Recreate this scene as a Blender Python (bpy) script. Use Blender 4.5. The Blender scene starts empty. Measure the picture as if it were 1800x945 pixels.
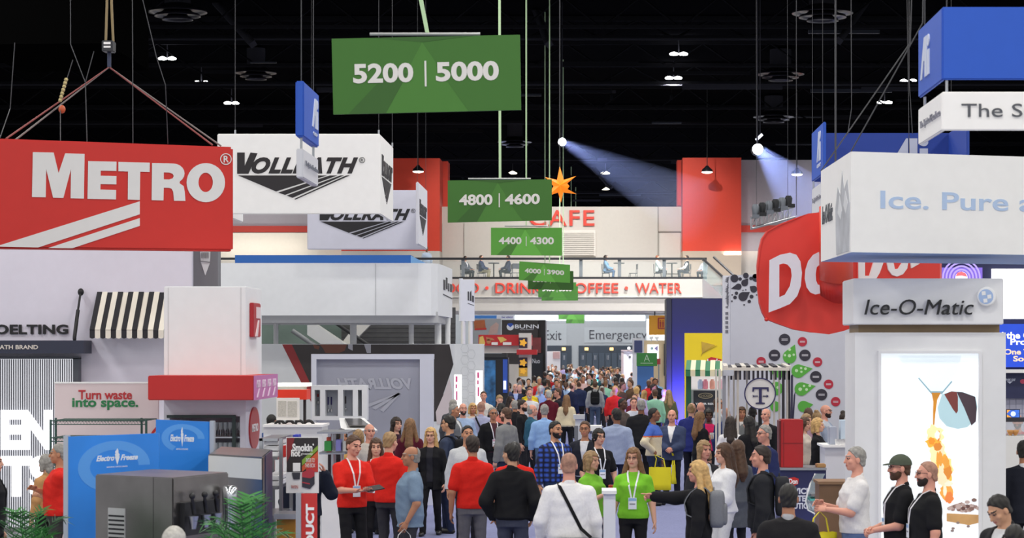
import bpy, bmesh, math, random
import numpy as np
from mathutils import Vector, Matrix
from mathutils.geometry import tessellate_polygon
SC = bpy.context.scene; COL = SC.collection
# ------------------------------------------------------------------ camera, world, lamps, exposure
F = 4200.0; CX, CY, HC = 1040.0, 612.0, 2.9          # focal length in pixels, vanishing point, eye height
cam = bpy.data.cameras.new('camera'); cam_ob = bpy.data.objects.new('camera', cam); COL.objects.link(cam_ob)
cam.sensor_width = 36; cam.lens = F/1800*36; cam.shift_x = (900-CX)/1800; cam.shift_y = (CY-472.5)/1800
cam.dof.use_dof = True; cam.dof.focus_distance = 46; cam.dof.aperture_fstop = 5
cam.clip_start = 1; cam.clip_end = 600
cam_ob.location = (0, 0, HC); cam_ob.rotation_euler = (math.pi/2, 0, 0); SC.camera = cam_ob
SC.view_settings.view_transform = 'Standard'; SC.view_settings.look = 'None'
SC.view_settings.exposure = 0.12; SC.view_settings.gamma = 1.0; SC.view_settings.use_curve_mapping = False
WD = bpy.data.worlds.new('hall_air'); SC.world = WD; WD.use_nodes = True
WD.node_tree.nodes['Background'].inputs[0].default_value = (0.93, 0.95, 1.0, 1)
WD.node_tree.nodes['Background'].inputs[1].default_value = 0.8
HALL_LAMP_W = 900
for iy in range(9):
    for ix in range(5):
        L = bpy.data.lights.new('hall_lamp_light', 'AREA'); L.energy = HALL_LAMP_W; L.size = 3.0; L.color = (1, .98, .95)
        o = bpy.data.objects.new('hall_lamp_light', L); COL.objects.link(o)
        o.location = (-32+16*ix, -22+13*iy, 16.6)
for iy in range(8):                                   # added area lights brightening the far hall, unseen behind the cafe wall
    for ix in range(3):
        L = bpy.data.lights.new('far_fill_light', 'AREA'); L.energy = 950; L.size = 3.0
        o = bpy.data.objects.new('far_fill_light', L); COL.objects.link(o); o.location = (-16+14*ix, 144+14*iy, 11.5+iy*.3)
for ix in range(4):                                   # lamps in the soffit under the bridge
    L = bpy.data.lights.new('soffit_light', 'AREA'); L.energy = 300; L.size = 1.5
    o = bpy.data.objects.new('soffit_light', L); COL.objects.link(o); o.location = (-14+6*ix, 131, 4.8)
# ------------------------------------------------------------------ helpers
def lin(h):
    h = h.lstrip('#'); r = [int(h[i:i+2], 16)/255 for i in (0, 2, 4)]
    return tuple((c/12.92 if c <= .04045 else ((c+.055)/1.055)**2.4) for c in r)+(1,)
MATS = {}
def mat(hexc, rough=.6, metal=0, var=.015, scale=6, emit=0, alpha=1, trans=0, bump=0):
    key = (hexc, rough, metal, var, scale, emit, alpha, trans, bump)
    if key in MATS: return MATS[key]
    m = bpy.data.materials.new('surface_'+hexc.lstrip('#')); m.use_nodes = True; MATS[key] = m
    nt = m.node_tree; b = nt.nodes['Principled BSDF']; c = lin(hexc)
    b.inputs['Roughness'].default_value = rough; b.inputs['Metallic'].default_value = metal
    m.diffuse_color = c
    if hexc in ('#0a0a0c', '#1a1a1d', '#303036', '#060606'): b.inputs['Specular IOR Level'].default_value = 0
    if var or bump:
        tc = nt.nodes.new('ShaderNodeTexCoord'); nz = nt.nodes.new('ShaderNodeTexNoise')
        nz.inputs['Scale'].default_value = scale; nz.inputs['Detail'].default_value = 3
        nt.links.new(tc.outputs['Object'], nz.inputs['Vector'])
    if var:
        rp = nt.nodes.new('ShaderNodeValToRGB')
        rp.color_ramp.elements[0].position = .3; rp.color_ramp.elements[1].position = .7
        rp.color_ramp.elements[0].color = tuple(x*(1-var) for x in c[:3])+(1,)
        rp.color_ramp.elements[1].color = tuple(min(1, x*(1+var)) for x in c[:3])+(1,)
        nt.links.new(nz.outputs['Fac'], rp.inputs['Fac']); nt.links.new(rp.outputs['Color'], b.inputs['Base Color'])
        if emit: nt.links.new(rp.outputs['Color'], b.inputs['Emission Color'])
    else:
        b.inputs['Base Color'].default_value = c
        if emit: b.inputs['Emission Color'].default_value = c
    if rough == .85: b.inputs['Specular IOR Level'].default_value = .2
    if emit: b.inputs['Emission Strength'].default_value = emit
    if bump:
        bp = nt.nodes.new('ShaderNodeBump'); bp.inputs['Strength'].default_value = bump; bp.inputs['Distance'].default_value = .02
        nt.links.new(nz.outputs['Fac'], bp.inputs['Height']); nt.links.new(bp.outputs['Normal'], b.inputs['Normal'])
    if alpha < 1: b.inputs['Alpha'].default_value = alpha
    if trans: b.inputs['Transmission Weight'].default_value = trans
    return m
def W(px, py, D): return Vector(((px-CX)*D/F, D, HC+(CY-py)*D/F))
def X_(px, D): return (px-CX)*D/F
def Z_(py, D): return HC+(CY-py)*D/F
class MB:
    def __init__(s): s.v = []; s.f = []; s.m = []; s.sm = []
    def add(s, vs, fs, m=0, smooth=False):
        n = len(s.v); s.v += [tuple(v) for v in vs]
        for f in fs: s.f.append([i+n for i in f]); s.m.append(m); s.sm.append(smooth)
        return s
    def box(s, x0, x1, y0, y1, z0, z1, m=0):
        return s.add([(x, y, z) for z in (z0, z1) for y in (y0, y1) for x in (x0, x1)],
            [(0, 2, 3, 1), (4, 5, 7, 6), (0, 1, 5, 4), (2, 6, 7, 3), (0, 4, 6, 2), (1, 3, 7, 5)], m)
    def pbox(s, px0, py0, px1, py1, D, d, m=0):
        return s.box(X_(px0, D), X_(px1, D), D, D+d, max(0, Z_(py1, D)), Z_(py0, D), m)
    def slab(s, A, B, C, D, n, t, m=0):      # corners BL BR TR TL, thickness t against n
        A, B, C, D, n = map(Vector, (A, B, C, D, n)); k = [A, B, C, D]; k2 = [p-n*t for p in k]
        return s.add(k+k2, [(0, 1, 2, 3), (7, 6, 5, 4), (0, 4, 5, 1), (1, 5, 6, 2), (2, 6, 7, 3), (3, 7, 4, 0)], m)
    def tube(s, pts, r, n=6, m=0, caps=True):
        pts = [Vector(p) for p in pts]; rs = r if isinstance(r, (list, tuple)) else [r]*len(pts); vs = []
        for i, p in enumerate(pts):
            t = (pts[min(i+1, len(pts)-1)]-pts[max(i-1, 0)]).normalized()
            a = Vector((0, 0, 1)) if abs(t.z) < .9 else Vector((1, 0, 0))
            u = t.cross(a).normalized(); w = t.cross(u)
            vs += [p+(u*math.cos(2*math.pi*k/n)+w*math.sin(2*math.pi*k/n))*rs[i] for k in range(n)]
        fs = [(i*n+k, i*n+(k+1) % n, (i+1)*n+(k+1) % n, (i+1)*n+k) for i in range(len(pts)-1) for k in range(n)]
        s.add(vs, fs, m, True)
        if caps: s.add(vs[:n], [tuple(range(n))], m); s.add(vs[-n:], [tuple(range(n))[::-1]], m)
        return s
    def lathe(s, prof, c, n=20, m=0, axis='z', smooth=True):   # prof: (radius, height) list
        vs = []
        for r, h in prof:
            for k in range(n):
                a = 2*math.pi*k/n; x, y = r*math.cos(a), r*math.sin(a)
                vs.append((c[0]+x, c[1]+y, c[2]+h) if axis == 'z' else (c[0]+x, c[1]-h, c[2]+y) if axis == 'y' else (c[0]+h, c[1]+x, c[2]+y))
        fs = [(i*n+k, i*n+(k+1) % n, (i+1)*n+(k+1) % n, (i+1)*n+k) for i in range(len(prof)-1) for k in range(n)]
        s.add(vs, fs, m, smooth); s.add(vs[:n], [tuple(range(n))[::-1]], m); s.add(vs[-n:], [tuple(range(n))], m)
        return s
    def ell(s, c, rx, ry, rz, nu=12, nv=8, m=0):
        vs = [(c[0]+rx*math.sin(math.pi*j/nv)*math.cos(2*math.pi*i/nu), c[1]+ry*math.sin(math.pi*j/nv)*math.sin(2*math.pi*i/nu), c[2]+rz*math.cos(math.pi*j/nv)) for j in range(nv+1) for i in range(nu)]
        fs = [(j*nu+i, (j+1)*nu+i, (j+1)*nu+(i+1) % nu, j*nu+(i+1) % nu) for j in range(nv) for i in range(nu)]
        return s.add(vs, fs, m, True)
    def shape(s, fr, outer, holes=(), t=.01, m=0, w0=0.0):    # flat outline in frame coordinates, raised by t
        loops = [list(outer)]+[list(h) for h in holes]
        tri = tessellate_polygon([[Vector((p[0], p[1], 0)) for p in l] for l in loops])
        pts = [p for l in loops for p in l]; n = len(pts)
        vs = [fr(p[0], p[1], w0+t) for p in pts]+[fr(p[0], p[1], w0) for p in pts]
        s.add(vs, [tuple(f) for f in tri], m); k = 0
        sides = []
        for l in loops:
            for i in range(len(l)): a, b = k+i, k+(i+1) % len(l); sides.append((a, b, b+n, a+n))
            k += len(l)
        s.add(vs, sides, m)
        return s
    def text(s, fr, body, u0, v0, u1, v1, t=.01, m=0, bold=.0, shear=0, w0=0, spacing=1.0, flip=False, align='CENTER'):
        vs, fs = text_flat(body, bold, shear, spacing, align)
        xs = [v[0] for v in vs]; ys = [v[1] for v in vs]; ax, bx, ay, by = min(xs), max(xs), min(ys), max(ys)
        q = [((1-(x-ax)/(bx-ax)) if flip else (x-ax)/(bx-ax), (y-ay)/(by-ay)) for x, y in vs]
        q = [(u0+(u1-u0)*a, v0+(v1-v0)*b) for a, b in q]; n = len(q)
        P = [fr(a, b, w0+t) for a, b in q]+[fr(a, b, w0) for a, b in q]
        s.add(P, fs, m); cnt = {}
        for f in fs:
            for i in range(len(f)):
                e = (f[i], f[(i+1) % len(f)]); kx = tuple(sorted(e)); cnt[kx] = None if kx in cnt else e
        s.add(P, [(e[0], e[1], e[1]+n, e[0]+n) for e in cnt.values() if e], m)
        return s
    def mesh(s, name, mats, bevel=0, off=(0, 0, 0)):
        me = bpy.data.meshes.new(name); ox, oy, oz = off
        me.from_pydata([(x-ox, y-oy, z-oz) for x, y, z in s.v], [], s.f)
        for m in mats: me.materials.append(m)
        me.polygons.foreach_set('material_index', [min(i, len(mats)-1) for i in s.m])
        me.polygons.foreach_set('use_smooth', s.sm)
        bm = bmesh.new(); bm.from_mesh(me)
        if bevel:
            bmesh.ops.remove_doubles(bm, verts=bm.verts, dist=1e-5)
            bmesh.ops.bevel(bm, geom=[e for e in bm.edges if len(e.link_faces) == 2 and e.calc_face_angle(0) > .5], offset=bevel, segments=2, affect='EDGES', clamp_overlap=True)
        bmesh.ops.recalc_face_normals(bm, faces=bm.faces); bm.to_mesh(me); bm.free()
        return me
_TX = {}
def text_flat(body, bold=0, shear=0, spacing=1.0, align='CENTER'):
    k = (body, bold, shear, spacing, align)
    if k in _TX: return _TX[k]
    cu = bpy.data.curves.new('txt', 'FONT'); cu.body = body; cu.offset = bold; cu.shear = shear; cu.space_character = spacing; cu.align_x = align
    cu.resolution_u = 4; cu.fill_mode = 'FRONT'
    o = bpy.data.objects.new('txt', cu); COL.objects.link(o)
    dg = bpy.context.evaluated_depsgraph_get(); me = bpy.data.meshes.new_from_object(o.evaluated_get(dg))
    vs = [(v.co.x, v.co.y) for v in me.vertices]; fs = [tuple(p.vertices) for p in me.polygons]
    bpy.data.objects.remove(o); bpy.data.curves.remove(cu); bpy.data.meshes.remove(me)
    bm = bmesh.new(); B = [bm.verts.new((a, b, 0)) for a, b in vs]
    for f in fs:
        try: bm.faces.new([B[i] for i in f])
        except ValueError: pass
    bmesh.ops.remove_doubles(bm, verts=bm.verts, dist=1e-5); bm.verts.index_update()
    _TX[k] = ([(v.co.x, v.co.y) for v in bm.verts], [tuple(v.index for v in f.verts) for f in bm.faces]); bm.free()
    return _TX[k]
def front(D, X0=0):                        # frame in picture units on a plane facing the aisle's end at distance D
    return lambda u, v, w: W(u, v, D)+Vector((0, -w, 0))
def quad(TL, TR, BR, BL):                  # frame u,v in 0..1 over a quad (v up)
    TL, TR, BR, BL = map(Vector, (TL, TR, BR, BL)); n = (BR-BL).cross(TL-BL).normalized()
    return lambda u, v, w: (BL*(1-u)+BR*u)*(1-v)+(TL*(1-u)+TR*u)*v+n*w
def sub(fr, u0, v0, u1, v1): return lambda u, v, w: fr(u0+(u1-u0)*u, v0+(v1-v0)*v, w)
def circ(cx, cy, r, n=28, ry=None): return [(cx+r*math.cos(2*math.pi*k/n), cy+(ry or r)*math.sin(2*math.pi*k/n)) for k in range(n)]
WL = {}
def tag(o, label=None, cat=None, group=None, kind=None):
    if label: o['label'] = label
    if cat: o['category'] = cat
    if group: o['group'] = group
    if kind: o['kind'] = kind
    return o
def thing(name, label, cat, loc, group=None, rz=0):
    o = bpy.data.objects.new(name, None); COL.objects.link(o); o.location = loc; o.rotation_euler.z = rz
    o.empty_display_size = .2; WL[o] = Vector(loc); return tag(o, label, cat, group)
def obj(name, mb, mats, parent=None, label=None, cat=None, group=None, kind=None, bevel=0):
    if not isinstance(mats, (list, tuple)): mats = [mats]
    xs, ys, zs = zip(*mb.v); c = Vector(((min(xs)+max(xs))/2, (min(ys)+max(ys))/2, min(zs)))
    o = bpy.data.objects.new(name, mb.mesh(name, mats, bevel, c)); COL.objects.link(o); WL[o] = c
    o.location = c-WL[parent] if parent else c
    if parent: o.parent = parent
    return tag(o, label, cat, group, kind)
def struct(name, mb, mats, parent=None, bevel=0, label=None): return obj(name, mb, mats, parent, kind='structure', bevel=bevel, label=label)

WHITE = mat('#efeff0', .55); LAV = mat('#e3e1ee', .6); BLACK = mat('#17171a', .5); STEEL = mat('#b9bbbf', .3, 1, .06); GREY = mat('#8d8f94', .5)
PAPER = mat('#f4f4f2', .6); RED = mat('#c4241d', .5); DKMETAL = mat('#2a2b2e', .45, .5); CABLE = mat('#3c3c40', .5); INK = mat('#1d1a1c', .6)
# ------------------------------------------------------------------ hall shell
struct('floor', MB().box(-90, 90, -30, 260, -.3, 0), mat('#8f8f96', .7, bump=.1))
struct('floor_aisle_carpet', MB().box(-4.1, 3.5, 8, 240, 0, .012), mat('#7f84ab', .95, var=.12, scale=40, bump=.4))
struct('ceiling', MB().box(-90, 90, -30, 260, 17.4, 17.7), mat('#0a0a0c', .95))
# far end wall with doors and lettering panels
D = 250
struct('wall_back', MB().box(-90, 90, D+.0, D+.5, 0, 17.4), mat('#b3b8bc', .7))
w = MB()
for a, b in ((905, 981), (983, 1027), (1029, 1053), (1054, 1095), (1096, 1134)): w.pbox(a, 554, b, 563.5, D-.05, .2)
struct('window_1', w, mat('#f2f8ff', .4, emit=1.6, var=.02))
for i, (a, b) in enumerate(((962, 1005), (1017, 1138))):
    dr = struct('door_%d' % (i+1), MB().pbox(a, 607, b, 660, D-.12, .12), mat('#3c4652', .5))
    q = MB(); k = a+3
    while k < b-8: q.pbox(k, 620, k+9.5, 660, D-.2, .08); k += 11
    obj('door_leaf', q, mat('#465260', .5), dr)
    q = MB()
    for k in range(int(a)+6, int(b)-6, 22): q.pbox(k, 624, k+.8, 632, D-.3, .1); q.pbox(k+2.2, 624, k+3, 632, D-.3, .1)
    obj('handle', q, STEEL, dr)
for i, px in enumerate((991, 1031, 1075)):
    o = obj('exit_sign', MB().pbox(px-3.2, 610.5, px+3.2, 615.5, D-.3, .18), mat('#ffcf8a', .5, emit=1.5, var=.02), None, ['small glowing exit sign over the left far doors', 'small glowing exit sign at left end of the wide far doors', 'small glowing exit sign at middle of the wide far doors'][i], 'exit sign', 'exit signs over the far doors')
def serif(mb, fr, txt, u0, v0, u1, v1):
    mb.text(fr, txt, u0, v0, u1, v1, t=.02, bold=-.004)
q = MB(); q.pbox(958, 569, 996, 607, D-.06, .06); q.pbox(1027, 575, 1150, 602, D-.06, .06)
pl = struct('wall_back_lettering_panel', q, mat('#bcc2c6', .7))
q = MB(); fr = front(D-.08)
def ser(q, fr, x, y, w, t=.6):   # a serif foot
    q.shape(fr, [(x-w/2, y), (x+w/2, y), (x+w/2, y-t), (x-w/2, y-t)], t=.02)
serif(q, fr, 'Exit', 957, 597, 987, 580); serif(q, fr, 'Emergency Exit', 1036, 600, 1180, 580)
for x, y in ((959, 597), (959, 581), (976.5, 597), (984, 597), (1038, 596), (1038, 581), (1049, 596), (1055, 596), (1062, 596), (1076, 596), (1101, 596), (1107, 596)): ser(q, fr, x, y, 3.4)
obj('lettering', q, mat('#4d4d55', .7), pl)
# mezzanine bridge with the cafe
BR = mat('#a8a29a', .7)
struct('floor_mezzanine', MB().box(-40, X_(1243, 124), 124, 138, 4.85, 6.5), BR)
struct('trim_1', MB().box(-40, X_(1243, 124), 123.9, 124, 5.55, 5.6), mat('#b8b2aa', .7))
t = thing('cafe_lettering', 'red lettering naming food, drink, coffee and water along the bridge front', 'lettering', W(1000, 515, 123.95)); fr = front(124.0)
for s_, a, b in (('FOOD', 770, 842), ('DRINK', 871, 953), ('COFFEE', 990, 1087), ('WATER', 1117, 1198)): obj('word', MB().text(fr, s_, a, 515, b, 497, t=.08, bold=.004), mat('#d03a28', .5), t)
for x in (856, 965, 1101): obj('dot', MB().shape(fr, circ(x, 506, 3), t=.08), mat('#e2402f', .5), t)
CW = mat('#d6d2cc', .75)
q = MB().box(X_(770, 138), X_(1204, 138), 138, 138.4, 6.5, Z_(363, 138))
struct('wall_cafe', q, CW)
q = MB().pbox(776, 392, 777.2, 480, 137.9, .1).pbox(815, 392, 816, 480, 137.9, .1).pbox(1156, 363, 1157.5, 480, 137.9, .1).pbox(1157, 406, 1200, 407.5, 137.9, .1)
struct('trim_2', q, mat('#9a958f', .7))
struct('door_3', MB().pbox(1160, 409, 1196, 480, 137.88, .1), mat('#e0dcd6', .6))
struct('window_2', MB().pbox(985, 404, 1047, 450, 137.8, .18), mat('#e9e5df', .5))
q = MB()
for k in range(12): q.pbox(988, 408+k*3.4, 1044, 410.6+k*3.4, 137.7, .1)
obj('shutter', q, mat('#d8d3cc', .4, .2), bpy.data.objects['window_2'])
q = MB().text(front(137.97), 'CAFE', 930, 397, 1045, 369, t=.12, bold=.01, spacing=1.1)
obj('cafe_sign', q, mat('#e2402f', .5), None, 'large red capital letters on the cafe wall', 'lettering')
TW = mat('#e2432c', .6)
q = MB().box(X_(600, 136), X_(773, 136), 136, 139, Z_(441, 136), Z_(278, 136)); q.box(X_(776, 139), X_(787, 139), 139.1, 141, Z_(378, 139), Z_(283, 139))
struct('wall_tower_left', q, TW)
struct('wall_tower_left_base', MB().box(X_(600, 136), X_(773, 136), 136, 139, 6.5, Z_(441, 136)), CW)
struct('wall_tower_right', MB().box(X_(1200, 136), X_(1303, 136), 136, 139, Z_(441, 136), Z_(277, 136)).box(X_(1191, 138), X_(1199, 138), 138.5, 140, Z_(360, 138), Z_(280, 138)), TW)
struct('wall_tower_right_base', MB().box(X_(1200, 136), X_(1303, 136), 136, 139, 6.5, Z_(441, 136)), mat('#c9b7a4', .7))
GW = mat('#a19ba2', .75)
struct('wall_right', MB().box(X_(1303, 137), X_(1800, 137), 137, 137.5, Z_(441, 137), Z_(281, 137)), GW)
struct('wall_right_base', MB().box(X_(1303, 137), X_(1800, 137), 137, 137.5, 0, Z_(441, 137)), mat('#cfc9c2', .7))
struct('wall_left', MB().box(X_(250, 137), X_(690, 137), 137, 137.5, 6.5, Z_(300, 137)), GW)
q = MB().box(X_(250, 137), X_(690, 137), 136.9, 137, Z_(408, 137), Z_(397, 137)).box(X_(1303, 137), X_(1440, 137), 136.9, 137, Z_(408, 137), Z_(396, 137))
struct('trim_3', q, mat('#b23a30', .6))
struct('wall_left_base', MB().box(X_(250, 137), X_(690, 137), 136.9, 137, 6.5, Z_(409, 137)), mat('#e5ded2', .7))
for px in (460, 1350):   # wall washers standing on the mezzanine along the walls
    L = bpy.data.lights.new('wall_washer_light', 'AREA'); L.energy = 30; L.shape = 'RECTANGLE'; L.size = 5; L.size_y = .3; L.color = (1, .93, .82)
    o = bpy.data.objects.new('wall_washer_light', L); COL.objects.link(o); o.location = W(px, 446, 135.9); o.rotation_euler = (math.radians(150), 0, 0)
# front railing of the mezzanine
r = thing('railing', 'glass and dark metal railing along the mezzanine edge', 'railing', (0, 124.4, 6.5))
q = MB().box(-38, X_(1243, 124), 124.3, 124.42, Z_(456, 124), Z_(452, 124)); obj('top_rail', q, DKMETAL, r)
obj('bottom_rail', MB().box(-38, X_(1243, 124), 124.3, 124.4, 6.5, 6.62), DKMETAL, r)
for px in (570, 640, 710, 813, 1021, 1089, 1168, 1240): obj('post', MB().box(X_(px-3, 124), X_(px+3, 124), 124.42, 124.6, 6.5, Z_(454, 124)), mat('#6c6f74', .4, .4), r)
obj('glass_panel', MB().box(-38, X_(1243, 124), 124.34, 124.36, 6.63, Z_(457, 124)), mat('#b8c4c4', .3, alpha=.07, var=0), r)
# escalator at the right end of the bridge
e = thing('escalator', 'escalator running down from the right end of the bridge', 'escalator', (X_(1262, 121), 121, 0))
q = MB(); a0 = W(1236, 455, 123); a1 = W(1330, 540, 114)
q.tube([a0+Vector((0, 0, -.1)), a0, a1], .06, 8); obj('handrail', q, BLACK, e)
q = MB(); a2 = W(1255, 452, 120); a3 = W(1345, 535, 113); q.tube([a2, a3], .06, 8); obj('handrail', q, BLACK, e)
g = mat('#9fb5b3', .1, alpha=.35, var=0); dn = Vector((0, 0, -1))
obj('glass_panel', MB().slab(a0+dn*1.0, a1+dn*1.0, a1+dn*.06, a0+dn*.06, (0, -1, 0), .03), g, e)
q = MB().slab(a0+dn*2.2, a1+dn*2.2, a1+dn*1, a0+dn*1, (0, -1, 0), 1.2); obj('truss_cladding', q, mat('#aeb0b4', .35, .5), e)
# ------------------------------------------------------------------ black roof steel
STEELK = mat('#1a1a1d', .7); STEELG = mat('#303036', .6)
for i, (Dd, lo) in enumerate(((97, 15.9), (104, 16.4), (112, 16.1), (121, 16.3), (131, 16), (142, 16.3), (154, 16.1), (168, 16.2), (184, 16.1), (204, 16.2), (226, 16.2))):
    q = MB().box(-70, 70, Dd, Dd+.25, lo, lo+.12).box(-70, 70, Dd, Dd+.25, 17.15, 17.35)
    k = -70
    while k < 70: q.tube([(k, Dd+.12, lo), (k+1.6, Dd+.12, 17.2), (k+3.2, Dd+.12, lo)], .05, 4, caps=False); k += 3.2
    if i % 2: q.box(-70, 70, Dd-.5, Dd-.42, lo-.15, lo-.09, 1)
    struct('ceiling_truss_%d' % (i+1), q, [STEELK, STEELG])
for i, (p0, p1, dd) in enumerate((((345, -30), (445, 78), 98), ((1545, -25), (1475, 72), 98), ((936, -10), (965, 78), 100), ((790, 270), (825, 330), 200), ((1000, 245), (1075, 330), 190))):
    q = MB(); A, B = W(*p0, dd), W(*p1, dd); A.y += 3; q.tube([A, B], .2, 4); struct('ceiling_brace_%d' % (i+1), q, STEELG)
random.seed(4)
q = MB()
for k in range(60):
    x = random.uniform(-28, 24); Dd = random.uniform(98, 215); z = random.uniform(15.4, 17); L_ = random.uniform(.5, 5)
    q.box(x, x+L_, Dd, Dd+.15, z, z+random.uniform(.05, .25), random.choice((0, 0, 1, 2)))
struct('ceiling_ducts', q, [STEELK, STEELG, mat('#0b1526', .6)])
for k, (p, yy) in enumerate(((640, 25), (900, 28), (1030, 28), (1290, 30))):
    pass
for i, (px, py, rw) in enumerate(((312, 22, 52), (450, 129, 36), (1446, 24, 54), (1372, 131, 42), (1360, 206, 36), (905, 250, 30))):
    s_ = (CY-py)/13.2; Dd = F/s_; rr = rw/s_; t = thing('ceiling_diffuser', '%s round metal air diffuser under the dark ceiling' % ['large upper left', 'small left', 'large upper right', 'right middle', 'smaller right lower', 'dim central'][i], 'air diffuser', (X_(px, Dd), Dd, 15.9), 'round air diffusers')
    for j, (a, z) in enumerate(((1, 0), (.78, -.16), (.52, -.3))):
        obj('ring', MB().lathe([(rr*a*.96, z+.1), (rr*a, z+.02), (rr*a, z), (rr*a*.9, z+.05), (rr*a*.5, z+.3), (rr*a*.45, z+.34)], (X_(px, Dd), Dd, 16.1), 28), mat('#2a2931', .3, .8), t)
    obj('duct', MB().lathe([(rr*.45, .3), (rr*.45, 1.2)], (X_(px, Dd), Dd, 16.1), 16), STEELG, t)
LAMP = mat('#ffffff', .4, emit=14, var=.01); lamp_pos = {}
for i, (px, py, kind) in enumerate(((294, 104, 2), (354, 146, 2), (407, 182, 2), (1193, 96, 2), (1184, 138, 2), (1597, 143, 2), (1555, 181, 2), (901, 305, 1), (1064, 305, 1), (1064, 333, 1))):
    s_ = (CY-py)/13.6; Dd = F/s_; z = HC+13.6; lab = ['upper left first bright', 'upper left second bright', 'upper left third bright', 'upper centre first bright', 'upper centre second bright', 'right near', 'right farther', 'dim round far left', 'dim round upper far right', 'dim round lower far right'][i]
    t = thing('high_bay_lamp', '%s white lamp hanging under the black roof' % lab, 'ceiling lamp', (X_(px, Dd), Dd, z), 'hall roof lamps')
    if kind == 2:
        for sx in (-.22, .22): obj('lamp_head', MB().lathe([(.05, .12), (.2, .06), (.2, 0), (.17, -.02)], (X_(px, Dd)+sx, Dd, z), 14), LAMP, t)
    else: obj('lamp_head', MB().lathe([(.06, .2), (.34, .06), (.36, 0), (.3, -.02)], (X_(px, Dd), Dd, z), 18), mat('#fff4dc', .4, emit=3, var=.01), t)
    obj('stem', MB().tube([(X_(px, Dd), Dd, z+.1), (X_(px, Dd), Dd, 17.39)], .03), STEELG, t)
    L = bpy.data.lights.new('lamp_light', 'SPOT'); L.energy = (16000 if abs(px-1188) < 30 else 5500 if Dd < 128 else 1500) if kind == 2 else 12000; L.spot_size = 2.5; L.spot_blend = .6; L.shadow_soft_size = .4; o = bpy.data.objects.new('lamp_light', L); COL.objects.link(o); o.location = (X_(px, Dd), Dd, z-.3)
for i, (px, py, top) in enumerate(((735, 301, 180), (1243, 302, 200), (1401, 306, 200))):
    Dd = 134; c = W(px, py, Dd)
    t = thing('pendant_lamp', 'black shaded pendant lamp %s' % ['before the left red tower', 'before the right red tower', 'left of the blue hanging sign'][i], 'pendant lamp', c, 'cafe pendant lamps')
    obj('lamp_shade', MB().lathe([(.08, .35), (.12, .28), (.3, .12), (.32, 0)], c, 18), mat('#2b2c31', .4, .4), t)
    obj('bulb', MB().lathe([(.3, .02), (.29, -.04), (.15, -.08)], c, 18), mat('#fff6e6', .4, emit=5, var=.01), t)
    obj('cord', MB().tube([c+Vector((0, 0, .3)), (c.x, Dd, 17.4)], .025), BLACK, t)
for i, px in enumerate((840, 960, 1075, 1180)):        # spots and housings added on the roof steel to brighten the cafe wall
    c = Vector((X_(px, 126), 126, 16.0)); t = thing('added_spot', 'small black added spot on the roof steel before the cafe, %s' % ('first from left', 'second from left', 'third from left', 'last to the right')[i], 'spot lamp', c, 'added spots over the cafe')
    obj('housing', MB().lathe([(.09, 0), (.1, .25), (.05, .32)], c, 12), STEELK, t); obj('bracket', MB().tube([c+Vector((0, 0, .3)), (c.x, 126, 17.41)], .03), STEELK, t)
    L = bpy.data.lights.new('added_spot_light', 'SPOT'); L.energy = 2300; L.spot_size = 1.0; L.spot_blend = .8; L.shadow_soft_size = .1; L.color = (1, .96, .9); o = bpy.data.objects.new('added_spot_light', L); COL.objects.link(o); o.location = c+Vector((0, 0, -.1)); o.rotation_euler = (Vector((c.x, 138, 8.6))-o.location).to_track_quat('-Z', 'Y').to_euler()
# ------------------------------------------------------------------ hanging aisle signs
GL = [mat('#386d20', .6), mat('#427a28', .6), mat('#305e1c', .6), mat('#569c35', .6), mat('#63ae40', .6)]
NUM = mat('#dcd9d3', .6); STRAP = mat('#b9d6a8', .7)
def aisle_sign(TL, TR, BR_, BL, D, txt, label, rail, strap, bright):
    a, b, c, d = [W(p[0], p[1], D) for p in (TL, TR, BR_, BL)]
    t = thing('aisle_sign', label, 'hanging sign', (a+b)/2, 'green aisle number signs hung down the centre')
    q = MB(); fr = quad(a, b, c, d); q.slab(d, c, b, a, (0, -1, 0), .04)
    p = obj('panel', q, GL[3 if bright else 0], t)
    q = MB()
    for k, (pts, m) in enumerate((([(0, 0), (.28, 0), (.48, .93), (.2, 1), (0, 1)], 0), ([(.28, 0), (.48, .93), (.72, 0)], 1), ([(.48, .93), (.2, 1), (.75, 1)], 2), ([(.72, 0), (.55, .62), (.86, 1), (1, 1), (1, 0)], 0), ([(.28, 0), (.08, 0), (.3, .55), (.4, .52)], 2))):
        q.shape(fr, pts, t=.002+.0008*k, m=(3, 4, 1)[m] if bright else m)
    obj('facet_print', q, GL, t)
    q = MB()
    if txt:
        l, r_ = txt.split('|'); q.text(fr, l, .11, .4, .43, .66, t=.006, bold=.035, w0=.004); q.text(fr, r_, .55, .4, .885, .66, t=.006, bold=.035, w0=.004)
        q.shape(fr, [(.49, .34), (.5, .34), (.5, .68), (.49, .68)], t=.006, w0=.004); obj('numbers', q, NUM, t)
    if rail: obj('rail', MB().tube([W(rail[0], rail[1]-1, D+.05), W(rail[2], rail[1]-1, D+.05)], .018, 8), mat('#a8a8a8', .4, .6), t)
    if strap:
        (x0, y0, w0), (x1, y1, w1) = strap; s = D/F; A = W(x0, y0, D+.06); B = W(x1, y1, D+.06); k = (17.41-B.z)/(A.z-B.z); T = B+(A-B)*k
        u = Vector((1, 0, 0)); q = MB().slab(B-u*w1*s/2, B+u*w1*s/2, T+u*w0*s/2, T-u*w0*s/2, (0, -1, 0), .01); obj('strap', q, STRAP, t)
aisle_sign((583, 68), (914, 61), (916, 193), (586, 201), 25.4, '5200|5000', 'largest nearest green sign numbered 5200 and 5000', (650, 61, 844), ((740, 0, 18), (752, 62, 7)), 0)
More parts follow.
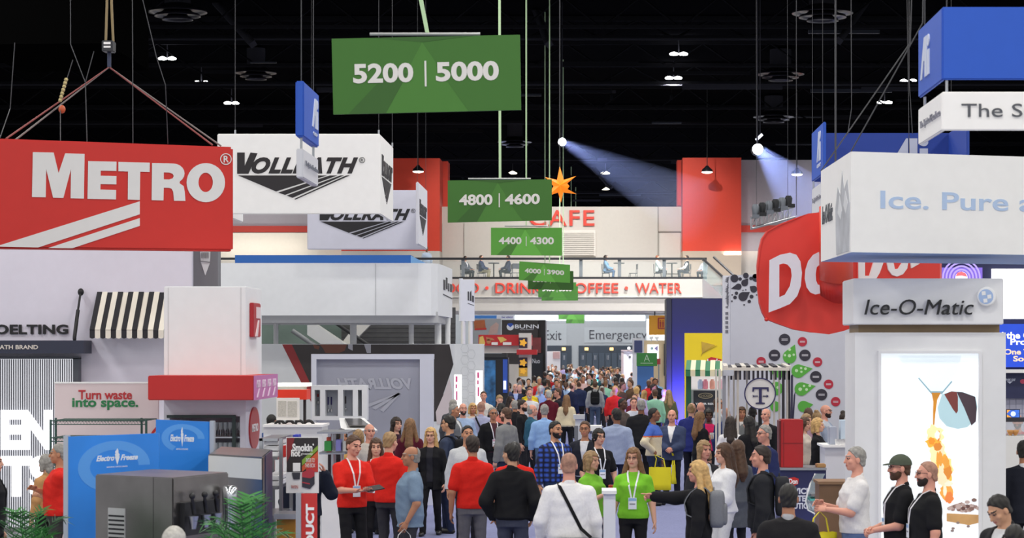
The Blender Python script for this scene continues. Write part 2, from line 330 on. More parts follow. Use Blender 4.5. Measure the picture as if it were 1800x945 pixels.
aisle_sign((787, 317), (970, 315), (970, 387), (787, 391), 45.6, '4800|4600', 'green hanging sign numbered 4800 and 4600 left of the orange star', (823, 315, 933), ((878, 0, 4.5), (879, 313, 4.5)), 0)
aisle_sign((863, 400), (988, 400), (988, 449), (863, 448), 66.5, '4400|4300', 'green hanging sign numbered 4400 and 4300', (887, 398, 962), ((925, 145, 3), (925, 398, 2.5)), 1)
aisle_sign((913, 459), (1002, 465), (1002, 497), (912, 492), 93, '4000|3900', 'green hanging sign numbered 4000 and 3900 before the bridge', None, ((966, 400, 2), (966, 461, 2)), 1)
aisle_sign((928, 476), (1008, 476), (1008, 510), (928, 508), 103, '3800|3700', 'green hanging sign mostly hidden behind the one numbered 4000', None, ((958, 280, 1.6), (958, 476, 1.6)), 0)
aisle_sign((946, 496), (1013, 496), (1013, 522), (946, 522), 117, '3400|3300', 'green hanging sign numbered 3400 and 3300 low before the bridge lettering', None, ((984, 360, 1.5), (984, 496, 1.5)), 0)
aisle_sign((952, 503), (1016, 503), (1016, 528), (952, 528), 120, '3200|3100', 'lowest green hanging sign before the bridge, its number hidden', None, ((990, 360, 1.4), (990, 503, 1.4)), 0)
aisle_sign((982, 545), (1027, 545), (1027, 561), (982, 561), 190, '', 'faraway green sign seen just below the bridge, upper of the two', None, ((1004, 300, 1), (1004, 545, 1)), 0)
aisle_sign((995, 551), (1027, 551), (1027, 568), (995, 568), 215, '', 'farthest green sign seen below the bridge, lower of the two', None, ((1012, 300, 1), (1012, 551, 1)), 0)
# ------------------------------------------------------------------ orange star lantern
D = 47; c = W(985, 326, D); t = thing('star_lantern', 'bright orange seven pointed paper star beside the green sign', 'star lantern', c)
q = MB(); n = 7; tips = ((984, 292), (1013, 309), (1001, 327), (1014, 341), (986, 356), (962, 345), (958, 311)); ins = ((991, 316), (997, 322), (997, 333), (990, 338), (981, 338), (973, 327), (979, 316))
for k in range(7):
    A = W(*tips[k], D); B = W(*ins[k-1], D); C_ = W(*ins[k], D); f = c+Vector((0, -.13, 0)); bk = c+Vector((0, .13, 0))
    q.add([A, B, f, bk, C_], [(0, 1, 2), (0, 2, 4), (0, 3, 1), (0, 4, 3)])
obj('paper_shell', q, mat('#ff8a18', .5, emit=.55, var=.05), t)
obj('cord', MB().tube([W(984, 293, D), (W(984, 292, D).x, D, 17.4)], .012), CABLE, t)
# ------------------------------------------------------------------ red banner box, left
def cables(t, pts, r=.01, m=CABLE):
    for a, b in pts: obj('cable', MB().tube([a, b], r, 5), m, t)
D0, D1 = 33.0, 34.6
def metro(u, v, w=0): # picture units -> tilted face
    k = (u+60)/470; Dd = 1/((1-k)/D0+k/D1); return W(u, v, Dd)+Vector((.1, -1, 0)).normalized()*w
t = thing('hanging_banner', 'big red hanging banner box with white block capitals and stripes', 'hanging banner', metro(180, 440))
top = lambda u: 241+(u+60)/470*17; bot = lambda u: 436+(u+60)/470*5
A, B, C_, E_ = metro(-60, bot(-60)), metro(410, bot(410)), metro(410, top(410)), metro(-60, top(-60))
obj('box', MB().slab(A, B, C_, E_, (0.3, -1, 0), .3), mat('#c2231a', .55, bump=.05), t, bevel=.03)
q = MB(); fr = lambda u, v, w: metro(u/3.938, 230+v/3.938, w)
LT = dict(t=.012)
q.shape(fr, [(228, 147), (372, 150), (406, 292), (452, 155), (586, 159), (581, 468), (489, 466), (492, 262), (439, 464), (368, 462), (320, 262), (317, 459), (222, 457)], **LT)
q.shape(fr, [(611, 209), (807, 213), (806, 277), (697, 275), (697, 310), (806, 312), (806, 370), (696, 368), (695, 405), (804, 409), (803, 474), (606, 470)], **LT)
q.shape(fr, [(820, 215), (1037, 220), (1036, 284), (971, 282), (968, 478), (885, 475), (887, 281), (820, 279)], **LT)
rr = [(1053, 222), (1180, 225)]+[(1200+78*math.sin(a*math.pi/10), 294-68*math.cos(a*math.pi/10)) for a in range(0, 9)]+[(1243, 362), (1272, 382), (1279, 420), (1284, 484), (1205, 483), (1199, 420), (1188, 400), (1170, 394), (1134, 393), (1132, 481), (1050, 479)]
q.shape(fr, rr, [[(1134, 287), (1172, 288), (1196, 297), (1203, 312), (1196, 328), (1172, 336), (1134, 335)]], **LT)
q.shape(fr, circ(1425, 358, 133, 36, 135), [circ(1424, 356, 50, 28, 67)], **LT)
q.shape(fr, circ(1564, 195, 40), [circ(1564, 195, 34)], t=.012); q.text(fr, 'R', 1548, 218, 1584, 172, t=.012, bold=.02)
obj('lettering', q, mat('#d6d5d3', .5), t)
q = MB(); q.shape(fr, [(968, 487), (968, 577), (265, 806), (-30, 800)], **LT); q.shape(fr, [(968, 603), (968, 657), (500, 812), (335, 810)], **LT)
obj('stripes', q, mat('#d6d5d3', .5), t)
hub = W(192, 118, 35)
obj('sling', MB().tube([metro(8, 243)+Vector((0, .08, 0)), hub, metro(372, 254)+Vector((0, .08, 0))], .014), mat('#8a4a48', .6), t)
obj('sling', MB().tube([metro(20, 243)+Vector((0, .24, 0)), hub, metro(384, 254)+Vector((0, .24, 0))], .014), mat('#7a7472', .6), t)
cables(t, [(metro(102, 246)+Vector((0, .15, 0)), W(106, 186, 34)), (metro(149, 247)+Vector((0, .15, 0)), W(150, 145, 34)), (metro(230, 250)+Vector((0, .15, 0)), (W(229, 0, 34).x, 34, 17.3)), (W(150, 145, 34), W(124, 78, 34)), (W(150, 145, 34), W(165, 90, 34)), (W(106, 176, 34), W(128, 105, 34)), (W(124, 78, 34), (W(121, 0, 34).x, 34, 17.3)), (W(26, 75, 34), W(18, 190, 34)), (W(18, 190, 34), metro(0, 242)), (W(251, 0, 34), W(275, 100, 34)), (W(275, 100, 34), W(291, 150, 34)), (W(291, 150, 34), metro(292, 251)+Vector((0, .15, 0)))], .007)
q = MB()
for k in range(7): q.lathe([(.02, -.025), (.03, 0), (.02, .025)], W(106+k*1.7, 176-k*6, 34), 8)
obj('chain', q, mat('#b8a878', .4, .7), t); obj('hook', MB().ell(W(109, 192, 34), .05, .05, .06), mat('#b9532c', .5), t)
t = thing('chain_hoist', 'dark motor hoist with white label above the red banner slings', 'hoist', hub)
obj('motor', MB().box(hub.x-.08, hub.x+.08, 34.85, 35.1, W(0, 92, 35).z, W(0, 73, 35).z), mat('#3a3b3f', .4, .5), t, bevel=.01)
obj('label_plate', MB().box(hub.x-.05, hub.x+.05, 34.84, 34.86, W(0, 80, 35).z, W(0, 76, 35).z).box(hub.x-.05, hub.x+.05, 34.84, 34.86, W(0, 86, 35).z, W(0, 83, 35).z), PAPER, t)
obj('hook', MB().tube([W(192, 92, 35), W(192, 98, 35), hub], .03), mat('#2a3350', .5), t)
obj('hoist_cable', MB().tube([W(186, 73, 35), W(188, 5, 35), (W(190, 0, 35).x, 35, 17.3)], .02).tube([W(199, 73, 35), W(196, 5, 35), (W(193, 0, 35).x, 35, 17.3)], .02), mat('#8d7a55', .5), t)
# dark duct in the upper left corner of the hall
q = MB(); A = W(-40, 78, 60); q.slab(W(-60, 78, 60), W(186, 76, 62), W(186, -60, 62), W(-60, -60, 60), (0, -1, 0), 6)
struct('ceiling_duct_box', q, mat('#060606', .8))
# ------------------------------------------------------------------ white hanging boxes with black winged logo
def winged(q, fr, x0, y0, x1, y1, text=True):   # logo in a frame where y runs down in picture units; box of 285 x 140
    sx, sy = (x1-x0)/860, (y1-y0)/330; P = lambda a, b: (x0+a*sx, y0+b*sy)
    g = lambda pts: q.shape(fr, [P(*p) for p in pts], t=.01)
    if text:
        g([(0, 0), (52, 0), (52, 92), (92, 0), (140, 5), (78, 146), (0, 146)])
        q.text(fr, 'OLLRATH', *P(98, 146), *P(835, 32), t=.01, bold=.05, shear=.38, spacing=1.13)
        q.shape(fr, [P(*p) for p in circ(862, 52, 20)], [[P(*p) for p in circ(862, 52, 17)]], t=.01); q.text(fr, 'R', *P(854, 62), *P(870, 42), t=.01)
    g([(8, 158), (618, 158), (268, 268)]); g([(640, 158), (690, 158), (330, 292), (284, 276)]); g([(712, 158), (735, 158), (382, 312), (342, 297)]); g([(752, 158), (775, 158), (402, 324), (394, 320)])
INKV = mat('#231f22', .6); WB = mat('#f8f7f4', .55); WB2 = mat('#cfcfdc', .6)
Dn, Df = 45.0, 48.0
t = thing('hanging_banner', 'white hanging box banner with black winged logo, nearer and higher of two', 'hanging banner', W(525, 378, Dn))
x0, x1 = X_(382, Dn), X_(668, Dn); zb, zt = Z_(376, Dn), Z_(235, Dn)
obj('front_panel', MB().box(x0, x1, Dn, Dn+.05, zb, zt), WB, t, bevel=.015); obj('side_panel', MB().box(x1-.05, x1, Dn+.05, Df, zb, zt), WB, t, bevel=.015); obj('side_panel', MB().box(x0, x0+.05, Dn+.05, Df, zb, zt), WB, t, bevel=.015)
q = MB(); winged(q, front(Dn), 417, 268, 636, 352); obj('logo', q, INKV, t)
q = MB(); sf = lambda u, v, w: Vector((x1+w, Dn+(u-383)/285*3.0, Z_(v, Dn))); winged(q, sf, 417, 268, 636, 352); obj('logo', q, INKV, t)
for px, Dd in ((412, Dn+.1), (665, Dn+.1), (690, Df-.1)):
    p = Vector((X_(min(px, 667), Dn), Dd, zt)); obj('eye_bolt', MB().tube([p, p+Vector((0, 0, .08))], .02), STEEL, t); obj('cable', MB().tube([p+Vector((0, 0, .06)), (p.x, Dd, 17.3)], .006, 4), CABLE, t)
Dn, Df = 56.0, 59.0
t = thing('hanging_banner', 'open sided grey white banner with winged logo, partly behind the white box', 'hanging banner', W(645, 440, Df))
x0, x1 = X_(540, Df), X_(751, Df); zb, zt = Z_(438.5, Df), Z_(334, Df)
obj('back_panel', MB().box(x0, x1, Df, Df+.06, zb, zt), WB2, t, bevel=.02)
obj('side_panel', MB().box(x1-.06, x1, Dn, Df-.01, zb, zt), mat('#dfdfe6', .55), t, bevel=.02)
q = MB(); winged(q, front(Df), 562, 361, 726, 420); obj('logo', q, mat('#17151a', .6), t)
q = MB(); sf = lambda u, v, w: Vector((x1+w, Dn+(u-540)/211*3.0, Z_(v, Df))); winged(q, sf, 565, 361, 730, 420); obj('logo', q, mat('#2c2a30', .6), t)
for p in ((x1-.03, Dn+.1), (x1-.03, Df-.1), (x0+.1, Df+.03)): obj('cable', MB().tube([(p[0], p[1], zt), (p[0], p[1], 17.3)], .004, 4), CABLE, t)
# ------------------------------------------------------------------ blue and white group banners
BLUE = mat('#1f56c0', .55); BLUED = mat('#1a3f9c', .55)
def group_logo(q, fr, m=0):    # u,v in 0..1: slanted A, l, i
    for pts in ([(0, 0), (.42, 1), (.47, 1), (.47, .42), (.38, .42), (.2, 0)], [(.5, 0), (.5, 1), (.72, 1), (.72, 0)], [(.78, 0), (.78, .62), (1, .62), (1, 0)]): q.shape(fr, pts, t=.01, m=m)
    q.shape(fr, circ(.89, .85, .12, 16, .15), t=.01, m=m)
def side_banner(name_label, x, Dn, Df, zb, zt, wz0, wz1, side, tilt=0, white=True):   # a banner whose face looks across the aisle
    t = thing('hanging_banner', name_label, 'hanging banner', (x, Dn, zb)); s = 1 if side > 0 else -1
    obj('panel', MB().box(x-.05, x+.05, Dn, Df, zb, zt), BLUE, t, bevel=.015)
    A = [(x+s*.05, Dn, zt), (x+s*.05, Df, zt), (x+s*.05, Df, zb), (x+s*.05, Dn, zb)]
    if s < 0: A = [A[1], A[0], A[3], A[2]]
    fr = quad(*A); q = MB(); group_logo(q, sub(fr, .52, .3, .9, .85)); q.text(fr, 'GROUP', .58, .16, .86, .22, t=.01, bold=.01); obj('logo', q, mat('#cfd6e6', .5), t)
    if white:
        b = obj('lower_board', MB().box(x-.04, x+.04, Dn, Df, wz0, wz1), mat('#d9d9de', .55), t, bevel=.01)
        A = [(p[0], p[1], wz1 if p[2] == zt else wz0) for p in A]; fr = quad(*A); q = MB(); q.text(fr, 'The Spirit of Excellence', .08, .4, .92, .62, t=.01); obj('lettering', q, mat('#7c7f88', .6), b)
    for yy in (Dn+.15, Df-.15):
        obj('cable', MB().tube([(x, yy, zt), (x, yy, 17.3)], .006, 4), CABLE, t); 
        if white: obj('hook', MB().tube([(x, yy, zb), (x, yy, wz1)], .015, 5), STEEL, t)
    return t
side_banner('narrow blue side-on banner over a small white board, before the white box', -3.36, 27.5, 29.0, Z_(240, 27.5), Z_(142, 27.5), Z_(312, 27.5), Z_(261, 27.5), 1)
# upper right box
Dn, Df = 22.0, 23.6
t = thing('hanging_banner', 'big blue box banner over a white board at the upper right edge', 'hanging banner', W(1730, 250, Dn))
x0 = X_(1656, Dn); x1 = x0+3.1
obj('front_panel', MB().box(x0, x1, Dn, Dn+.04, Z_(140, Dn), Z_(12, Dn)), BLUE, t, bevel=.012); obj('side_panel', MB().box(x0, x0+.04, Dn+.04, Df, Z_(140, Dn), Z_(12, Dn)), BLUE, t, bevel=.012)
fr = quad((x0, Df, Z_(12, Dn)), (x0, Dn, Z_(12, Dn)), (x0, Dn, Z_(140, Dn)), (x0, Df, Z_(140, Dn))); q = MB(); group_logo(q, sub(fr, .12, .22, .5, .8)); obj('logo', q, mat('#cfd6e6', .5), t)
obj('lower_side_board', MB().box(x0, x0+.04, Dn+.04, Df, Z_(229, Dn), Z_(161, Dn)), mat('#f7f5f1', .55), t, bevel=.01); b = obj('lower_board', MB().box(x0, x1, Dn, Dn+.04, Z_(229, Dn), Z_(161, Dn)), mat('#f7f5f1', .55), t, bevel=.01)
q = MB(); q.text(front(Dn), 'The Spirit of Excellence', 1690, 213, 2140, 182, t=.01); obj('lettering', q, mat('#55575c', .6), b)
fr = quad((x0, Df, Z_(161, Dn)), (x0, Dn, Z_(161, Dn)), (x0, Dn, Z_(229, Dn)), (x0, Df, Z_(229, Dn))); q = MB(); q.text(fr, 'The Spirit of Excellence', .1, .35, .95, .6, t=.01); obj('lettering', q, mat('#8d8d96', .6), b)
for p in ((x0+.05, Dn+.05), (x0+.05, Df-.1), (x1-.1, Dn+.05)): obj('hook', MB().tube([(p[0], p[1], Z_(140, Dn)), (p[0], p[1], Z_(161, Dn))], .015), STEEL, t); obj('cable', MB().tube([(p[0], p[1], Z_(12, Dn)), (p[0], p[1], 17.3)], .006, 4), CABLE, t)
# middle right ring
Dn, Df = 40.0, 42.05
t = thing('hanging_banner', 'open blue ring banner with a white board, left above the white ice sign', 'hanging banner', W(1540, 315, Df))
x0 = X_(1447, Dn); x1 = X_(1672, Df); zt, zb = Z_(214, Dn), Z_(304, Dn)
obj('panel', MB().box(x0, x0+.05, Dn, Df, zb, zt), BLUE, t, bevel=.012)
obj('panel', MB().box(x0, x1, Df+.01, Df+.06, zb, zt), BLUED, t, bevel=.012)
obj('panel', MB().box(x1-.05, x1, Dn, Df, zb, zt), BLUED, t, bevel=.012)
fr = quad((x0, Df, zt), (x0, Dn, zt), (x0, Dn, zb), (x0, Df, zb)); q = MB(); group_logo(q, sub(fr, .48, .3, .8, .88)); q.text(fr, 'GROUP', .48, .18, .8, .25, t=.01, bold=.01); obj('logo', q, mat('#cfd6e6', .5), t)
q = MB(); fr2 = front(Df); group_logo(q, lambda u, v, w: fr2(1565+u*66, 290-v*47, w)); obj('logo', q, mat('#c3c9da', .5), t)
b = obj('lower_board', MB().box(x0, x0+.05, Dn, Df, Z_(368, Dn), Z_(318, Dn)), mat('#dcdce0', .55), t, bevel=.01)
fr = quad((x0, Df, Z_(318, Dn)), (x0, Dn, Z_(318, Dn)), (x0, Dn, Z_(368, Dn)), (x0, Df, Z_(368, Dn))); q = MB(); q.text(fr, 'The Spirit of Excellence', .06, .4, .85, .62, t=.01); obj('lettering', q, mat('#8d8d96', .6), b)
for p in ((x0, Dn+.1), (x0, Df-.1), (x1, Df)): obj('cable', MB().tube([(p[0], p[1], zt), (p[0], p[1], 17.3)], .004, 4), CABLE, t)
for p in ((x0+.02, Dn+.1), (x0+.02, Df-.1)): obj('hook', MB().tube([(p[0], p[1], zb), (p[0], p[1], Z_(318, Dn))], .015, 5), STEEL, t)
cables(t, [(W(1678, 237, 42), W(1800, 180, 42)), (W(1490, 236, 42), W(1497, 190, 42)), (W(1497, 190, 42), (W(1492, 0, 42).x, 42, 17.3)), (W(1604, 235, 42), W(1598, 140, 42)), (W(1598, 140, 42), (W(1598, 0, 42).x, 42, 17.3))], .008)
# white ice box
Dn, Df = 27.0, 30.0
t = thing('hanging_banner', 'large white hanging box with pale blue slogan and blue underside', 'hanging banner', W(1640, 445, Dn))
A0 = Vector((X_(1496, Dn), Dn, 0)); A1 = Vector((X_(1443, Df), Df, 0)); B0 = Vector((X_(2300, 29.05), 29.05, 0)); B1 = B0+(A1-A0)
zt, zb = Z_(266, Dn), Z_(443, Dn); zz = lambda p, z: (p.x, p.y, z)
q = MB().add([zz(A0, zb), zz(B0, zb), zz(B1, zb), zz(A1, zb), zz(A0, zt), zz(B0, zt), zz(B1, zt), zz(A1, zt)], [(4, 5, 6, 7), (0, 1, 5, 4), (1, 2, 6, 5), (2, 3, 7, 6), (3, 0, 4, 7)], 0).add([zz(A0, zb), zz(B0, zb), zz(B1, zb), zz(A1, zb)], [(3, 2, 1, 0)], 1)
obj('box', q, [mat('#f6f5f1', .55), mat('#9dbaea', .5)], t)
fr = quad(zz(A0, zt), zz(B0, zt), zz(B0, zb), zz(A0, zb)); q = MB(); q.text(fr, 'Ice. Pure and Simple.', .06, .385, .70, .62, t=.008, bold=.012)
for k in range(len(q.v)): pass
obj('lettering', q, mat('#b5cbe8', .55), t)
fr = quad(zz(A1, zt), zz(A0, zt), zz(A0, zb), zz(A1, zb)); q = MB(); q.text(fr, 'Ice-O-Matic', .06, .4, .42, .6, t=.008, bold=.02, shear=.2); obj('lettering', q, mat('#4d5157', .5), t)
q = MB(); q.shape(fr, [(.55, .02), (.52, .5), (.6, .72), (.68, .62), (.74, .86), (.8, .66), (.9, .74), (.97, .5), (.95, .02)], t=.006); obj('picture_print', q, mat('#b9bcc0', .5, var=.2, scale=3), t)
q = MB(); q.shape(fr, [(.6, .45), (.66, .62), (.74, .45), (.7, .36)], t=.008); q.shape(fr, [(.78, .5), (.84, .64), (.92, .5), (.86, .4)], t=.008); obj('picture_print', q, mat('#dfe2e4', .4), t)
cables(t, [(zz(A0, zt), W(1622, 40, 27)), (W(1622, 40, 27), (W(1645, 0, 27).x, 27, 17.3)), (zz(A1, zt), W(1600, 75, 29)), (W(1600, 75, 29), (W(1650, 0, 29).x, 29, 17.3)), (zz((A0+A1)/2, zt), (((A0+A1)/2).x, 28.5, 17.3))], .008)
# ------------------------------------------------------------------ left stand: lavender wall with lettering
D = 38.0
t = thing('stand_wall', 'tall pale lavender stand wall with black lettering at the left', 'stand wall', W(150, 935, D))
obj('panel', MB().pbox(-120, 330, 337, 938, D, .15), LAV, t)
q = MB(); q.text(front(D), 'STOELTING', -42, 587, 120, 570, t=.03, bold=.032, spacing=1.06); obj('lettering', q, BLACK, t)
q = MB().box(X_(-80, 37.4), X_(147, 37.4), 37.4, 38, Z_(621, 37.4), Z_(598, 37.4)); c = obj('canopy', q, mat('#2c3145', .5), t)
q = MB(); q.text(front(37.4), 'A VOLLRATH BRAND', -48, 613.5, 67, 606, t=.01, bold=.02); obj('lettering', q, mat('#dcd6cd', .5), c)
q = MB().tube([W(142, 512, 37.9), W(137, 545, 37.7)], .018, 8).tube([W(137, 545, 37.7), W(131, 592, 37.45)], .03, 8).ell(W(142, 513, 37.9), .05, .05, .06).ell(W(131, 594, 37.45), .03, .03, .06)
obj('tie_arm', q, BLACK, t)
obj('backlit_panel', MB().pbox(-120, 629, 128, 927, D-.1, .1), mat('#f4f6fb', .5, emit=.75, var=.01), t)
q = MB()
for k in range(38): q.pbox(-20+k*3.9, 631, -18.9+k*3.9, 926, D-.16, .05)
obj('slats', q, mat('#62636b', .5), t)
obj('frame', MB().pbox(128, 629, 138, 927, D-.2, .2).pbox(-120, 626.5, 138, 630.5, D-.2, .2), mat('#555a63', .5), t)
obj('base', MB().pbox(-120, 927, 138, 938, D-.25, .25), mat('#6f6d72', .5), t)
q = MB(); fr = front(D-.17)
q.text(fr, 'EN', 2, 790, 92, 720, t=.04, bold=.05); q.text(fr, 'TS', 2, 873, 92, 800, t=.04, bold=.05)
obj('lettering', q, mat('#fbfbff', .5, emit=.8, var=.01), t)
t = thing('awning', 'black and white striped awning with scalloped edge on the lavender wall', 'awning', W(215, 590, 37.6))
q = MB(); n = 18; Dw, Dv = 38.0, 37.35
for k in range(n):
    a, b = 171+k*9.15, 171+(k+1)*9.15; c, d = 157.5+k*9.3, 157.5+(k+1)*9.3
    q.add([W(a, 513.5, Dw), W(b, 513.5, Dw), W(d, 580, Dv), W(c, 580, Dv)], [(0, 1, 2, 3)], (k+1) % 2)
    m_ = [W(c+(d-c)*j/6, 593+1.8*math.sin(math.pi*j/6), Dv) for j in range(7)]
    q.add([W(c, 580, Dv), W(d, 580, Dv)]+m_[::-1], [tuple(range(9))], (k+1) % 2)
q.add([W(171, 513.5, Dw), W(157.5, 580, Dv), W(157.5+10, 580, Dw)], [(0, 1, 2)], 1)
o = obj('canopy', q, [mat('#efeadb', .7), mat('#26262b', .7)], t); sm_ = o.modifiers.new('thickness', 'SOLIDIFY'); sm_.thickness = .012
obj('frame', MB().tube([W(160, 580, Dv+.02), W(325, 580, Dv+.02)], .012, 6), DKMETAL, t)
t = thing('banner_column', 'grey column banner with small white shield logo beside the lavender wall', 'banner', W(360, 700, 38.4))
obj('panel', MB().pbox(338, 380, 383, 935, 38.3, .3), mat('#77777c', .6), t)
q = MB(); q.shape(front(38.3), [(352, 440), (370, 442), (369, 462), (361, 484), (353, 460)], t=.01); obj('logo', q, mat('#d9d9db', .5), t)
q = MB()
for a in (354.5, 358, 361.5, 365): q.shape(front(38.28), [(a, 443), (a+1.4, 443), (a+1.2, 454), (a+.2, 454)], t=.012)
q.shape(front(38.28), [(353, 458), (369, 460), (369, 461.2), (353, 459.2)], t=.012); obj('logo', q, mat('#55555b', .5), t)
# ------------------------------------------------------------------ white tower with the red band
t = thing('stand_tower', 'white square stand tower with red band canopy around it', 'stand tower', (X_(360, 33), 33.8, 0))
Dn, Df = 33.0, 34.6; xl, xr = X_(288, Dn), X_(432, Dn)
b = obj('upper_box', MB().box(xl, xr, Dn, Df, Z_(672, Dn), Z_(503, Dn)), mat('#ebecec', .5), t, bevel=.01)
obj('seam', MB().pbox(295, 505, 296, 660, Dn-.004, .02), mat('#c4c5c6', .5), b); obj('seam', MB().pbox(423, 505, 424, 660, Dn-.004, .02), mat('#c4c5c6', .5), b)
q = MB().box(xr, xr+.06, Dn+.35, Dn+1.05, Z_(592, Dn+.5), Z_(532, Dn+.5)); sg = obj('wall_plaque', q, mat('#b3212b', .4), t, bevel=.01)
q = MB(); sf = lambda u, v, w: Vector((xr+.06+w, Dn+.35+.7*u, Z_(592, Dn+.5)+.48*v)); q.shape(sf, [(.35, .55), (.9, .55), (.9, .88), (.35, .88)]); q.shape(sf, [(.2, .02), (.5, .02), (.75, .5), (.6, .5)]); obj('logo', q, mat('#e6d5d6', .5), sg)
cn, cf = 32.0, 34.3; cl, cr = X_(260, cn), X_(446, cn); z0, z1 = Z_(703, cn), Z_(660, cn)
obj('band', MB().box(cl, cr, cn, cf, z0, z1), mat('#be1f1c', .5), t, bevel=.01)
obj('band_print', MB().box(cr, cr+.02, cn, cf, z0, z1), mat('#c274ac', .5), t)
q = MB(); sf = lambda u, v, w: Vector((cr+.02+w, cn+(cf-cn)*u, z0+(z1-z0)*v))
for k in range(4):
    u0 = .06+k*.235; q.text(sf, 'METRO', u0, .5, u0+.15, .82, t=.006, bold=.03); q.shape(sf, [(u0, .1), (u0+.05, .1), (u0+.13, .46), (u0+.09, .46)], t=.006)
obj('lettering', q, mat('#e7cfe0', .5), t)
q = MB().box(xl, xl+.08, Dn, Df, 0, z0+.05).box(xr-.08, xr, Dn, Df, 0, z0+.05).box(xl+.08, xr-.08, Df-.1, Df, 0, z0+.05).box(xl+.08, xr-.08, Dn, Dn+.12, Z_(731, Dn), z0+.05).box(xl+.08, xr-.08, Dn, Df-.1, 0, Z_(806, Dn))
obj('lower_box', q, mat('#d6d6e0', .5), t)
obj('display_frame', MB().pbox(293, 729, 414, 734, Dn-.03, .05).pbox(408, 734, 414, 803, Dn-.03, .05), mat('#243633', .4), t)
for k in range(2): obj('shelf', MB().box(xl+.1, xr-.1, Dn+.1, Df-.2, Z_(806-36*k, Dn)+.0, Z_(806-36*k, Dn)+.02), STEEL, t)
q = MB().lathe([(.22, -.012), (.22, .012)], (xr+.01, Dn+.5, Z_(755, Dn)), 28, 0, 'x')
for i, v in enumerate(q.v): q.v[i] = (v[0], Dn+.75+(v[1]-Dn-.5)*2.2, Z_(755, Dn)+(v[2]-Z_(755, Dn))*1.35)
ov = obj('oval_logo', q, mat('#b02a2c', .4), t)
q = MB(); sf = lambda u, v, w: Vector((xr+.022+w, Dn+.45+.6*u, Z_(772, Dn)+.28*v)); q.text(sf, 'METRO', 0, .3, 1, .7, t=.006, bold=.03); obj('lettering', q, PAPER, ov)
GLS = mat('#dfe6ea', .08, var=0, alpha=.45)
gl = None
for r_ in range(2):
    for k in range(9):
        for j in range(2):
            p = (xl+.48+k*.066, Dn+.25+j*.2, Z_(806-36*r_, Dn)+.024)
            if gl is None: gl = obj('wine_glass', MB().lathe([(.028, 0), (.005, .006), (.004, .07), (.024, .1), (.03, .14), (.024, .19)], p, 10), GLS)
            g = gl if (r_, k, j) == (0, 0, 0) else gl.copy()
            if g is not gl: COL.objects.link(g)
            g.location = p; tag(g, 'clear stemmed glass in the tower display, %s shelf' % ('lower', 'upper')[r_], 'glass', 'stemmed glasses on the %s tower shelf' % ('lower', 'upper')[r_])
# ------------------------------------------------------------------ pinkish sign panel and green wire shelf
t = thing('slogan_board', 'pale pink standing panel with red and green slogan', 'sign panel', W(185, 940, 34))
obj('board', MB().pbox(96, 672, 278, 966, 34, .08), mat('#ddcccd', .6), t); obj('edge_trim', MB().pbox(95, 671, 279, 673.5, 33.99, .1), PAPER, t)
obj('red_lettering', MB().text(front(34), 'Turn waste', 138, 701.5, 232, 685, t=.01, bold=.02), mat('#b8252b', .5), t)
obj('green_lettering', MB().text(front(34), 'into space.', 127, 720, 243, 699, t=.01, bold=.025), mat('#1f7a45', .5), t)
q = MB().shape(front(34), [(279, 745), (274, 750), (268, 757), (262, 768), (262, 790), (266, 790), (266, 768), (271, 760), (279, 752)], t=.01); obj('logo', q, RED, t)
GW_ = mat('#3c5a52', .4, .4); t = thing('wire_shelf', 'green wire shelving rack before the pink slogan panel', 'shelving', W(175, 960, 32.5))
for px, Dd in ((89, 32.2), (98, 33.0), (249, 33.0), (257, 32.2)): obj('post', MB().tube([(X_(px, Dd), Dd, 0), (X_(px, Dd), Dd, Z_(737, 32.2))], .016, 8), GW_, t)
for y in (739, 769, 815, 870):
    q = MB(); z = Z_(y, 32.2); xa, xb = X_(89, 32.2), X_(257, 32.2)
    for yy in (32.2, 32.6, 33.0): q.tube([(xa, yy, z), (xb, yy, z)], .008, 5)
    q.tube([(xa, 32.2, z-.05), (xb, 32.2, z-.05)], .006, 5)
    for k in range(40): q.tube([(xa+(xb-xa)*k/39, 32.2, z), (xa+(xb-xa)*k/39, 33.0, z)], .004, 4)
    for k in range(30): q.tube([(xa+(xb-xa)*k/30, 32.2, z), (xa+(xb-xa)*(k+.5)/30, 32.2, z-.05), (xa+(xb-xa)*(k+1)/30, 32.2, z)], .004, 4, caps=False)
    obj('shelf', q, GW_, t)
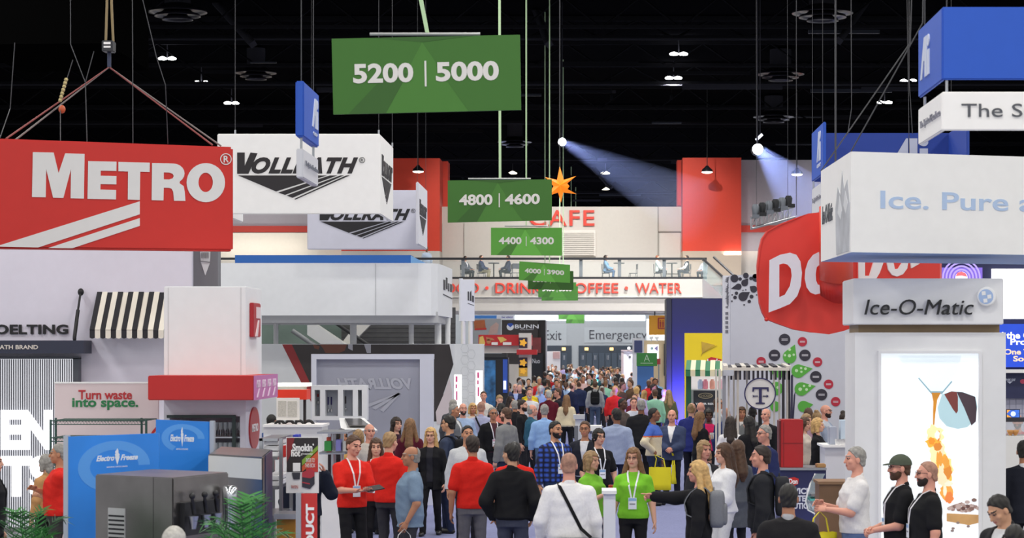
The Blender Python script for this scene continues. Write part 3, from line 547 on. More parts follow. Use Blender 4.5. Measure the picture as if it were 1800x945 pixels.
# ------------------------------------------------------------------ blue display boards and steel machines
EB = mat('#2f8ae8', .4, var=.12, scale=1.2)
def blue_board(label, TL, TR, BR_, BL, edge, logo):
    t = thing('display_board', label, 'display board', (W(*BL)+W(*BR_))/2, 'blue display boards with cone logo'); a, b, c, d = W(*TL), W(*TR), W(*BR_), W(*BL)
    c.z = d.z = .9 if edge == 'r' else 0; fr = quad(a, b, c, d)
    obj('board', MB().slab(d, c, b, a, (0, -1, 0), .05), EB, t); n = Vector((0, -.002, 0))
    e = MB(); x, y = (b, c) if edge == 'r' else (a, d); w_ = .045 if edge == 'r' else -.045; e.box(min(x.x, x.x+w_), max(x.x, x.x+w_), x.y-.02, x.y+.1, min(y.z, x.z), max(x.z, y.z)+.01); obj('edge_frame', e, mat('#aeb6c2', .4, .3), t)
    u0, v0, u1, v1 = logo; f2 = sub(fr, u0, v0, u1, v1); q = MB()
    q.text(f2, 'Electro', 0, .2, .43, .62, t=.004, bold=.03, shear=.35); q.text(f2, 'Freeze', .58, .2, 1, .62, t=.004, bold=.03, shear=.35)
    q.shape(f2, [(.44, .5), (.56, .5), (.5, -.1)], t=.004); q.shape(f2, circ(.5, .62, .055, 14, .14), t=.004); q.shape(f2, circ(.49, .82, .04, 14, .12), t=.004); q.shape(f2, [(.47, .9), (.5, 1.1), (.53, .92)], t=.004)
    q.text(f2, 'SERVING EXCELLENCE', .25, -.3, .75, -.2, t=.003)
    obj('logo', q, mat('#e8eef6', .5), t)
    q = MB(); pts = [(.5+.4*math.cos(a), .84+.13*math.sin(a)) for a in [k*.2 for k in range(0, 22)]]; inn = [(.5+.27*math.cos(a), .84+.085*math.sin(a)) for a in [k*.2 for k in range(21, -1, -1)]]
    q.shape(fr, [(max(0.01, min(.99, x)), max(.02, min(.98, y))) for x, y in pts+inn], t=.0015); obj('swirl_print', q, mat('#5aa2ee', .4), t)
blue_board('larger blue display board with white cone logo behind the steel machine', (120, 767, 24), (279, 761, 25), (279, 945, 25), (120, 945, 24), 'l', (.3, .855, .76, .925))
blue_board('smaller blue display board with white cone logo on the machine top', (274, 737, 26), (369, 741, 26.4), (369, 833, 26.4), (274, 830, 26), 'r', (.26, .78, .7, .93))
SS = mat('#8d8a88', .28, 1, .1, 3); SSD = mat('#6c6a69', .32, 1, .12, 3)
def steel_box(label, L_, C_, R_, top):
    a, b, c = [Vector((X_(p, d), d, 0)) for p, d in (L_, C_, R_)]; d = a+c-b; t = thing('soft_serve_machine', label, 'machine', (a+c)/2, 'steel soft serve machines'); H = Vector((0, 0, top))
    q = MB(); b4 = [a, b, c, d]; q.add(b4+[p+H for p in b4], [(0, 1, 5, 4), (1, 2, 6, 5), (2, 3, 7, 6), (3, 0, 4, 7), (4, 5, 6, 7)]); obj('cabinet', q, SS, t, bevel=.012)
    return t, quad(a+H, b+H, b, a), quad(b+H, c+H, c, b)
t, f1, f2 = steel_box('brushed steel machine cabinet before the large blue board', (167, 22.6), (304, 22.0), (402, 23.0), 1.71)
q = MB(); q.shape(f1, [(.18, .45), (.4, .45), (.4, .82), (.18, .82)], t=.01); v = obj('vent', q, mat('#c9c9c9', .4, .8), t)
q = MB()
for k in range(14): q.shape(f1, [(.19, .46+k*.024), (.39, .46+k*.024), (.39, .47+k*.024), (.19, .47+k*.024)], t=.014)
obj('louvres', q, DKMETAL, v)
obj('seam', MB().shape(f1, [(.75, 0), (.755, 0), (.755, 1), (.75, 1)], t=.003), SSD, t)
q = MB().shape(f2, [(.12, .68), (.75, .68), (.75, .86), (.12, .86)], t=.05); obj('dispensing_head', q, BLACK, t)
for k, u in enumerate((.2, .42, .62)):
    p = f2(u, .8, .1); obj('draw_handle', MB().tube([p, p+Vector((0, -.09, .1)), p+Vector((0, -.1, .16))], .02, 8).ell(p+Vector((0, -.1, .17)), .03, .03, .03), BLACK, t); obj('spout', MB().tube([p+Vector((0, -.04, -.02)), p+Vector((0, -.04, -.14))], [.05, .025], 10), STEEL, t)
p = f2(.86, .86, .09); obj('cup_dispenser', MB().lathe([(.06, -.3), (.07, 0), (.075, .1), (.05, .12)], p, 16), mat('#c9ccd0', .2, .9), t)
t, f1, f2 = steel_box('taller grey steel machine right of the smaller blue board', (366, 25.4), (462, 24.6), (478, 26.5), Z_(803, 24.6))
obj('top_panel', MB().shape(f1, [(.02, .87), (.98, .87), (.98, .99), (.02, .99)], t=.01), mat('#d7d7d2', .4), t); obj('side_trim', MB().shape(f2, [(.2, .55), (.95, .55), (.95, 1), (.2, 1)], t=.01), mat('#25284a', .4), t)
for u, v in ((.25, .6), (.8, .68), (.55, .72)): obj('bolt', MB().ell(f1(u, v, .0), .012, .012, .012), STEEL, t)
# ------------------------------------------------------------------ potted palms
def palm(label, c, h, n, sd, spread):
    random.seed(sd); t = thing('potted_palm', label, 'plant', (c[0], c[1], 0), 'green potted palms at the steel machines')
    obj('pot', MB().lathe([(.13, 0), (.17, .3), (.19, .34), (.16, .34)], (c[0], c[1], 0), 20), mat('#3a3835', .5), t)
    for k in range(n):
        a = random.uniform(0, 6.28); sp = random.uniform(.35, 1)*spread; hh = h*random.uniform(.75, 1.05); d = Vector((math.cos(a), math.sin(a), 0)); q = MB(); P = []
        for j in range(9):
            u = j/8; P.append(Vector((c[0], c[1], .3))+d*(sp*u**1.3)+Vector((0, 0, (hh-.3)*(1-(1-u)**1.8)-sp*.35*u**3)))
        q.tube(P, [.008*(1-j/10) for j in range(9)], 4)
        for jj in range(4, 17):
            s = d.cross(Vector((0, 0, 1)))
            for sg in (-1, 1):
                j = max(1, jj//2); b = P[j] if jj % 2 == 0 or j == 8 else (P[j]+P[j+1])/2; L_ = .21*(1-abs(j/8-.5)*.8)
                tip = b+(s*sg*.8+(P[j]-P[j-1]).normalized()*.7)*L_+Vector((0, 0, -.05)); w_ = (P[j]-P[j-1]).normalized()*.007
                q.add([b-w_, b+w_, b*.45+tip*.55+w_*1.2, tip, b*.45+tip*.55-w_*.8], [(0, 1, 2, 3, 4)])
        obj('frond', q, mat(random.choice(('#245f29', '#2f7a33', '#1d5226', '#3f8a3c')), .5), t)
palm('bushy green potted palm before the grey steel machine', (X_(432, 20.5), 20.6), 1.62, 26, 3, .42)
palm('low green potted palm at the bottom left corner', (X_(52, 22), 22.0), 1.45, 22, 5, .4)
# ------------------------------------------------------------------ smokehouse sign, product stand, counter goods
t = thing('sign_board', 'black and white sign board reading Smokin hot with a red box picture', 'sign board', W(531, 866, 26)); D = 26
obj('board', MB().pbox(503, 768, 560, 866, D, .03), mat('#e9e7e4', .5), t)
obj('dark_print', MB().pbox(504, 769, 559, 829, D-.004, .004), mat('#262021', .5), t)
q = MB(); fr = front(D-.005); q.shape(fr, [(504, 769), (518, 769), (510, 800), (504, 812)], t=.003); obj('red_print', q, mat('#7c1f22', .5), t)
q = MB(); q.shape(fr, [(531, 818), (559, 790), (559, 804), (531, 829)], t=.003); obj('print', q, mat('#c9552c', .5), t); q = MB(); q.shape(fr, [(531, 808), (559, 782), (559, 792), (531, 819)], t=.003); obj('print', q, mat('#7fa036', .5), t); q = MB(); q.shape(fr, [(538, 822), (559, 804), (559, 829), (538, 829)], t=.003); obj('print', q, mat('#c2362c', .5), t)
q = MB(); q.text(fr, 'Smokin’', 514, 793, 552, 779, t=.008, bold=.04, w0=.003); q.text(fr, 'hot', 512, 802, 528, 790, t=.008, bold=.04, w0=.003); q.text(fr, 'giveaway', 529, 800, 550, 795, t=.006); q.shape(fr, [(515, 813), (528, 813), (528, 828), (515, 828)], t=.006); q.text(fr, 'ENTER TO', 538, 812, 553, 805, t=.006, w0=.003); q.text(fr, 'THIS BOX', 536, 821, 554, 814, t=.006, w0=.003)
obj('lettering', q, mat('#eceae6', .5), t); obj('win_lettering', MB().text(fr, 'WIN', 512, 858, 524, 852, t=.006, w0=.003), mat('#c96a64', .5), t)
q = MB(); q.shape(fr, [(531, 830), (546, 824), (553, 828), (553, 850), (545, 859), (531, 855)], t=.004, w0=.002); q.shape(fr, [(513, 830), (528, 830), (527, 842), (516, 842)], t=.004, w0=.002); obj('box_print', q, mat('#34343d', .5), t)
q = MB(); q.shape(fr, [(531, 830), (546, 823), (553, 827), (553, 836), (546, 840), (531, 838)], t=.005, w0=.003); q.shape(fr, [(531, 846), (545, 849), (545, 851), (531, 848)], t=.005, w0=.003); obj('box_print', q, mat('#b23440', .5), t)
obj('post', MB().tube([W(531, 866, 26.02), (W(531, 866, 26).x, 26.02, 0)], .025), STEEL, t); obj('base', MB().lathe([(.2, 0), (.2, .02), (.03, .03)], (W(531, 0, 26).x, 26.02, 0), 20), DKMETAL, t)
t = thing('sign_stand', 'red vertical stand sign reading PRODUCT in white', 'sign stand', (W(542, 0, 24).x, 24, 0)); D = 24
obj('board', MB().pbox(529, 867, 557, 1105, D, .04), mat('#c9302b', .5), t); obj('side_frame', MB().pbox(520, 866, 529, 1105, D-.03, .12), mat('#a9acb2', .4, .5), t)
sf = lambda u, v, w: W(537.5+15*v, 1010-125*u, D)+Vector((0, -w, 0)); obj('lettering', MB().text(sf, 'PRODUCT', 0, 1, 1, 0, t=.008, bold=.04), PAPER, t)
# fix reading direction of the vertical word
o_ = [c for c in t.children if c.name.startswith('lettering')][0]
t = thing('steel_rack', 'steel tray rack with white trays left of the Smokin hot sign', 'rack', (X_(484, 27), 27.3, 0))
for px, Dd in ((459, 27), (494, 27), (480, 28.2), (512, 28.2)): obj('post', MB().box(X_(px, Dd)-.02, X_(px, Dd)+.02, Dd-.02, Dd+.02, 0, Z_(770, 27)), STEEL, t)
for k, y in enumerate((770, 803, 855, 905)): obj('shelf', MB().box(X_(459, 27)-.02, X_(512, 28.2), 27-.02, 28.2, Z_(y, 27)-.03, Z_(y, 27)), STEEL, t)
for k, (y, n) in enumerate(((803, 3), (855, 2))):
    for j in range(n):
        z = Z_(y, 27)+.004+j*.065
        tag(obj('food_tray', MB().box(X_(463, 27), X_(489, 27), 27.04, 28.0, z, z+.055), mat('#e8e8e8', .4), bevel=.008), 'white food tray on the %s shelf of the steel rack, %s of its stack' % (('upper', 'middle')[k], ('lowest', 'second', 'topmost')[j if n == 3 else (0, 2)[j]]), 'tray', 'white trays on the steel rack')
tag(obj('carton', MB().pbox(497, 783, 507, 802.5, 27.2, .3), RED, bevel=.005), 'red carton low behind the Smokin hot sign', 'carton')
tag(obj('carton', MB().pbox(514, 764, 524, 778, 28.3, .3), mat('#3040b8', .5), bevel=.005), 'blue carton standing behind the Smokin hot sign', 'carton')
t = thing('prep_counter', 'steel prep counter with amber front beside the red stand sign', 'counter', (X_(500, 25.4), 25.4, 0)); obj('top', MB().pbox(481, 903, 520, 912, 25.2, .5), STEEL, t); obj('front_panel', MB().pbox(486, 912, 519, 1180, 25.3, .35), mat('#a8741c', .5), t); obj('leg', MB().pbox(482, 912, 484, 1180, 25.25, .05), STEEL, t); obj('leg', MB().pbox(482, 912, 484, 1180, 25.6, .05), STEEL, t)
t = thing('pedestal', 'plain white pedestal behind the man with the tablet', 'pedestal', W(585, 930, 33)); obj('body', MB().pbox(566, 862, 604, 981, 32, .7), PAPER, t, bevel=.01); obj('top', MB().pbox(563, 852, 607, 862, 31.9, .9), mat('#8f9296', .3, .8), t)
t = thing('steel_table', 'two level steel display table behind the red shirted man', 'table', (X_(590, 33), 33, 0))
obj('top', MB().box(X_(563, 33), X_(617, 33), 32.6, 33.6, Z_(760, 33), Z_(757, 33)), STEEL, t); obj('shelf', MB().box(X_(565, 33), X_(612, 33), 32.6, 33.6, Z_(796, 33), Z_(793, 33)), STEEL, t)
obj('post', MB().tube([(X_(585, 33), 33.1, 0), (X_(585, 33), 33.1, Z_(759, 33))], .04), STEEL, t)
obj('post', MB().tube([(X_(600, 33), 33.1, 0), (X_(600, 33), 33.1, Z_(759, 33))], .03), STEEL, t)
for k, (a, b, y, hx) in enumerate(((570, 582, 775, '#2f8d3f'), (574, 581, 768, '#d5553d'), (590, 599, 772, '#7d7dc0'), (603, 612, 775, '#b9bdbb'))):
    tag(obj('carton', MB().pbox(a, y, b, 792.6, 32.7 if k != 1 else 33.3, .2), mat(hx, .5), bevel=.004), '%s carton on the shelf of the steel display table' % ('green', 'orange', 'lilac', 'grey')[k], 'carton')
t = thing('white_counter', 'long white counter wall behind the steel rack', 'counter', W(512, 860, 36)); obj('body', MB().pbox(463, 750, 566, 950, 36, .8), mat('#e3e4e3', .5), t); obj('top', MB().pbox(462, 746, 567, 750, 35.95, .95), PAPER, t)
t = thing('food_warmer', 'red fronted counter warmer with lit glass top', 'food warmer', W(512, 745, 36.2)); obj('front_panel', MB().pbox(487, 684.5, 539, 702, 36.3, .5), mat('#d8341c', .5, emit=.15), t); obj('hood', MB().pbox(487, 673, 540, 679, 36.2, .6), mat('#fff8ea', .4, emit=1.2, var=.01), t); obj('glass', MB().pbox(488, 679, 539, 684.5, 36.25, .02), mat('#cfd8c8', .1, alpha=.4, var=0), t)
obj('leg', MB().pbox(489, 702, 492, 745, 36.5, .1), BLACK, t); obj('leg', MB().pbox(533, 702, 537, 745, 36.5, .1), BLACK, t)
t = thing('menu_board', 'framed cream menu board hung below the red warmer', 'menu board', W(505, 738, 36.1)); obj('frame', MB().pbox(486, 699, 526, 738, 36.06, .04), mat('#f1ede4', .5), t); obj('print', MB().pbox(489, 704, 503, 731, 36.05, .01).pbox(506, 705, 522, 732, 36.05, .01), mat('#c9c5b8', .6, var=.15, scale=60), t); obj('leg', MB().pbox(490, 738, 493, 747, 36.08, .03), BLACK, t); obj('leg', MB().pbox(519, 738, 522, 747, 36.08, .03), BLACK, t)
random.seed(8)
for k in range(4):
    x = 492+k*17; q = MB().tube([W(x+8*math.cos(a), 747-8*math.sin(a), 36.3) for a in [j*math.pi/8 for j in range(9)]], .025, 6); c = W(x, 750, 36.3); tag(obj('cookware_lid', q.tube([W(x-8, 747, 36.3), W(x+8, 747, 36.3)], .02, 6), BLACK), 'black rounded stand on the white counter, %s from left' % ('first', 'second', 'third', 'fourth')[k], 'stand', 'black stands on the white counter')
# utensil rack
t = thing('utensil_rack', 'white framed rack with utensils hanging in four bays', 'rack', W(597, 745, 40)); D = 40
q = MB().pbox(548, 677, 645, 685, D, .3)
for px in (548, 562.5, 594, 620, 636): q.pbox(px, 685, px+(5 if px < 560 else 9 if px > 630 else 9), 731, D, .3)
q.pbox(548, 731, 645, 738, D, .3); obj('frame', q, mat('#e4e6e8', .5), t); obj('back_panel', MB().pbox(549, 684, 644, 734, D+.3, .03), mat('#a9adb8', .6), t)
obj('leg', MB().pbox(552, 738, 556, 960, D+.05, .2), mat('#e4e6e8', .5), t); obj('leg', MB().pbox(637, 738, 641, 960, D+.05, .2), mat('#e4e6e8', .5), t)
for k, (px, hx, y0, y1) in enumerate(((551, '#b8242a', 692, 697), (555, '#b8242a', 692, 697), (559, '#b8242a', 692, 697), (572, '#c84a44', 697, 716), (577, '#2a2566', 697, 711), (582.5, '#2a2566', 697, 711), (597.5, '#3a2f34', 696, 708), (602, '#3a2f34', 696, 709), (607.5, '#3a2f34', 696, 709), (622, '#2a2f70', 693, 708), (625, '#2f3f9e', 693, 707), (628.5, '#4a5fc0', 695, 702))):
    u = thing('utensil', '%s handled utensil hanging in bay %s of the white rack' % ({'#b8242a': 'red', '#c84a44': 'coral', '#2a2566': 'dark blue', '#3a2f34': 'brown'}.get(hx, 'blue'), 'one' if px < 562 else 'two' if px < 590 else 'three' if px < 615 else 'four'), 'utensil', W(px, 718, D+.2), 'utensils in bay %d' % (1 if px < 562 else 2 if px < 590 else 3 if px < 615 else 4))
    obj('handle', MB().tube([W(px, y0, D+.29), W(px, y1, D+.29)], .012, 6), mat(hx, .5), u); obj('bowl', MB().tube([W(px, y1, D+.29), W(px, y1+8, D+.29)], .005, 5).ell(W(px, y1+10, D+.28), .022, .012, .03), STEEL, u)
t = thing('display_table', 'slanted white tray table behind the seated salesmen', 'table', (X_(622, 39), 39, 0)); q = MB().slab(W(600, 756, 38.5), W(664, 756, 38.5), W(640, 734, 39.7), W(596, 734, 39.7), (0, -.7, .7), .05); obj('top', q, mat('#ececea', .4), t); obj('tray', MB().slab(W(612, 750, 38.7)+Vector((0, 0, .03)), W(650, 750, 38.7)+Vector((0, 0, .03)), W(634, 738, 39.5)+Vector((0, 0, .03)), W(606, 738, 39.5)+Vector((0, 0, .03)), (0, -.7, .7), .02), SS, t)
for px in (604, 650): obj('leg', MB().tube([(X_(px, 39.2), 39.2, 0), (X_(px, 39.2), 39.2, Z_(750, 39.2))], .03), PAPER, t)
# translucent display panel with mirrored lettering
t = thing('glass_partition', 'large framed translucent panel with mirrored ghost lettering', 'partition', W(653, 880, 44)); D = 44
q = MB().pbox(547, 622, 761, 631, D, .4).pbox(547, 631, 556, 890, D, .4).pbox(738, 631, 749, 890, D, .4).pbox(749, 631, 761, 890, D, .3); obj('frame', q, mat('#d5d7e2', .5), t)
obj('pane', MB().pbox(556, 631, 738, 890, D+.15, .03), mat('#a5a7b3', .25, var=.06, scale=1), t)
q = MB(); q.text(front(D+.14), 'VOLLRATH', 592, 684, 722, 664, t=.005, bold=.04, shear=.3, flip=True)
for k in range(3): q.shape(front(D+.14), [(640+k*14, 712+k*4), (700, 690-k*0), (704, 692), (646+k*14, 716+k*4)], t=.004)
obj('lettering', q, mat('#b7b9c2', .4), t)
# ------------------------------------------------------------------ two storey white stand
t = thing('two_storey_stand', 'white two storey stand with a long blank curved fascia on pillars', 'stand', (X_(590, 62), 62, 0)); D = 60.0
path = [(X_(383, 60), 60), (X_(735, 60), 60), (X_(757, 60), 60.15), (X_(769, 60.4), 60.5), (X_(776, 61), 61.2), (X_(795, 64.6), 64.6)]
z0, z1 = Z_(554, 60), Z_(462, 60); q = MB()
for (a, b), (c, d) in zip(path, path[1:]): q.slab((a, b, z0), (c, d, z0), (c, d, z1), (a, b, z1), Vector((d-b, a-c, 0)).normalized(), .2)
obj('fascia', q, mat('#e4e6e8', .5), t); obj('seam', MB().pbox(660, 463, 660.6, 554, D-.01, .02), mat('#a9abad', .5), t)
obj('deck', MB().box(X_(463, 60)-1.5, X_(772, 61), 60.4, 66, z0-.18, z0+.1), mat('#b9babb', .6), t)
q = MB(); A, B = Vector((*path[-2], 0)), Vector((*path[-1], 0)); sf = quad((A.x, A.y, z1), (B.x, B.y, z1), (B.x, B.y, z0), (A.x, A.y, z0))
for a, b, c, d in ((.12, .52, .3, .72), (.36, .55, .5, .78), (.56, .52, .7, .68), (.78, .52, .95, .68)): q.shape(sf, [(a, b), (c, b), (c, d), (a, d)], [[(a+.04, b), (a+.05, d-.05), (c-.04, d-.05), (c-.04, b+.01)]] if 0 else [], t=.01)
q.shape(sf, [(.1, .42), (.95, .38), (.95, .4), (.1, .44)], t=.01); obj('logo', q, mat('#3a3a3e', .5), t)
for px, w_ in ((485, 9), (621, 12), (723, 9), (770, 12), (787, 10)):
    x = X_(px, 62.3 if px < 780 else 63.8); y = 62.3 if px < 780 else 63.8; obj('pillar', MB().lathe([(w_/2/69, 0), (w_/2/69, z0)], (x, y, 0), 18), mat('#e2e3e1', .5), t)
q = MB().pbox(380, 604, 798, 900, 61.6, .1); obj('lower_wall', q, mat('#d4d6d8', .55), t)
q = MB(); fr = front(61.6); q.shape(fr, [(496, 605), (513, 605), (565, 715), (565, 746), (550, 712)], t=.01); obj('stripe_print', q, mat('#8d1f22', .5), t)
q = MB(); q.shape(fr, [(513, 605), (790, 605), (797, 640), (780, 690), (770, 740), (580, 745), (565, 715)], t=.008); obj('photo_print', q, mat('#2e2828', .5, var=.35, scale=.6), t)
q = MB(); q.shape(fr, [(562, 605), (610, 605), (606, 616), (596, 620), (572, 620), (568, 612)], t=.012); q.shape(fr, [(550, 605), (562, 608), (560, 614), (553, 612)], t=.012); obj('photo_print', q, mat('#6b4030', .6), t)
q = MB(); q.shape(fr, [(612, 605), (620, 605), (620, 616), (612, 612)], t=.012); q.shape(fr, [(640, 605), (652, 605), (652, 620), (645, 620)], t=.012); obj('photo_print', q, mat('#a5a5ad', .6), t)
q = MB(); q.shape(fr, [(795, 690), (790, 664), (781, 690), (766, 724), (768, 745), (790, 745)], t=.012); obj('photo_print', q, mat('#cbbfc0', .6), t)
t = thing('blue_banner', 'long blue box standing above the white fascia', 'banner', W(580, 462, 64)); obj('box', MB().pbox(413, 448, 722, 482, 64, 1), mat('#1f5fb0', .5), t); q = MB().slab(W(722, 482, 64), W(750, 482, 68), W(750, 463, 68), W(722, 449, 64), (.3, -1, 0), .1); obj('end_panel', q, mat('#6ba7e0', .5), t)
# glimpse below the upper deck
struct('wall_dark_brick', MB().pbox(600, 540, 800, 626, 84, .3), mat('#4b4b4a', .8, var=.1, scale=3))
q = MB()
for k in range(5): q.pbox(600, 568+k*8, 800, 568.4+k*8, 83.98, .05)
struct('trim_4', q, mat('#3a3a39', .8))
struct('wall_green_glass', MB().pbox(400, 540, 600, 660, 86, .2), mat('#5e6f66', .3, var=.2, scale=1))
t = thing('escalator', 'grey escalator seen between the pillars under the white fascia', 'escalator', W(580, 640, 82)); A, B = W(540, 560, 82), W(836, 760, 82)
q = MB().slab(A+Vector((0, 0, -.55)), B+Vector((0, 0, -.55)), B, A, (0, -1, 0), 1); obj('truss_cladding', q, mat('#c9cac6', .5), t); obj('handrail', MB().tube([A+Vector((.6, -.1, .12)), B+Vector((.6, -.1, .12))], .07, 6), BLACK, t); obj('handrail', MB().tube([A+Vector((-.5, -.1, -.4)), B+Vector((-.5, -.1, -.4))], .09, 6), mat('#7c7f80', .4, .5), t)
q = MB().slab(W(595, 610, 83), W(612, 610, 83), W(655, 566, 83), W(628, 566, 83), (0, -1, 0), .4); obj('stair_side', q, mat('#c4c2ba', .6), t)
t = thing('stand_sign', 'small white rounded double sign with black logo on two white legs', 'stand sign', (X_(820, 75), 75, 0)); D = 75
obj('panel', MB().lathe([(3.5/56, 0), (3.5/56, 75/56)], (X_(810, D), D+.06, Z_(564, D)), 16).pbox(811, 491, 834, 564, D, .1), mat('#dcdee0', .5), t)
q = MB(); q.shape(front(D), [(822, 512), (824.5, 512), (824.5, 528), (822, 527)], t=.01); q.shape(front(D), [(826, 514), (828.5, 510), (829, 529), (826, 528)], t=.01); q.shape(front(D), [(830, 519), (833, 520), (833, 531), (830, 530)], t=.01); q.shape(front(D), [(822, 532), (833, 536), (833, 537), (822, 533)], t=.01); obj('logo', q, mat('#3a3a3e', .5), t)
for px in (814, 827): obj('leg', MB().tube([(X_(px, D), D+.06, 0), (X_(px, D), D+.06, Z_(564, D))], .07, 12), mat('#e2e0d8', .5), t)
t = thing('stand_column', 'wide white column with thin hexagon outline pattern', 'stand column', W(824, 800, 64)); D = 64; obj('box', MB().pbox(797, 604, 849, 803, D, .8), mat('#dcdee0', .5), t); q = MB(); fr = front(D)
for k in range(6):
    for j in range(2):
        cx, cy = 817+j*11.5, 612+k*20+j*10
        hx = [(cx+7.2*math.cos(a), cy+9*math.sin(a)) for a in [math.pi/3*i for i in range(6)]]; hi = [(cx+6.8*math.cos(a), cy+8.5*math.sin(a)) for a in [math.pi/3*i for i in range(6)]]; q.shape(fr, hx, [hi], t=.006)
obj('hexagon_print', q, mat('#b9bcc0', .5), t)
for k, (a, b, y0, y1) in enumerate(((798, 811, 658, 716), (836, 848, 651, 712))):
    t = thing('light_column', 'slim backlit white and pink column sign, %s of the pair' % ('left', 'right')[k], 'lit sign', W((a+b)/2, y1, 62.5), 'backlit column signs'); q = MB(); q.pbox(a, y0, b, 806, 62.5, .2); obj('light_box', q, mat('#ffffff', .5, emit=1.1, var=.01), t); q = MB(); q.pbox(a+3, y0+3, a+6, y0+13, 62.49, .01).pbox(a+3, y0+17, a+5.5, y0+24, 62.49, .01).pbox(a+3.5, y0+29, a+6, y0+45, 62.49, .01); obj('lettering', q, mat('#e23c86', .5), t)
# ------------------------------------------------------------------ far stands left of the aisle
D = 72.0
t = thing('display_case', 'dark blue lit display stand with equipment pictures behind the hexagon column', 'display case', W(870, 800, D))
obj('body', MB().pbox(849, 628, 893, 808, D, 1), mat('#20242c', .5), t); obj('header', MB().pbox(849, 621, 891, 628, D-.05, .4), mat('#26282b', .5), t)
obj('screen', MB().pbox(850, 633, 871, 800, D-.03, .03), mat('#2c5f8c', .4, var=.6, scale=4, emit=.12), t); obj('panel', MB().pbox(872, 633, 884, 800, D-.02, .02), mat('#17181d', .5), t); obj('panel', MB().pbox(884, 631, 892, 690, D-.03, .03), mat('#2f55b4', .5), t)
obj('screen', MB().pbox(885, 669, 889.5, 684, D-.06, .03), mat('#eef4ff', .4, emit=1.2, var=.01), t)
D = 110.0
t = thing('stand_wall', 'dark brown stand wall with white lettering and a blue and white round logo', 'stand wall', W(920, 740, D))
obj('panel', MB().pbox(882, 562, 945, 740, D, .3), mat('#3d3734', .6), t); obj('side_panel', MB().pbox(945, 562, 959, 740, D+.2, .3), mat('#2b2725', .6), t); obj('edge_trim', MB().pbox(959, 563, 961.5, 740, D+.2, .3), mat('#c4c4c6', .5), t)
q = MB(); fr = front(D); q.text(fr, 'BUNN', 905, 577, 947, 570, t=.02, bold=.02); q.text(fr, 'TRUSTED EQUIPMENT', 914, 580, 938, 578.3, t=.02); obj('lettering', q, PAPER, t)
q = MB(); q.shape(fr, circ(897, 574, 6.3), t=.02); obj('logo', q, PAPER, t); q = MB(); q.shape(fr, [(891.5, 570), (894, 567.8), (900, 567.8), (902.5, 570), (897, 575)], t=.03); obj('logo', q, mat('#2c56b8', .5), t)
obj('photo_print', MB().pbox(936, 593, 951, 620, D-.03, .03), mat('#8c3b38', .5, var=.5, scale=1), t); obj('lettering', MB().text(front(D-.1), 'Nuo', 936, 638, 949, 630, t=.02), PAPER, t)
obj('lower_panel', MB().pbox(935, 621, 954, 700, D-.08, .08), mat('#24262a', .6), t)
D = 98.0
t = thing('food_stand', 'red and white food stand with yellow flower pictures on its white pillar', 'stand', W(900, 740, D))
obj('header', MB().pbox(841, 588, 935, 607, D, .8), mat('#c8242a', .5), t)
q = MB(); fr = front(D); q.shape(fr, circ(859, 600, 4, 14), t=.02); q.shape(fr, [(854, 592), (866, 594), (870, 598), (856, 598)], t=.02); obj('food_print', q, mat('#c07e55', .6), t)
q = MB(); q.shape(fr, [(874, 592), (884, 592), (891, 597), (880, 602)], t=.02); q.shape(fr, [(843, 592), (849, 590), (853, 602), (852, 606), (842, 606)], t=.02); obj('food_print', q, mat('#e9c46a', .6), t)
q = MB(); q.shape(fr, [(864, 601), (875, 601), (875, 606), (864, 606)], t=.02); q.shape(fr, [(884, 601), (899, 601), (899, 606), (884, 606)], t=.02); obj('lettering', q, PAPER, t)
obj('pillar', MB().pbox(912, 585, 934, 740, D-.3, .3), mat('#e9e5df', .5), t); obj('shelf', MB().pbox(908, 614, 944, 623, D-.8, .5), mat('#c3262b', .5), t)
for k, (y, s_) in enumerate(((602, 7), (637, 7), (652, 6))):
    obj('picture_panel', MB().pbox(912, y-9, 927, y+9, D-.34, .04), mat('#3a3047' if k < 2 else '#e0b04a', .5), t); q = MB()
    q.shape(front(D-.34), [(919.5+s_*(1+.25*math.cos(5*a))*.8*math.cos(a), y+s_*(1+.25*math.cos(5*a))*.8*math.sin(a)) for a in [j*.2 for j in range(31)]], t=.02); obj('flower_print', q, mat('#f2b53a', .5, emit=.25), t)
obj('counter', MB().pbox(849, 607, 912, 620, D+.3, .5), mat('#cfcac4', .5), t); obj('counter', MB().pbox(849, 640, 912, 740, D+.3, .5), mat('#cfcac4', .5), t)
D = 104.0
t = thing('photo_banner', 'grey banner with a sandwich picture above the red food stand', 'banner', W(855, 590, D)); obj('panel', MB().pbox(826, 560, 881, 760, D, .2), mat('#9fa3a6', .5), t)
q = MB(); fr = front(D); q.shape(fr, [(833, 563), (852, 562), (854, 578), (834, 580)], t=.02); obj('photo_print', q, mat('#b8653a', .6, var=.4, scale=1), t); q = MB(); q.shape(fr, [(858, 588), (862, 574), (872, 566), (877, 570), (874, 586)], t=.02); obj('photo_print', q, mat('#c2a49a', .6, var=.2, scale=1), t); q = MB(); q.shape(fr, [(835, 577), (855, 576), (855, 579), (835, 580)], t=.03); obj('photo_print', q, RED, t)
D = 106.0
t = thing('hanging_strip', 'blue and white strip sign just under the bridge above the sandwich banner', 'hanging sign', W(860, 560, D)); obj('panel', MB().pbox(828, 554, 873, 559.5, D, .1), mat('#3f86d6', .5), t); obj('panel', MB().pbox(873, 553, 903, 560, D, .1), mat('#e8eaf2', .5), t); obj('lettering', MB().text(front(D), 'be vikan', 882, 558.5, 902, 555.5, t=.02), mat('#4a4fb0', .5), t); obj('pole', MB().tube([W(845, 559, D+.1), (W(845, 0, D).x, D+.1, 0)], .05), STEEL, t)
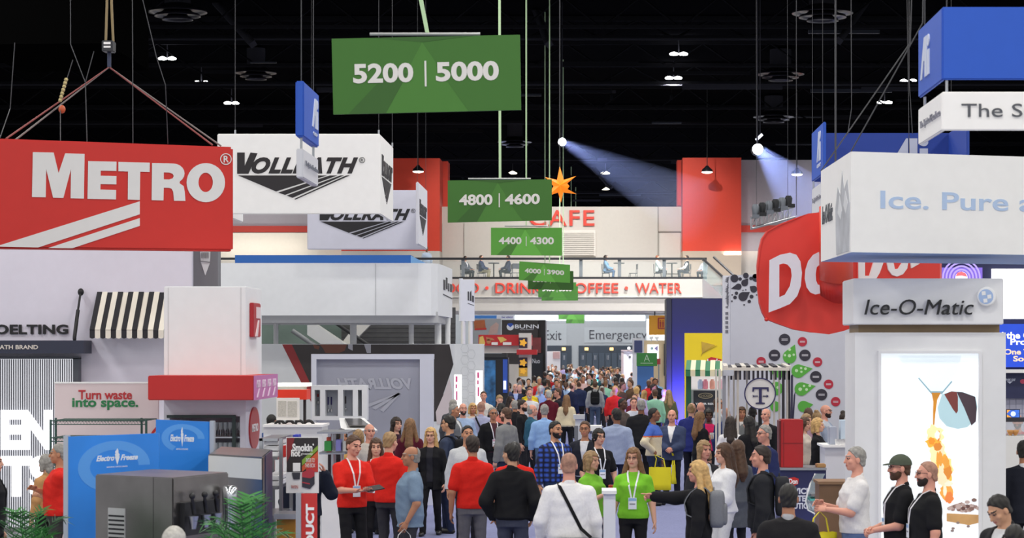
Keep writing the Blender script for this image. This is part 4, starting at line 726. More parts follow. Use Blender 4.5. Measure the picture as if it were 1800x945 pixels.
t = thing('photo_board', 'white and pink picture board before the far left doors', 'sign board', W(973, 640, 160)); obj('board', MB().pbox(961, 617, 985, 740, 160, .1), mat('#e9e6e6', .5), t); obj('photo_print', MB().pbox(972, 618, 984, 630, 159.95, .05), mat('#cda7a4', .6, var=.3, scale=1), t)
# ------------------------------------------------------------------ far stands right of the aisle
t = thing('kiosk', 'white lit kiosk beside the wide far doors', 'kiosk', W(1103, 700, 120)); obj('body', MB().pbox(1094, 616, 1113, 740, 120, .8), mat('#e3e1e6', .5), t); obj('frame', MB().pbox(1092, 614.5, 1113.5, 617, 119.9, .9).pbox(1092, 614.5, 1096, 740, 119.95, .3), mat('#b09f9f', .5), t); obj('emblem', MB().lathe([(.05, 0), (.06, .02)], W(1107, 627, 119.99), 14, 0, 'y'), mat('#55585c', .5), t); obj('lamp', MB().ell(W(1105.5, 611.5, 119.8), .07, .07, .06), mat('#ffffff', .5, emit=6, var=.01), t)
t = thing('wood_stand', 'pale wood stand with white lit picture and white track spots on top', 'stand', W(1150, 720, 100)); obj('wall', MB().pbox(1128, 598, 1172, 740, 100, .3), mat('#cbb691', .6), t); obj('light_box', MB().pbox(1138, 605, 1158, 630, 99.9, .1), mat('#f7f8fc', .5, emit=.9, var=.01), t)
q = MB(); q.shape(front(99.9), [(1150, 612), (1156, 607), (1156, 617)], t=.02); obj('picture_print', q, mat('#a99fd8', .5), t); q = MB(); q.shape(front(99.9), circ(1146, 612, 2.5, 12), t=.02); obj('picture_print', q, mat('#a8cdd0', .5), t)
obj('side_screen', MB().pbox(1167, 604, 1172, 660, 99.9, .1), mat('#1f2024', .5), t)
for x in (1142, 1152): obj('spot', MB().tube([W(x, 594, 99.6), W(x+6, 592.5, 99.6)], .05).tube([W(x+3, 593, 99.6), W(x+3, 599, 99.9)], .02), PAPER, t)
t = thing('screen_pillar', 'white pillar with a dark blue panel left of the pale wood stand', 'pillar', W(1121, 720, 98)); obj('body', MB().pbox(1112, 594, 1132, 740, 98, .3), mat('#dedfe4', .5), t); obj('panel', MB().pbox(1115, 598, 1129, 619, 97.9, .1), mat('#3b4470', .5), t)
t = thing('sign_board', 'green board with white capital A monogram', 'sign board', W(1137, 640, 94)); obj('board', MB().pbox(1119, 620, 1155, 643, 94, .1), mat('#2f7a34', .5), t); q = MB(); q.text(front(94), 'A', 1132, 635, 1142, 623, t=.02, bold=-.02); q.shape(front(94), [(1126, 637.5), (1148, 637.5), (1148, 638.3), (1126, 638.3)], t=.02); obj('lettering', q, mat('#c7dcc6', .5), t); obj('base_panel', MB().pbox(1120, 643, 1149, 745, 94.02, .08), mat('#3a6aa8', .5, var=.3, scale=.7), t)
t = thing('sign_board', 'small red and white notice right of the green board', 'sign board', W(1158, 645, 94.5)); obj('board', MB().pbox(1155, 630, 1161, 640, 94.5, .1), mat('#a8343c', .5), t); obj('post', MB().pbox(1157, 640, 1159, 743, 94.5, .1), GREY, t)
t = thing('restroom_sign', 'orange hanging sign with a red framed trio of figures', 'hanging sign', W(1157, 588, 126)); obj('panel', MB().pbox(1141, 554, 1180, 588, 126, .15), mat('#e8a21f', .5), t); q = MB(); fr = front(126); q.shape(fr, [(1157, 558), (1176, 558), (1178, 560), (1178, 576), (1176, 578), (1157, 578), (1156, 576), (1156, 560)], [[(1158.5, 560), (1176, 560), (1176, 576), (1158.5, 576)]], t=.03)
for x in (1161, 1165.5, 1170): q.shape(fr, circ(x, 563.3, 1.1, 10), t=.03); q.shape(fr, [(x-1.5, 565), (x+1.5, 565), (x+1.2, 575), (x-1.2, 575)], t=.03)
obj('pictogram', q, mat('#a8382a', .5), t); obj('bracket', MB().box(X_(1150, 126), X_(1152, 126), 126.05, 126.1, Z_(554, 126), 4.85), DKMETAL, t)
struct('wall_partition_right', MB().pbox(1136, 560, 1200, 740, 132, .3), mat('#8b8d8e', .7))
# ------------------------------------------------------------------ right stands
D = 72.0
t = thing('stand_tower', 'tall navy stand tower with blue glow at its foot', 'stand tower', W(1225, 780, D)); obj('box', MB().pbox(1181, 524, 1300, 781, D, 2.0), mat('#262850', .5), t, bevel=.02); obj('side_frame', MB().pbox(1171.5, 524, 1180.5, 781, D+.05, 1.8), mat('#33353c', .4), t, bevel=.01)
L = bpy.data.lights.new('blue_uplight', 'AREA'); L.energy = 260; L.size = 1.2; L.color = (.15, .12, 1); o = bpy.data.objects.new('blue_uplight', L); COL.objects.link(o); o.location = (X_(1192, D), D-.9, .9); o.rotation_euler = (math.radians(-115), 0, 0); o.rotation_euler = (math.radians(115), 0, 0)
D = 64.0
t = thing('snack_board', 'bright yellow snack panel with triangular chip picture above the striped awning', 'sign panel', W(1238, 800, D)); obj('panel', MB().pbox(1204, 585, 1275, 802, D, .4), mat('#f2d41c', .5), t)
q = MB(); fr = front(D); q.shape(fr, [(1233, 600), (1257, 606), (1234, 620)], t=.02); obj('chip_print', q, mat('#c9a53a', .6, var=.2, scale=3), t); q = MB(); q.shape(fr, [(1232, 626), (1234, 620), (1260, 607), (1259, 608), (1235, 621)], t=.02); obj('line_print', q, mat('#a98c2a', .6), t); q = MB(); q.shape(fr, [(1240, 642), (1244, 630), (1250, 627), (1268, 631), (1268, 642)], t=.02); lg = obj('logo', q, mat('#c2242a', .5), t); obj('lettering', MB().text(front(D-.03), "Lay's", 1243, 642, 1266, 630, t=.02, bold=.03), PAPER, lg)
D = 54.0
t = thing('striped_stand', 'small green stand with green and cream striped awning and poster counter', 'stand', W(1240, 840, D))
q = MB(); n = 8
for k in range(n):
    a, b = 1205+k*8.6, 1205+(k+1)*8.6; c, d = 1207+k*8.4, 1207+(k+1)*8.4
    q.add([W(c, 634, D), W(d, 634, D), W(b, 651, D-.6), W(a, 651, D-.6)], [(0, 1, 2, 3)], k % 2); q.add([W(a, 651, D-.6), W(b, 651, D-.6), W(b, 661, D-.6), W(a, 661, D-.6)], [(0, 1, 2, 3)], k % 2)
o = obj('awning', q, [mat('#2f7d55', .6), mat('#efe4bf', .6)], t); o.modifiers.new('thickness', 'SOLIDIFY').thickness = .02
obj('post', MB().pbox(1206, 655, 1215, 838, D-.4, .12), mat('#1f5a3e', .5), t); obj('back_wall', MB().pbox(1207, 634, 1276, 690, D+.5, .1), mat('#f2efec', .6, emit=.15), t); obj('counter', MB().pbox(1215, 684, 1276, 838, D-.2, .6), mat('#e4e4e2', .5), t)
obj('poster', MB().pbox(1219, 686, 1262, 836, D-.24, .03), mat('#33343a', .5), t); q = MB(); fr = front(D-.25); q.shape(fr, circ(1240, 695, 13, 20, 5), [circ(1240, 695, 11.5, 20, 4)], t=.01); q.text(fr, 'CHICKEN', 1230, 697, 1250, 693, t=.01); obj('emblem', q, mat('#b8ab8a', .5), t); obj('lettering', MB().text(fr, 'YOUR RECIPE', 1222, 711, 1266, 707.5, t=.01, bold=.03), PAPER, t)
for k, (x, hx) in enumerate(((1231, '#b5c3e0'), (1240, '#e08a9c'), (1252, '#e8a694'), (1266, '#e7b9c6'))):
    tag(obj('drink_jar', MB().lathe([(.05, 0), (.06, .02), (.06, .17), (.035, .2), (.035, .22)], W(x, 684, D+.05)+Vector((0, 0, .008)), 14), mat(hx, .3, emit=.1)), '%s drink jar on the counter under the green striped awning' % ('pale blue', 'pink', 'peach', 'pale rose')[k], 'jar', 'drink jars under the awning')
# tree wall
D = 50.0
t = thing('stand_wall', 'pale grey stand wall with a green leaf tree of round labels and black drops', 'stand wall', W(1385, 855, D)); obj('panel', MB().pbox(1284, 483, 1494, 856, D, .4), mat('#c6c7d1', .55), t); obj('side_panel', MB().pbox(1271.5, 484, 1283, 856, D+.2, .4), mat('#e3e3e8', .5), t); obj('end_frame', MB().pbox(1494, 560, 1502, 856, D+.1, .2), mat('#d5d5d6', .5), t)
DKT = mat('#2e2b38', .5); DKL = mat('#33304a', .5); LG = mat('#55a83c', .5); LGL = mat('#bfe0b0', .5); CR = mat('#b3253b', .5); fr = front(D)
Pq = lambda x, y: (1280+x/5.56, 570+y/5.56)
q = MB()
for x, y, r in ((1291, 489, 7), (1301, 490, 3), (1311, 484, 5), (1320, 489, 3), (1327, 485, 4), (1294.5, 515, 3), (1311, 509, 1.2), (1306, 510, 1), (1292, 522.5, 3.2), (1321, 521, 3.5), (1317, 529.5, 3), (1308, 535.5, 1.5), (1286.5, 529, 1.4), (1287, 518, 1.3), (1330, 518, 1.2), (1329, 488, 7)): q.shape(fr, circ(x, y, r, 18), t=.01)
def drop(q, x, y, r, ax, ay, m=0, t=.01):
    an = math.atan2(ay-y, ax-x); P = [(x+r*math.cos(an+a), y+r*math.sin(an+a)) for a in [math.pi*(.3+1.4*k/18) for k in range(19)]]+[(ax, ay)]; q.shape(fr, P, t=t, m=m)
for a in ((1298, 503.5, 5.5, 1285, 507), (1309, 497, 6, 1315, 489), (1325, 508, 6, 1318, 503), (1306, 521, 8, 1318, 513)): drop(q, *a)
obj('drops_print', q, DKT, t)
q = MB()
for P in ([(583, 380), (600, 380), (612, 945), (590, 945)], [(612, 500), (626, 485), (634, 490), (630, 945), (612, 945)], [(655, 700), (640, 945), (624, 945), (642, 690), (655, 655)], [(535, 660), (547, 672), (550, 945), (535, 945)]): q.shape(fr, [Pq(*p) for p in P], t=.008)
obj('stems_print', q, DKL, t)
q = MB()
for a in ((600, 315, 66, 652, 195), (685, 455, 66, 825, 430), (715, 630, 66, 855, 600), (500, 455, 66, 372, 430), (470, 625, 66, 350, 600), (735, 800, 55, 830, 780), (460, 800, 50, 400, 780)): drop(q, *Pq(a[0], a[1]), a[2]/5.56, *Pq(a[3], a[4]), t=.012)
obj('leaves_print', q, LG, t)
q = MB()
for x, y, r in ((598, 305, 16), (600, 245, 14), (555, 300, 12), (640, 295, 12), (667, 450, 16), (712, 425, 12), (755, 432, 14), (715, 462, 12), (703, 632, 18), (765, 635, 14), (740, 600, 12), (797, 597, 14), (485, 615, 14), (450, 410, 14)): q.shape(fr, circ(*Pq(x, y), r/5.56, 12), t=.015)
obj('icons_print', q, LGL, t)
q = MB(); q2 = MB(); q3 = MB()
for x, y, r in ((551, 146, 56), (452, 300, 56), (750, 300, 56), (856, 510, 56), (912, 685, 56)):
    c = Pq(x, y); q.shape(fr, circ(*c, r/5.56, 24), t=.012); 
    for j in range(2): q3.shape(fr, [(c[0]-5.5, c[1]-1.4+j*2), (c[0]+5.5, c[1]-1.4+j*2), (c[0]+5.5, c[1]-.4+j*2), (c[0]-5.5, c[1]-.4+j*2)], t=.014)
for x, y, r in ((725, 168, 46), (322, 362, 46), (873, 366, 46), (981, 583, 46), (1050, 753, 46)):
    c = Pq(x, y); q2.shape(fr, circ(*c, r/5.56, 24), t=.012)
    for j in range(2): q3.shape(fr, [(c[0]-4.5, c[1]-1.3+j*1.8), (c[0]+4.5, c[1]-1.3+j*1.8), (c[0]+4.5, c[1]-.4+j*1.8), (c[0]-4.5, c[1]-.4+j*1.8)], t=.014)
obj('dark_labels_print', q, DKT, t); obj('red_labels_print', q2, CR, t); obj('label_lettering', q3, mat('#d6d3da', .5), t)
q = MB(); sfp = front(D+.2)
for k in range(18): q.shape(sfp, [(1274+random.uniform(0, 6), 488+k*3), (1280+random.uniform(0, 2), 486+k*3), (1279, 491+k*3)], t=.01)
for k in range(5): q.shape(sfp, [(1275, 548+k*8), (1280, 548+k*8), (1280, 553+k*8), (1275, 553+k*8)], t=.01)
obj('lettering', q, mat('#77777f', .5), t)
# slatted pavilion with round T sign
D = 46.0
t = thing('slat_pavilion', 'open pavilion of dark and pale vertical slats', 'pavilion', W(1335, 870, D)); xa, xb = X_(1275, D), X_(1389, D)
PS = mat('#d6cfc4', .6); DS = mat('#2a2730', .6)
q = MB()
for k in range(14): x = 1284+k*7.8; q.pbox(x, 650, x+3.4, 667, D, .08)
obj('fringe', q, DS, t); obj('fascia', MB().pbox(1270, 645.5, 1388, 651, D-.02, .06), PS, t)
q = MB(); q2 = MB()
for k in range(15): x = 1272+k*7.9; (q if k % 2 else q2).add([W(x, 645.5, D), W(x+7.9, 645.5, D), W(x*.93+87, 640.5, D+2), W((x+7.9)*.93+87, 640.5, D+2)], [(0, 1, 3, 2)])
obj('roof_slats', q, DS, t).modifiers.new('thickness', 'SOLIDIFY').thickness = .03; obj('roof_slats', q2, PS, t).modifiers.new('thickness', 'SOLIDIFY').thickness = .03
for px, w_, Dd, m in ((1259, 3, D-.2, PS), (1265, 4, D-.2, PS), (1273, 6, D+.1, mat('#9fa0a8', .5)), (1281, 3, D+.4, PS), (1290, 3, D+1, PS), (1297, 4, D+.05, PS), (1313, 3, D+1.4, PS), (1361, 3, D+.05, PS), (1370, 3, D+1.2, PS), (1377, 4.5, D+.0, DS), (1384, 3, D+.3, PS), (1387.5, 3, D, DS)):
    obj('post', MB().box(X_(px, Dd)-w_/2*Dd/F, X_(px, Dd)+w_/2*Dd/F, Dd, Dd+.06, 0, Z_(648, D)), m, t)
obj('side_box', MB().pbox(1272, 650, 1290, 660, D-.06, .2), mat('#c2c4cc', .5), t)
t = thing('round_sign', 'round white sign with dark blue ring and serif letter T', 'sign', W(1336, 719, D-.3)); q = MB().lathe([(26.3/91.3, -.03), (26.3/91.3, .03)], W(1336, 691.5, D-.27), 40, 0, 'y'); q2 = MB(); q2.shape(front(D-.31), circ(1336, 691.5, 28, 40), [circ(1336, 691.5, 26, 40)], t=.03); obj('board', q, mat('#efece6', .5), t); NV = mat('#2b2858', .5); obj('rim', q2, NV, t)
q = MB(); fr = front(D-.31); Tp = lambda x, y: (1280+x/5.56, 570+y/5.56)
q.shape(fr, [Tp(*p) for p in ((238, 612), (395, 612), (395, 655), (384, 655), (376, 630), (328, 630), (328, 760), (358, 764), (358, 776), (268, 776), (268, 764), (300, 760), (300, 630), (256, 630), (248, 655), (236, 655))], t=.02)
q.shape(fr, [Tp(*p) for p in ((240, 695), (290, 695), (290, 703), (240, 703))], t=.02); q.shape(fr, [Tp(*p) for p in ((338, 695), (375, 695), (375, 685), (396, 699), (375, 714), (375, 703), (338, 703))], t=.02); q.shape(fr, [Tp(*p) for p in ((236, 684), (248, 699), (236, 714), (256, 699))], t=.02)
obj('lettering', q, NV, t); obj('post', MB().tube([W(1336, 718, D-.25), (W(1336, 0, D).x, D-.25, 0)], .04), DKMETAL, t)
# red twisted hanging sign
RS = mat('#d8352a', .5); RSL = mat('#e8503a', .5)
D = 36.0
t = thing('hanging_sign', 'big red rounded hanging sign with white letters and a folded middle', 'hanging sign', W(1420, 583, D))
Q = lambda x, y: (1320+x/3.938, 360+y/3.938)
out = [(480, 60), (400, 68), (300, 92), (190, 135), (110, 180), (75, 230), (58, 300), (44, 420), (48, 560), (60, 680), (80, 745), (105, 790), (180, 820), (300, 862), (420, 882), (540, 886), (640, 872), (740, 835), (740, 300), (640, 160), (560, 70)]
def curve_sign(u, v, w=0): # face bows towards the back at its left edge
    k = (u-1330)/180; Dd = D+.9*(1-k)*(1-k)-.3*w; return W(u, v, Dd)+Vector((0, -w, 0))
q = MB(); q.shape(lambda u, v, w: W(u, v, D)+Vector((0, -w, 0)), [Q(*p) for p in out], t=.25, w0=-.25); obj('face_panel', q, RS, t, bevel=.03)
q = MB(); fr = front(D-.26)
q.shape(fr, [Q(*p) for p in ((128, 382), (200, 345), (270, 330), (315, 345), (342, 390), (353, 470), (345, 560), (320, 630), (270, 685), (200, 715), (122, 744))], [[Q(*p) for p in ((196, 412), (196, 638), (235, 620), (270, 560), (282, 490), (276, 440), (252, 412), (225, 405))]], t=.01)
oo = [(470, 325), (430, 345), (395, 390), (376, 450), (372, 510), (385, 570), (410, 605), (445, 620), (495, 608), (495, 530), (478, 555), (462, 550), (452, 525), (448, 480), (455, 430), (480, 410)]
q.shape(fr, [Q(*p) for p in oo], t=.01); obj('lettering', q, mat('#dcd9e2', .5), t)
q = MB(); x0, x1 = Q(460, 0)[0], Q(690, 0)[0]; n = 14; V = []
for k in range(n+1):
    a = math.pi*k/n; x = x0+(x1-x0)*(1-math.cos(a))/2; y = D-.28-.55*math.sin(a); V += [W(x, 365, D)+Vector((0, y-D, 0)), W(x, 491+10*math.sin(a), D)+Vector((0, y-D, 0))]
q.add(V, [(2*k, 2*k+1, 2*k+3, 2*k+2) for k in range(n)], 0, True); o = obj('fold', q, RSL, t); o.modifiers.new('thickness', 'SOLIDIFY').thickness = .05
q = MB(); V = []
for k in range(n+1):
    a = math.pi*k/n; x = x0+(x1+8-x0)*k/n; V += [W(x, 490+12*math.sin(a), D)+Vector((0, -.28-.5*math.sin(a), 0)), W(x+2, 520+14*math.sin(a), D)+Vector((0, -.28-.02*math.sin(a), 0))]
q.add(V, [(2*k, 2*k+1, 2*k+3, 2*k+2) for k in range(n)], 0, True); o = obj('fold', q, RS, t); o.modifiers.new('thickness', 'SOLIDIFY').thickness = .04
obj('corner_ball', MB().ell(W(*Q(108, 792), D), .035, .04, .03), RS, t)
q = MB().slab(W(1490, 500, D+.4), W(1652, 500, D+1.8), W(1652, 380, D+1.8), W(1490, 380, D+.4), (-.3, -1, 0), .2); obj('second_panel', q, RS, t)
q = MB(); f2 = quad(W(1490, 380, D+.4), W(1652, 380, D+1.8), W(1652, 500, D+1.8), W(1490, 500, D+.4)); L2 = lambda x, y: ((Q(x, y)[0]-1490)/162, 1-(Q(x, y)[1]-380)/120)
q.shape(f2, [L2(*p) for p in ((735, 250), (820, 240), (880, 290), (905, 400), (880, 470), (855, 512), (735, 512))], [[L2(*p) for p in ((780, 300), (820, 310), (838, 400), (812, 490), (780, 490))]], t=.02)
q.shape(f2, [L2(*p) for p in ((930, 400), (940, 450), (965, 485), (1000, 495), (1040, 480), (1070, 440), (1080, 380), (1035, 400), (1010, 440), (985, 445), (975, 400))], t=.02); q.shape(f2, [L2(*p) for p in ((1095, 400), (1100, 438), (1160, 405))], t=.02); obj('lettering', q, mat('#e6dfe0', .5), t)
for px in (1400, 1470, 1600): obj('cable', MB().tube([W(px, 378, D+.1+(1.3 if px > 1590 else 0)), (W(px, 0, D).x, D+.1+(1.3 if px > 1590 else 0), 17.4)], .005, 4), CABLE, t)
# lighting truss behind the red sign
t = thing('lighting_truss', 'short silver truss with stage lamps behind the red sign', 'lighting truss', W(1350, 400, 55)); D = 55
q = MB(); A = [W(1320, 402, D), W(1395, 382, D+1)]
for dz in (0, .25): q.tube([A[0]+Vector((0, 0, dz)), A[1]+Vector((0, 0, dz))], .03, 6)
for k in range(8): a = A[0].lerp(A[1], k/8); b = A[0].lerp(A[1], (k+1)/8); q.tube([a, b+Vector((0, 0, .25))], .015, 4); q.tube([a, a+Vector((0, 0, .25))], .015, 4)
q.tube([A[0]+Vector((0, -.3, 0)), A[1]+Vector((0, -.3, 0))], .03, 6); obj('truss_frame', q, STEEL, t)
for k in range(6): a = A[0].lerp(A[1], k/6.5); obj('lamp_head', MB().lathe([(.07, 0), (.09, .2), (.06, .26)], a+Vector((.1, -.1, .3)), 10).box(a.x+.02, a.x+.18, D-.2, D, a.z+.24, a.z+.32), DKMETAL if k % 2 else mat('#70757c', .4, .6), t)
for px in (1330, 1385): obj('cable', MB().tube([W(px, 395, D+.3), (W(px, 0, D).x, D+.3, 17.4)], .005, 4), CABLE, t)
# bright stage spots
for i, (px, py, lab) in enumerate(((988, 249, 'small bright blue white stage spot above the orange star'), (1332, 262, 'bright blue white stage spot above the right red tower'))):
    Dd = 100 if i == 0 else 90; c = W(px, py, Dd); t = thing('stage_spot', lab, 'stage lamp', c, 'stage spots'); r_ = .16+.04*i
    obj('lens', MB().ell(c, r_, .06, r_), mat('#f4f7ff', .4, emit=25, var=.01), t); obj('housing', MB().lathe([(r_*.8, .5), (r_*1.15, .0)], c+Vector((0, .5, 0)), 16, 0, 'y'), DKMETAL, t); obj('yoke', MB().tube([c+Vector((0, .2, r_)), (c.x, Dd+.2, 17.4)], .03), STEELG, t)
t = thing('tube_light', 'small slanted white tube light beside the bright right stage spot', 'stage lamp', W(1338, 240, 92)); obj('tube', MB().tube([W(1329, 246, 92), W(1340, 236, 92)], .06), mat('#eef0ff', .4, emit=1.5, var=.01), t); obj('hanger', MB().tube([W(1336, 240, 92), (W(1336, 0, 92).x, 92, 17.4)], .02), STEELG, t)
# ------------------------------------------------------------------ red cabinet, counters, podium
D = 37.0
t = thing('counter', 'dark blue printed counter with grey top and red logo below the red cabinet', 'counter', W(1410, 906, D)); obj('body', MB().pbox(1371, 826, 1452, 960, D, .8), mat('#262a5c', .5, var=.25, scale=1.5), t); obj('top', MB().pbox(1369, 822, 1453, 826, D-.05, .9), mat('#9b9da2', .3, .5), t); fr = front(D)
q = MB(); q.shape(fr, [(1385, 840), (1396, 838), (1404, 841), (1403, 850), (1395, 854), (1386, 851)], t=.01); lg = obj('logo', q, RED, t); obj('lettering', MB().text(front(D-.01), 'Don', 1387, 850, 1402, 841, t=.008, bold=.03), PAPER, lg)
q = MB(); q.text(fr, 'SERVICE', 1374, 868, 1424, 857, t=.01, bold=.04); q.text(fr, 'CENTER', 1378, 881, 1424, 870, t=.01, bold=.04); q.text(fr, 'SOLUTIONS', 1374, 894, 1436, 883, t=.01, bold=.04); obj('lettering', q, mat('#d5d7e2', .5), t)
t = thing('cabinet', 'glossy red two door cabinet standing on the counter', 'cabinet', W(1392, 822, D+.1)); obj('body', MB().pbox(1373, 737, 1412, 821.3, D+.1, .45), mat('#b81d20', .35), t, bevel=.01)
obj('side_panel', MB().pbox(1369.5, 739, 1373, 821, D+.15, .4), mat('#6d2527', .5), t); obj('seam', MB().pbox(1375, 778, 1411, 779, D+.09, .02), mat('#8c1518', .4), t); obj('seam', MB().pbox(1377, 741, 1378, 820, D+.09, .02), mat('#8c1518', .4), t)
D = 32.0
t = thing('podium', 'walnut brown wooden podium beside the man in white polo', 'podium', W(1470, 1000, D)); obj('body', MB().pbox(1440, 850, 1492, 990, D, .6), mat('#7b5a3c', .5, var=.12, scale=3), t); obj('top', MB().pbox(1438, 846, 1496, 851, D-.04, .7), mat('#8a6848', .5), t)
t = thing('blender_guard', 'curved clear plastic food guard beside the podium', 'food guard', W(1432, 905, 34)); D = 34
q = MB(); prof = [(1433, 832), (1424, 850), (1419, 868), (1416, 880), (1420, 896), (1437, 905)]
for (a, b), (c, d) in zip(prof, prof[1:]): q.slab(W(c, d, D), W(c+16, d, D+.8), W(a+16, b, D+.8), W(a, b, D), (-1, -.6, 0), .015)
obj('shield', q, mat('#cfe3e2', .1, alpha=.4, var=0), t); obj('stand', MB().pbox(1426, 868, 1441, 872, D, .5).pbox(1432, 872, 1436, 970, D+.2, .1), STEEL, t); obj('tray', MB().pbox(1424, 876, 1441, 880, D, .6), mat('#5fb9ae', .4), t); obj('rim', MB().tube([W(a, b, D) for a, b in prof], .012, 6), PAPER, t)
t = thing('demo_counter', 'white demonstration counter behind the podium', 'counter', W(1470, 860, 40)); obj('body', MB().pbox(1450, 786, 1505, 930, 40, .9), mat('#d9dadf', .5), t); obj('top', MB().pbox(1447, 782, 1508, 786, 39.9, 1.1), PAPER, t)
for k, (a, b, y0, hx, nm, lab) in enumerate(((1453, 462+1000, 797-15, '#d7dde4', 'napkin_box', 'pale box at left end of the white demonstration counter'), (1458, 1471, 750, '#aeb5c4', 'display_block', 'grey metal block on the white demonstration counter'), (1478, 1500, 738, '#cfe0ee', 'display_block', 'tall pale blue block on the white demonstration counter'))):
    if k: tag(obj(nm, MB().pbox(a, y0, b, 781.8, 40.1, .35), mat(hx, .4), bevel=.01), lab, 'display block')
for k in range(7): tag(obj('cup', MB().lathe([(.03, 0), (.04, .1), (.043, .1)], (X_(1472+k*4.2, 39.95), 39.97, Z_(782, 39.9)+.0), 12), PAPER), 'white paper cup along the edge of the demonstration counter', 'cup', 'paper cups along the demonstration counter edge')
tag(obj('paper_bag', MB().pbox(1436, 815, 1452, 821.5, 36.98+.1, .3), mat('#b58a58', .7), bevel=.01), 'small brown paper bag on the blue counter end', 'paper bag')
t = thing('info_kiosk', 'slim white pedestal kiosk with grey screen in the crowd', 'kiosk', W(1017, 800, 58)); obj('body', MB().pbox(1011, 736, 1027, 840, 56, .4), mat('#dfe0e2', .5), t); obj('screen', MB().pbox(1009.5, 748, 1016, 790, 55.95, .05), mat('#77797e', .5), t); obj('top', MB().pbox(1008, 729, 1028, 736, 55.9, .5), mat('#c9cbce', .4), t)
t = thing('white_table', 'small white square table in the crowd beside the slim kiosk', 'table', W(1043, 800, 57)); obj('top', MB().pbox(1029, 748, 1058, 757, 57, .7), mat('#f0efe9', .5), t); obj('leg', MB().pbox(1040, 757, 1046, 840, 57.3, .1), mat('#d9d9d5', .5), t)
t = thing('white_pedestal', 'tall white pedestal between the green shirted women', 'pedestal', W(1070, 1000, 28.5)); obj('body', MB().pbox(1061, 868, 1082, 1060, 28.4, .5), mat('#e6e8ec', .5), t); obj('top', MB().pbox(1058, 862, 1084, 868, 28.35, .6), PAPER, t)
# ------------------------------------------------------------------ white tower with glowing coffee picture
D = 28.0; TWM = mat('#ececec', .5)
t = thing('stand_tower', 'white stand tower with dark slanted lettering and glowing coffee picture', 'stand tower', W(1632, 1047, D))
obj('header', MB().pbox(1500, 489, 1764, 570, D-.12, 1.2), TWM, t, bevel=.01); obj('wood_neck', MB().pbox(1509, 568, 1757, 586, D+.05, 1.0), mat('#86704f', .5, var=.1, scale=3), t)
q = MB().pbox(1503, 584, 1548, 1047, D, 1.1).pbox(1722, 584, 1768, 1047, D, 1.1).pbox(1548, 584, 1722, 619, D, 1.1); obj('body', q, TWM, t)
obj('picture_frame', MB().pbox(1544, 616, 1726, 621, D-.04, .05).pbox(1544, 621, 1549, 1047, D-.04, .05).pbox(1721, 621, 1726, 1047, D-.04, .05), mat('#eeeeef', .5), t)
lb = obj('light_box', MB().pbox(1549, 621, 1721, 1047, D+.05, .1), mat('#f1f7fa', .5, emit=.5, var=.02, scale=1), t)
fr = front(D+.05); G = lambda x, y: (1580+x/3.568, 680+y/3.568)
def pr(nm, pts, hx, t_=.004, em=.5, var=.0, holes=()): q = MB(); q.shape(fr, [G(*p) for p in pts], [[G(*p) for p in h] for h in holes], t=t_); obj(nm, q, mat(hx, .5, emit=em, var=var or .02, scale=4), lb)
ring = [(60-95+190*math.cos(a)+170, -110+150*math.sin(a)) for a in [math.pi*k/20 for k in range(0, 21)]]
pr('carafe_print', [(-10, -200), (395, -200), (375, -120), (330, -40), (270, 30), (205, 30), (120, -60), (40, -120)], '#e6f1f5', .003, .46)
pr('carafe_print', [(200, 25), (275, 25), (330, -40), (336, -34), (270, 44), (205, 44), (120, -56), (126, -60)], '#8fb0bc', .005, .3)
pr('cup_print', [(270, 45), (330, 25), (400, 30), (480, 60), (492, 120), (480, 200), (430, 250), (370, 262), (300, 245), (255, 195), (243, 130)], '#b4d3da', .004, .35)
pr('cup_print', [(285, 45), (330, 26), (362, 30), (370, 60), (370, 150), (360, 165), (340, 140)], '#7a3a34', .006, .25); pr('cup_print', [(362, 30), (400, 32), (478, 60), (488, 130), (482, 215), (455, 240), (410, 130)], '#4a3a42', .006, .2)
pr('coffee_print', [(205, 35), (262, 35), (240, 80), (228, 170), (222, 240), (214, 240), (214, 160), (216, 90)], '#d08a28', .006, .4, .2)
random.seed(11); blob = lambda cx, cy, rx, ry, n=26: [(cx+rx*math.cos(2*math.pi*k/n)*(1+random.uniform(-.22, .22)), cy+ry*math.sin(2*math.pi*k/n)*(1+random.uniform(-.22, .22))) for k in range(n)]
for cx, cy, rx, ry, hx in ((225, 300, 55, 60, '#f6d9a0'), (215, 350, 45, 35, '#f0a83c'), (245, 420, 55, 70, '#f7dca6'), (285, 520, 55, 90, '#f5cf86'), (255, 470, 22, 40, '#f0a83c'), (300, 560, 30, 70, '#f1b048'), (300, 660, 40, 50, '#e79a45'), (205, 340, 20, 22, '#e08a2a'), (280, 440, 20, 24, '#efa23a'), (315, 690, 26, 34, '#d8793c'), (240, 300, 16, 26, '#fff4dd')):
    pr('coffee_print', blob(cx, cy, rx, ry), hx, .0045+.0003*len(lb.children), .6, .1)
for k in range(16):
    a = random.uniform(0, 1); pr('coffee_print', blob(215+95*a+random.uniform(-38, 38), 270+420*a, random.uniform(10, 30), random.uniform(14, 46), 16), random.choice(('#f3c27a', '#eba243', '#f8e2b8', '#dd8a34', '#fbeed2')), .0085+.0002*k, .4, .1)
pr('block_print', [(300, 790), (500, 800), (500, 850), (440, 865), (300, 840)], '#c79a63', .004, .3, .15)
for k in range(46):
    x, y = random.uniform(315, 498), random.uniform(705, 785); y = max(y, 760-(x-315)*.35)
    pr('bean_print', [(x+17*math.cos(a)*(1 if k % 2 else .8), y+12*math.sin(a)) for a in [j*.8 for j in range(8)]], random.choice(('#8a6a60', '#a88a80', '#6a4a44', '#c5aea6')), .006+.0002*k, .25, .2)
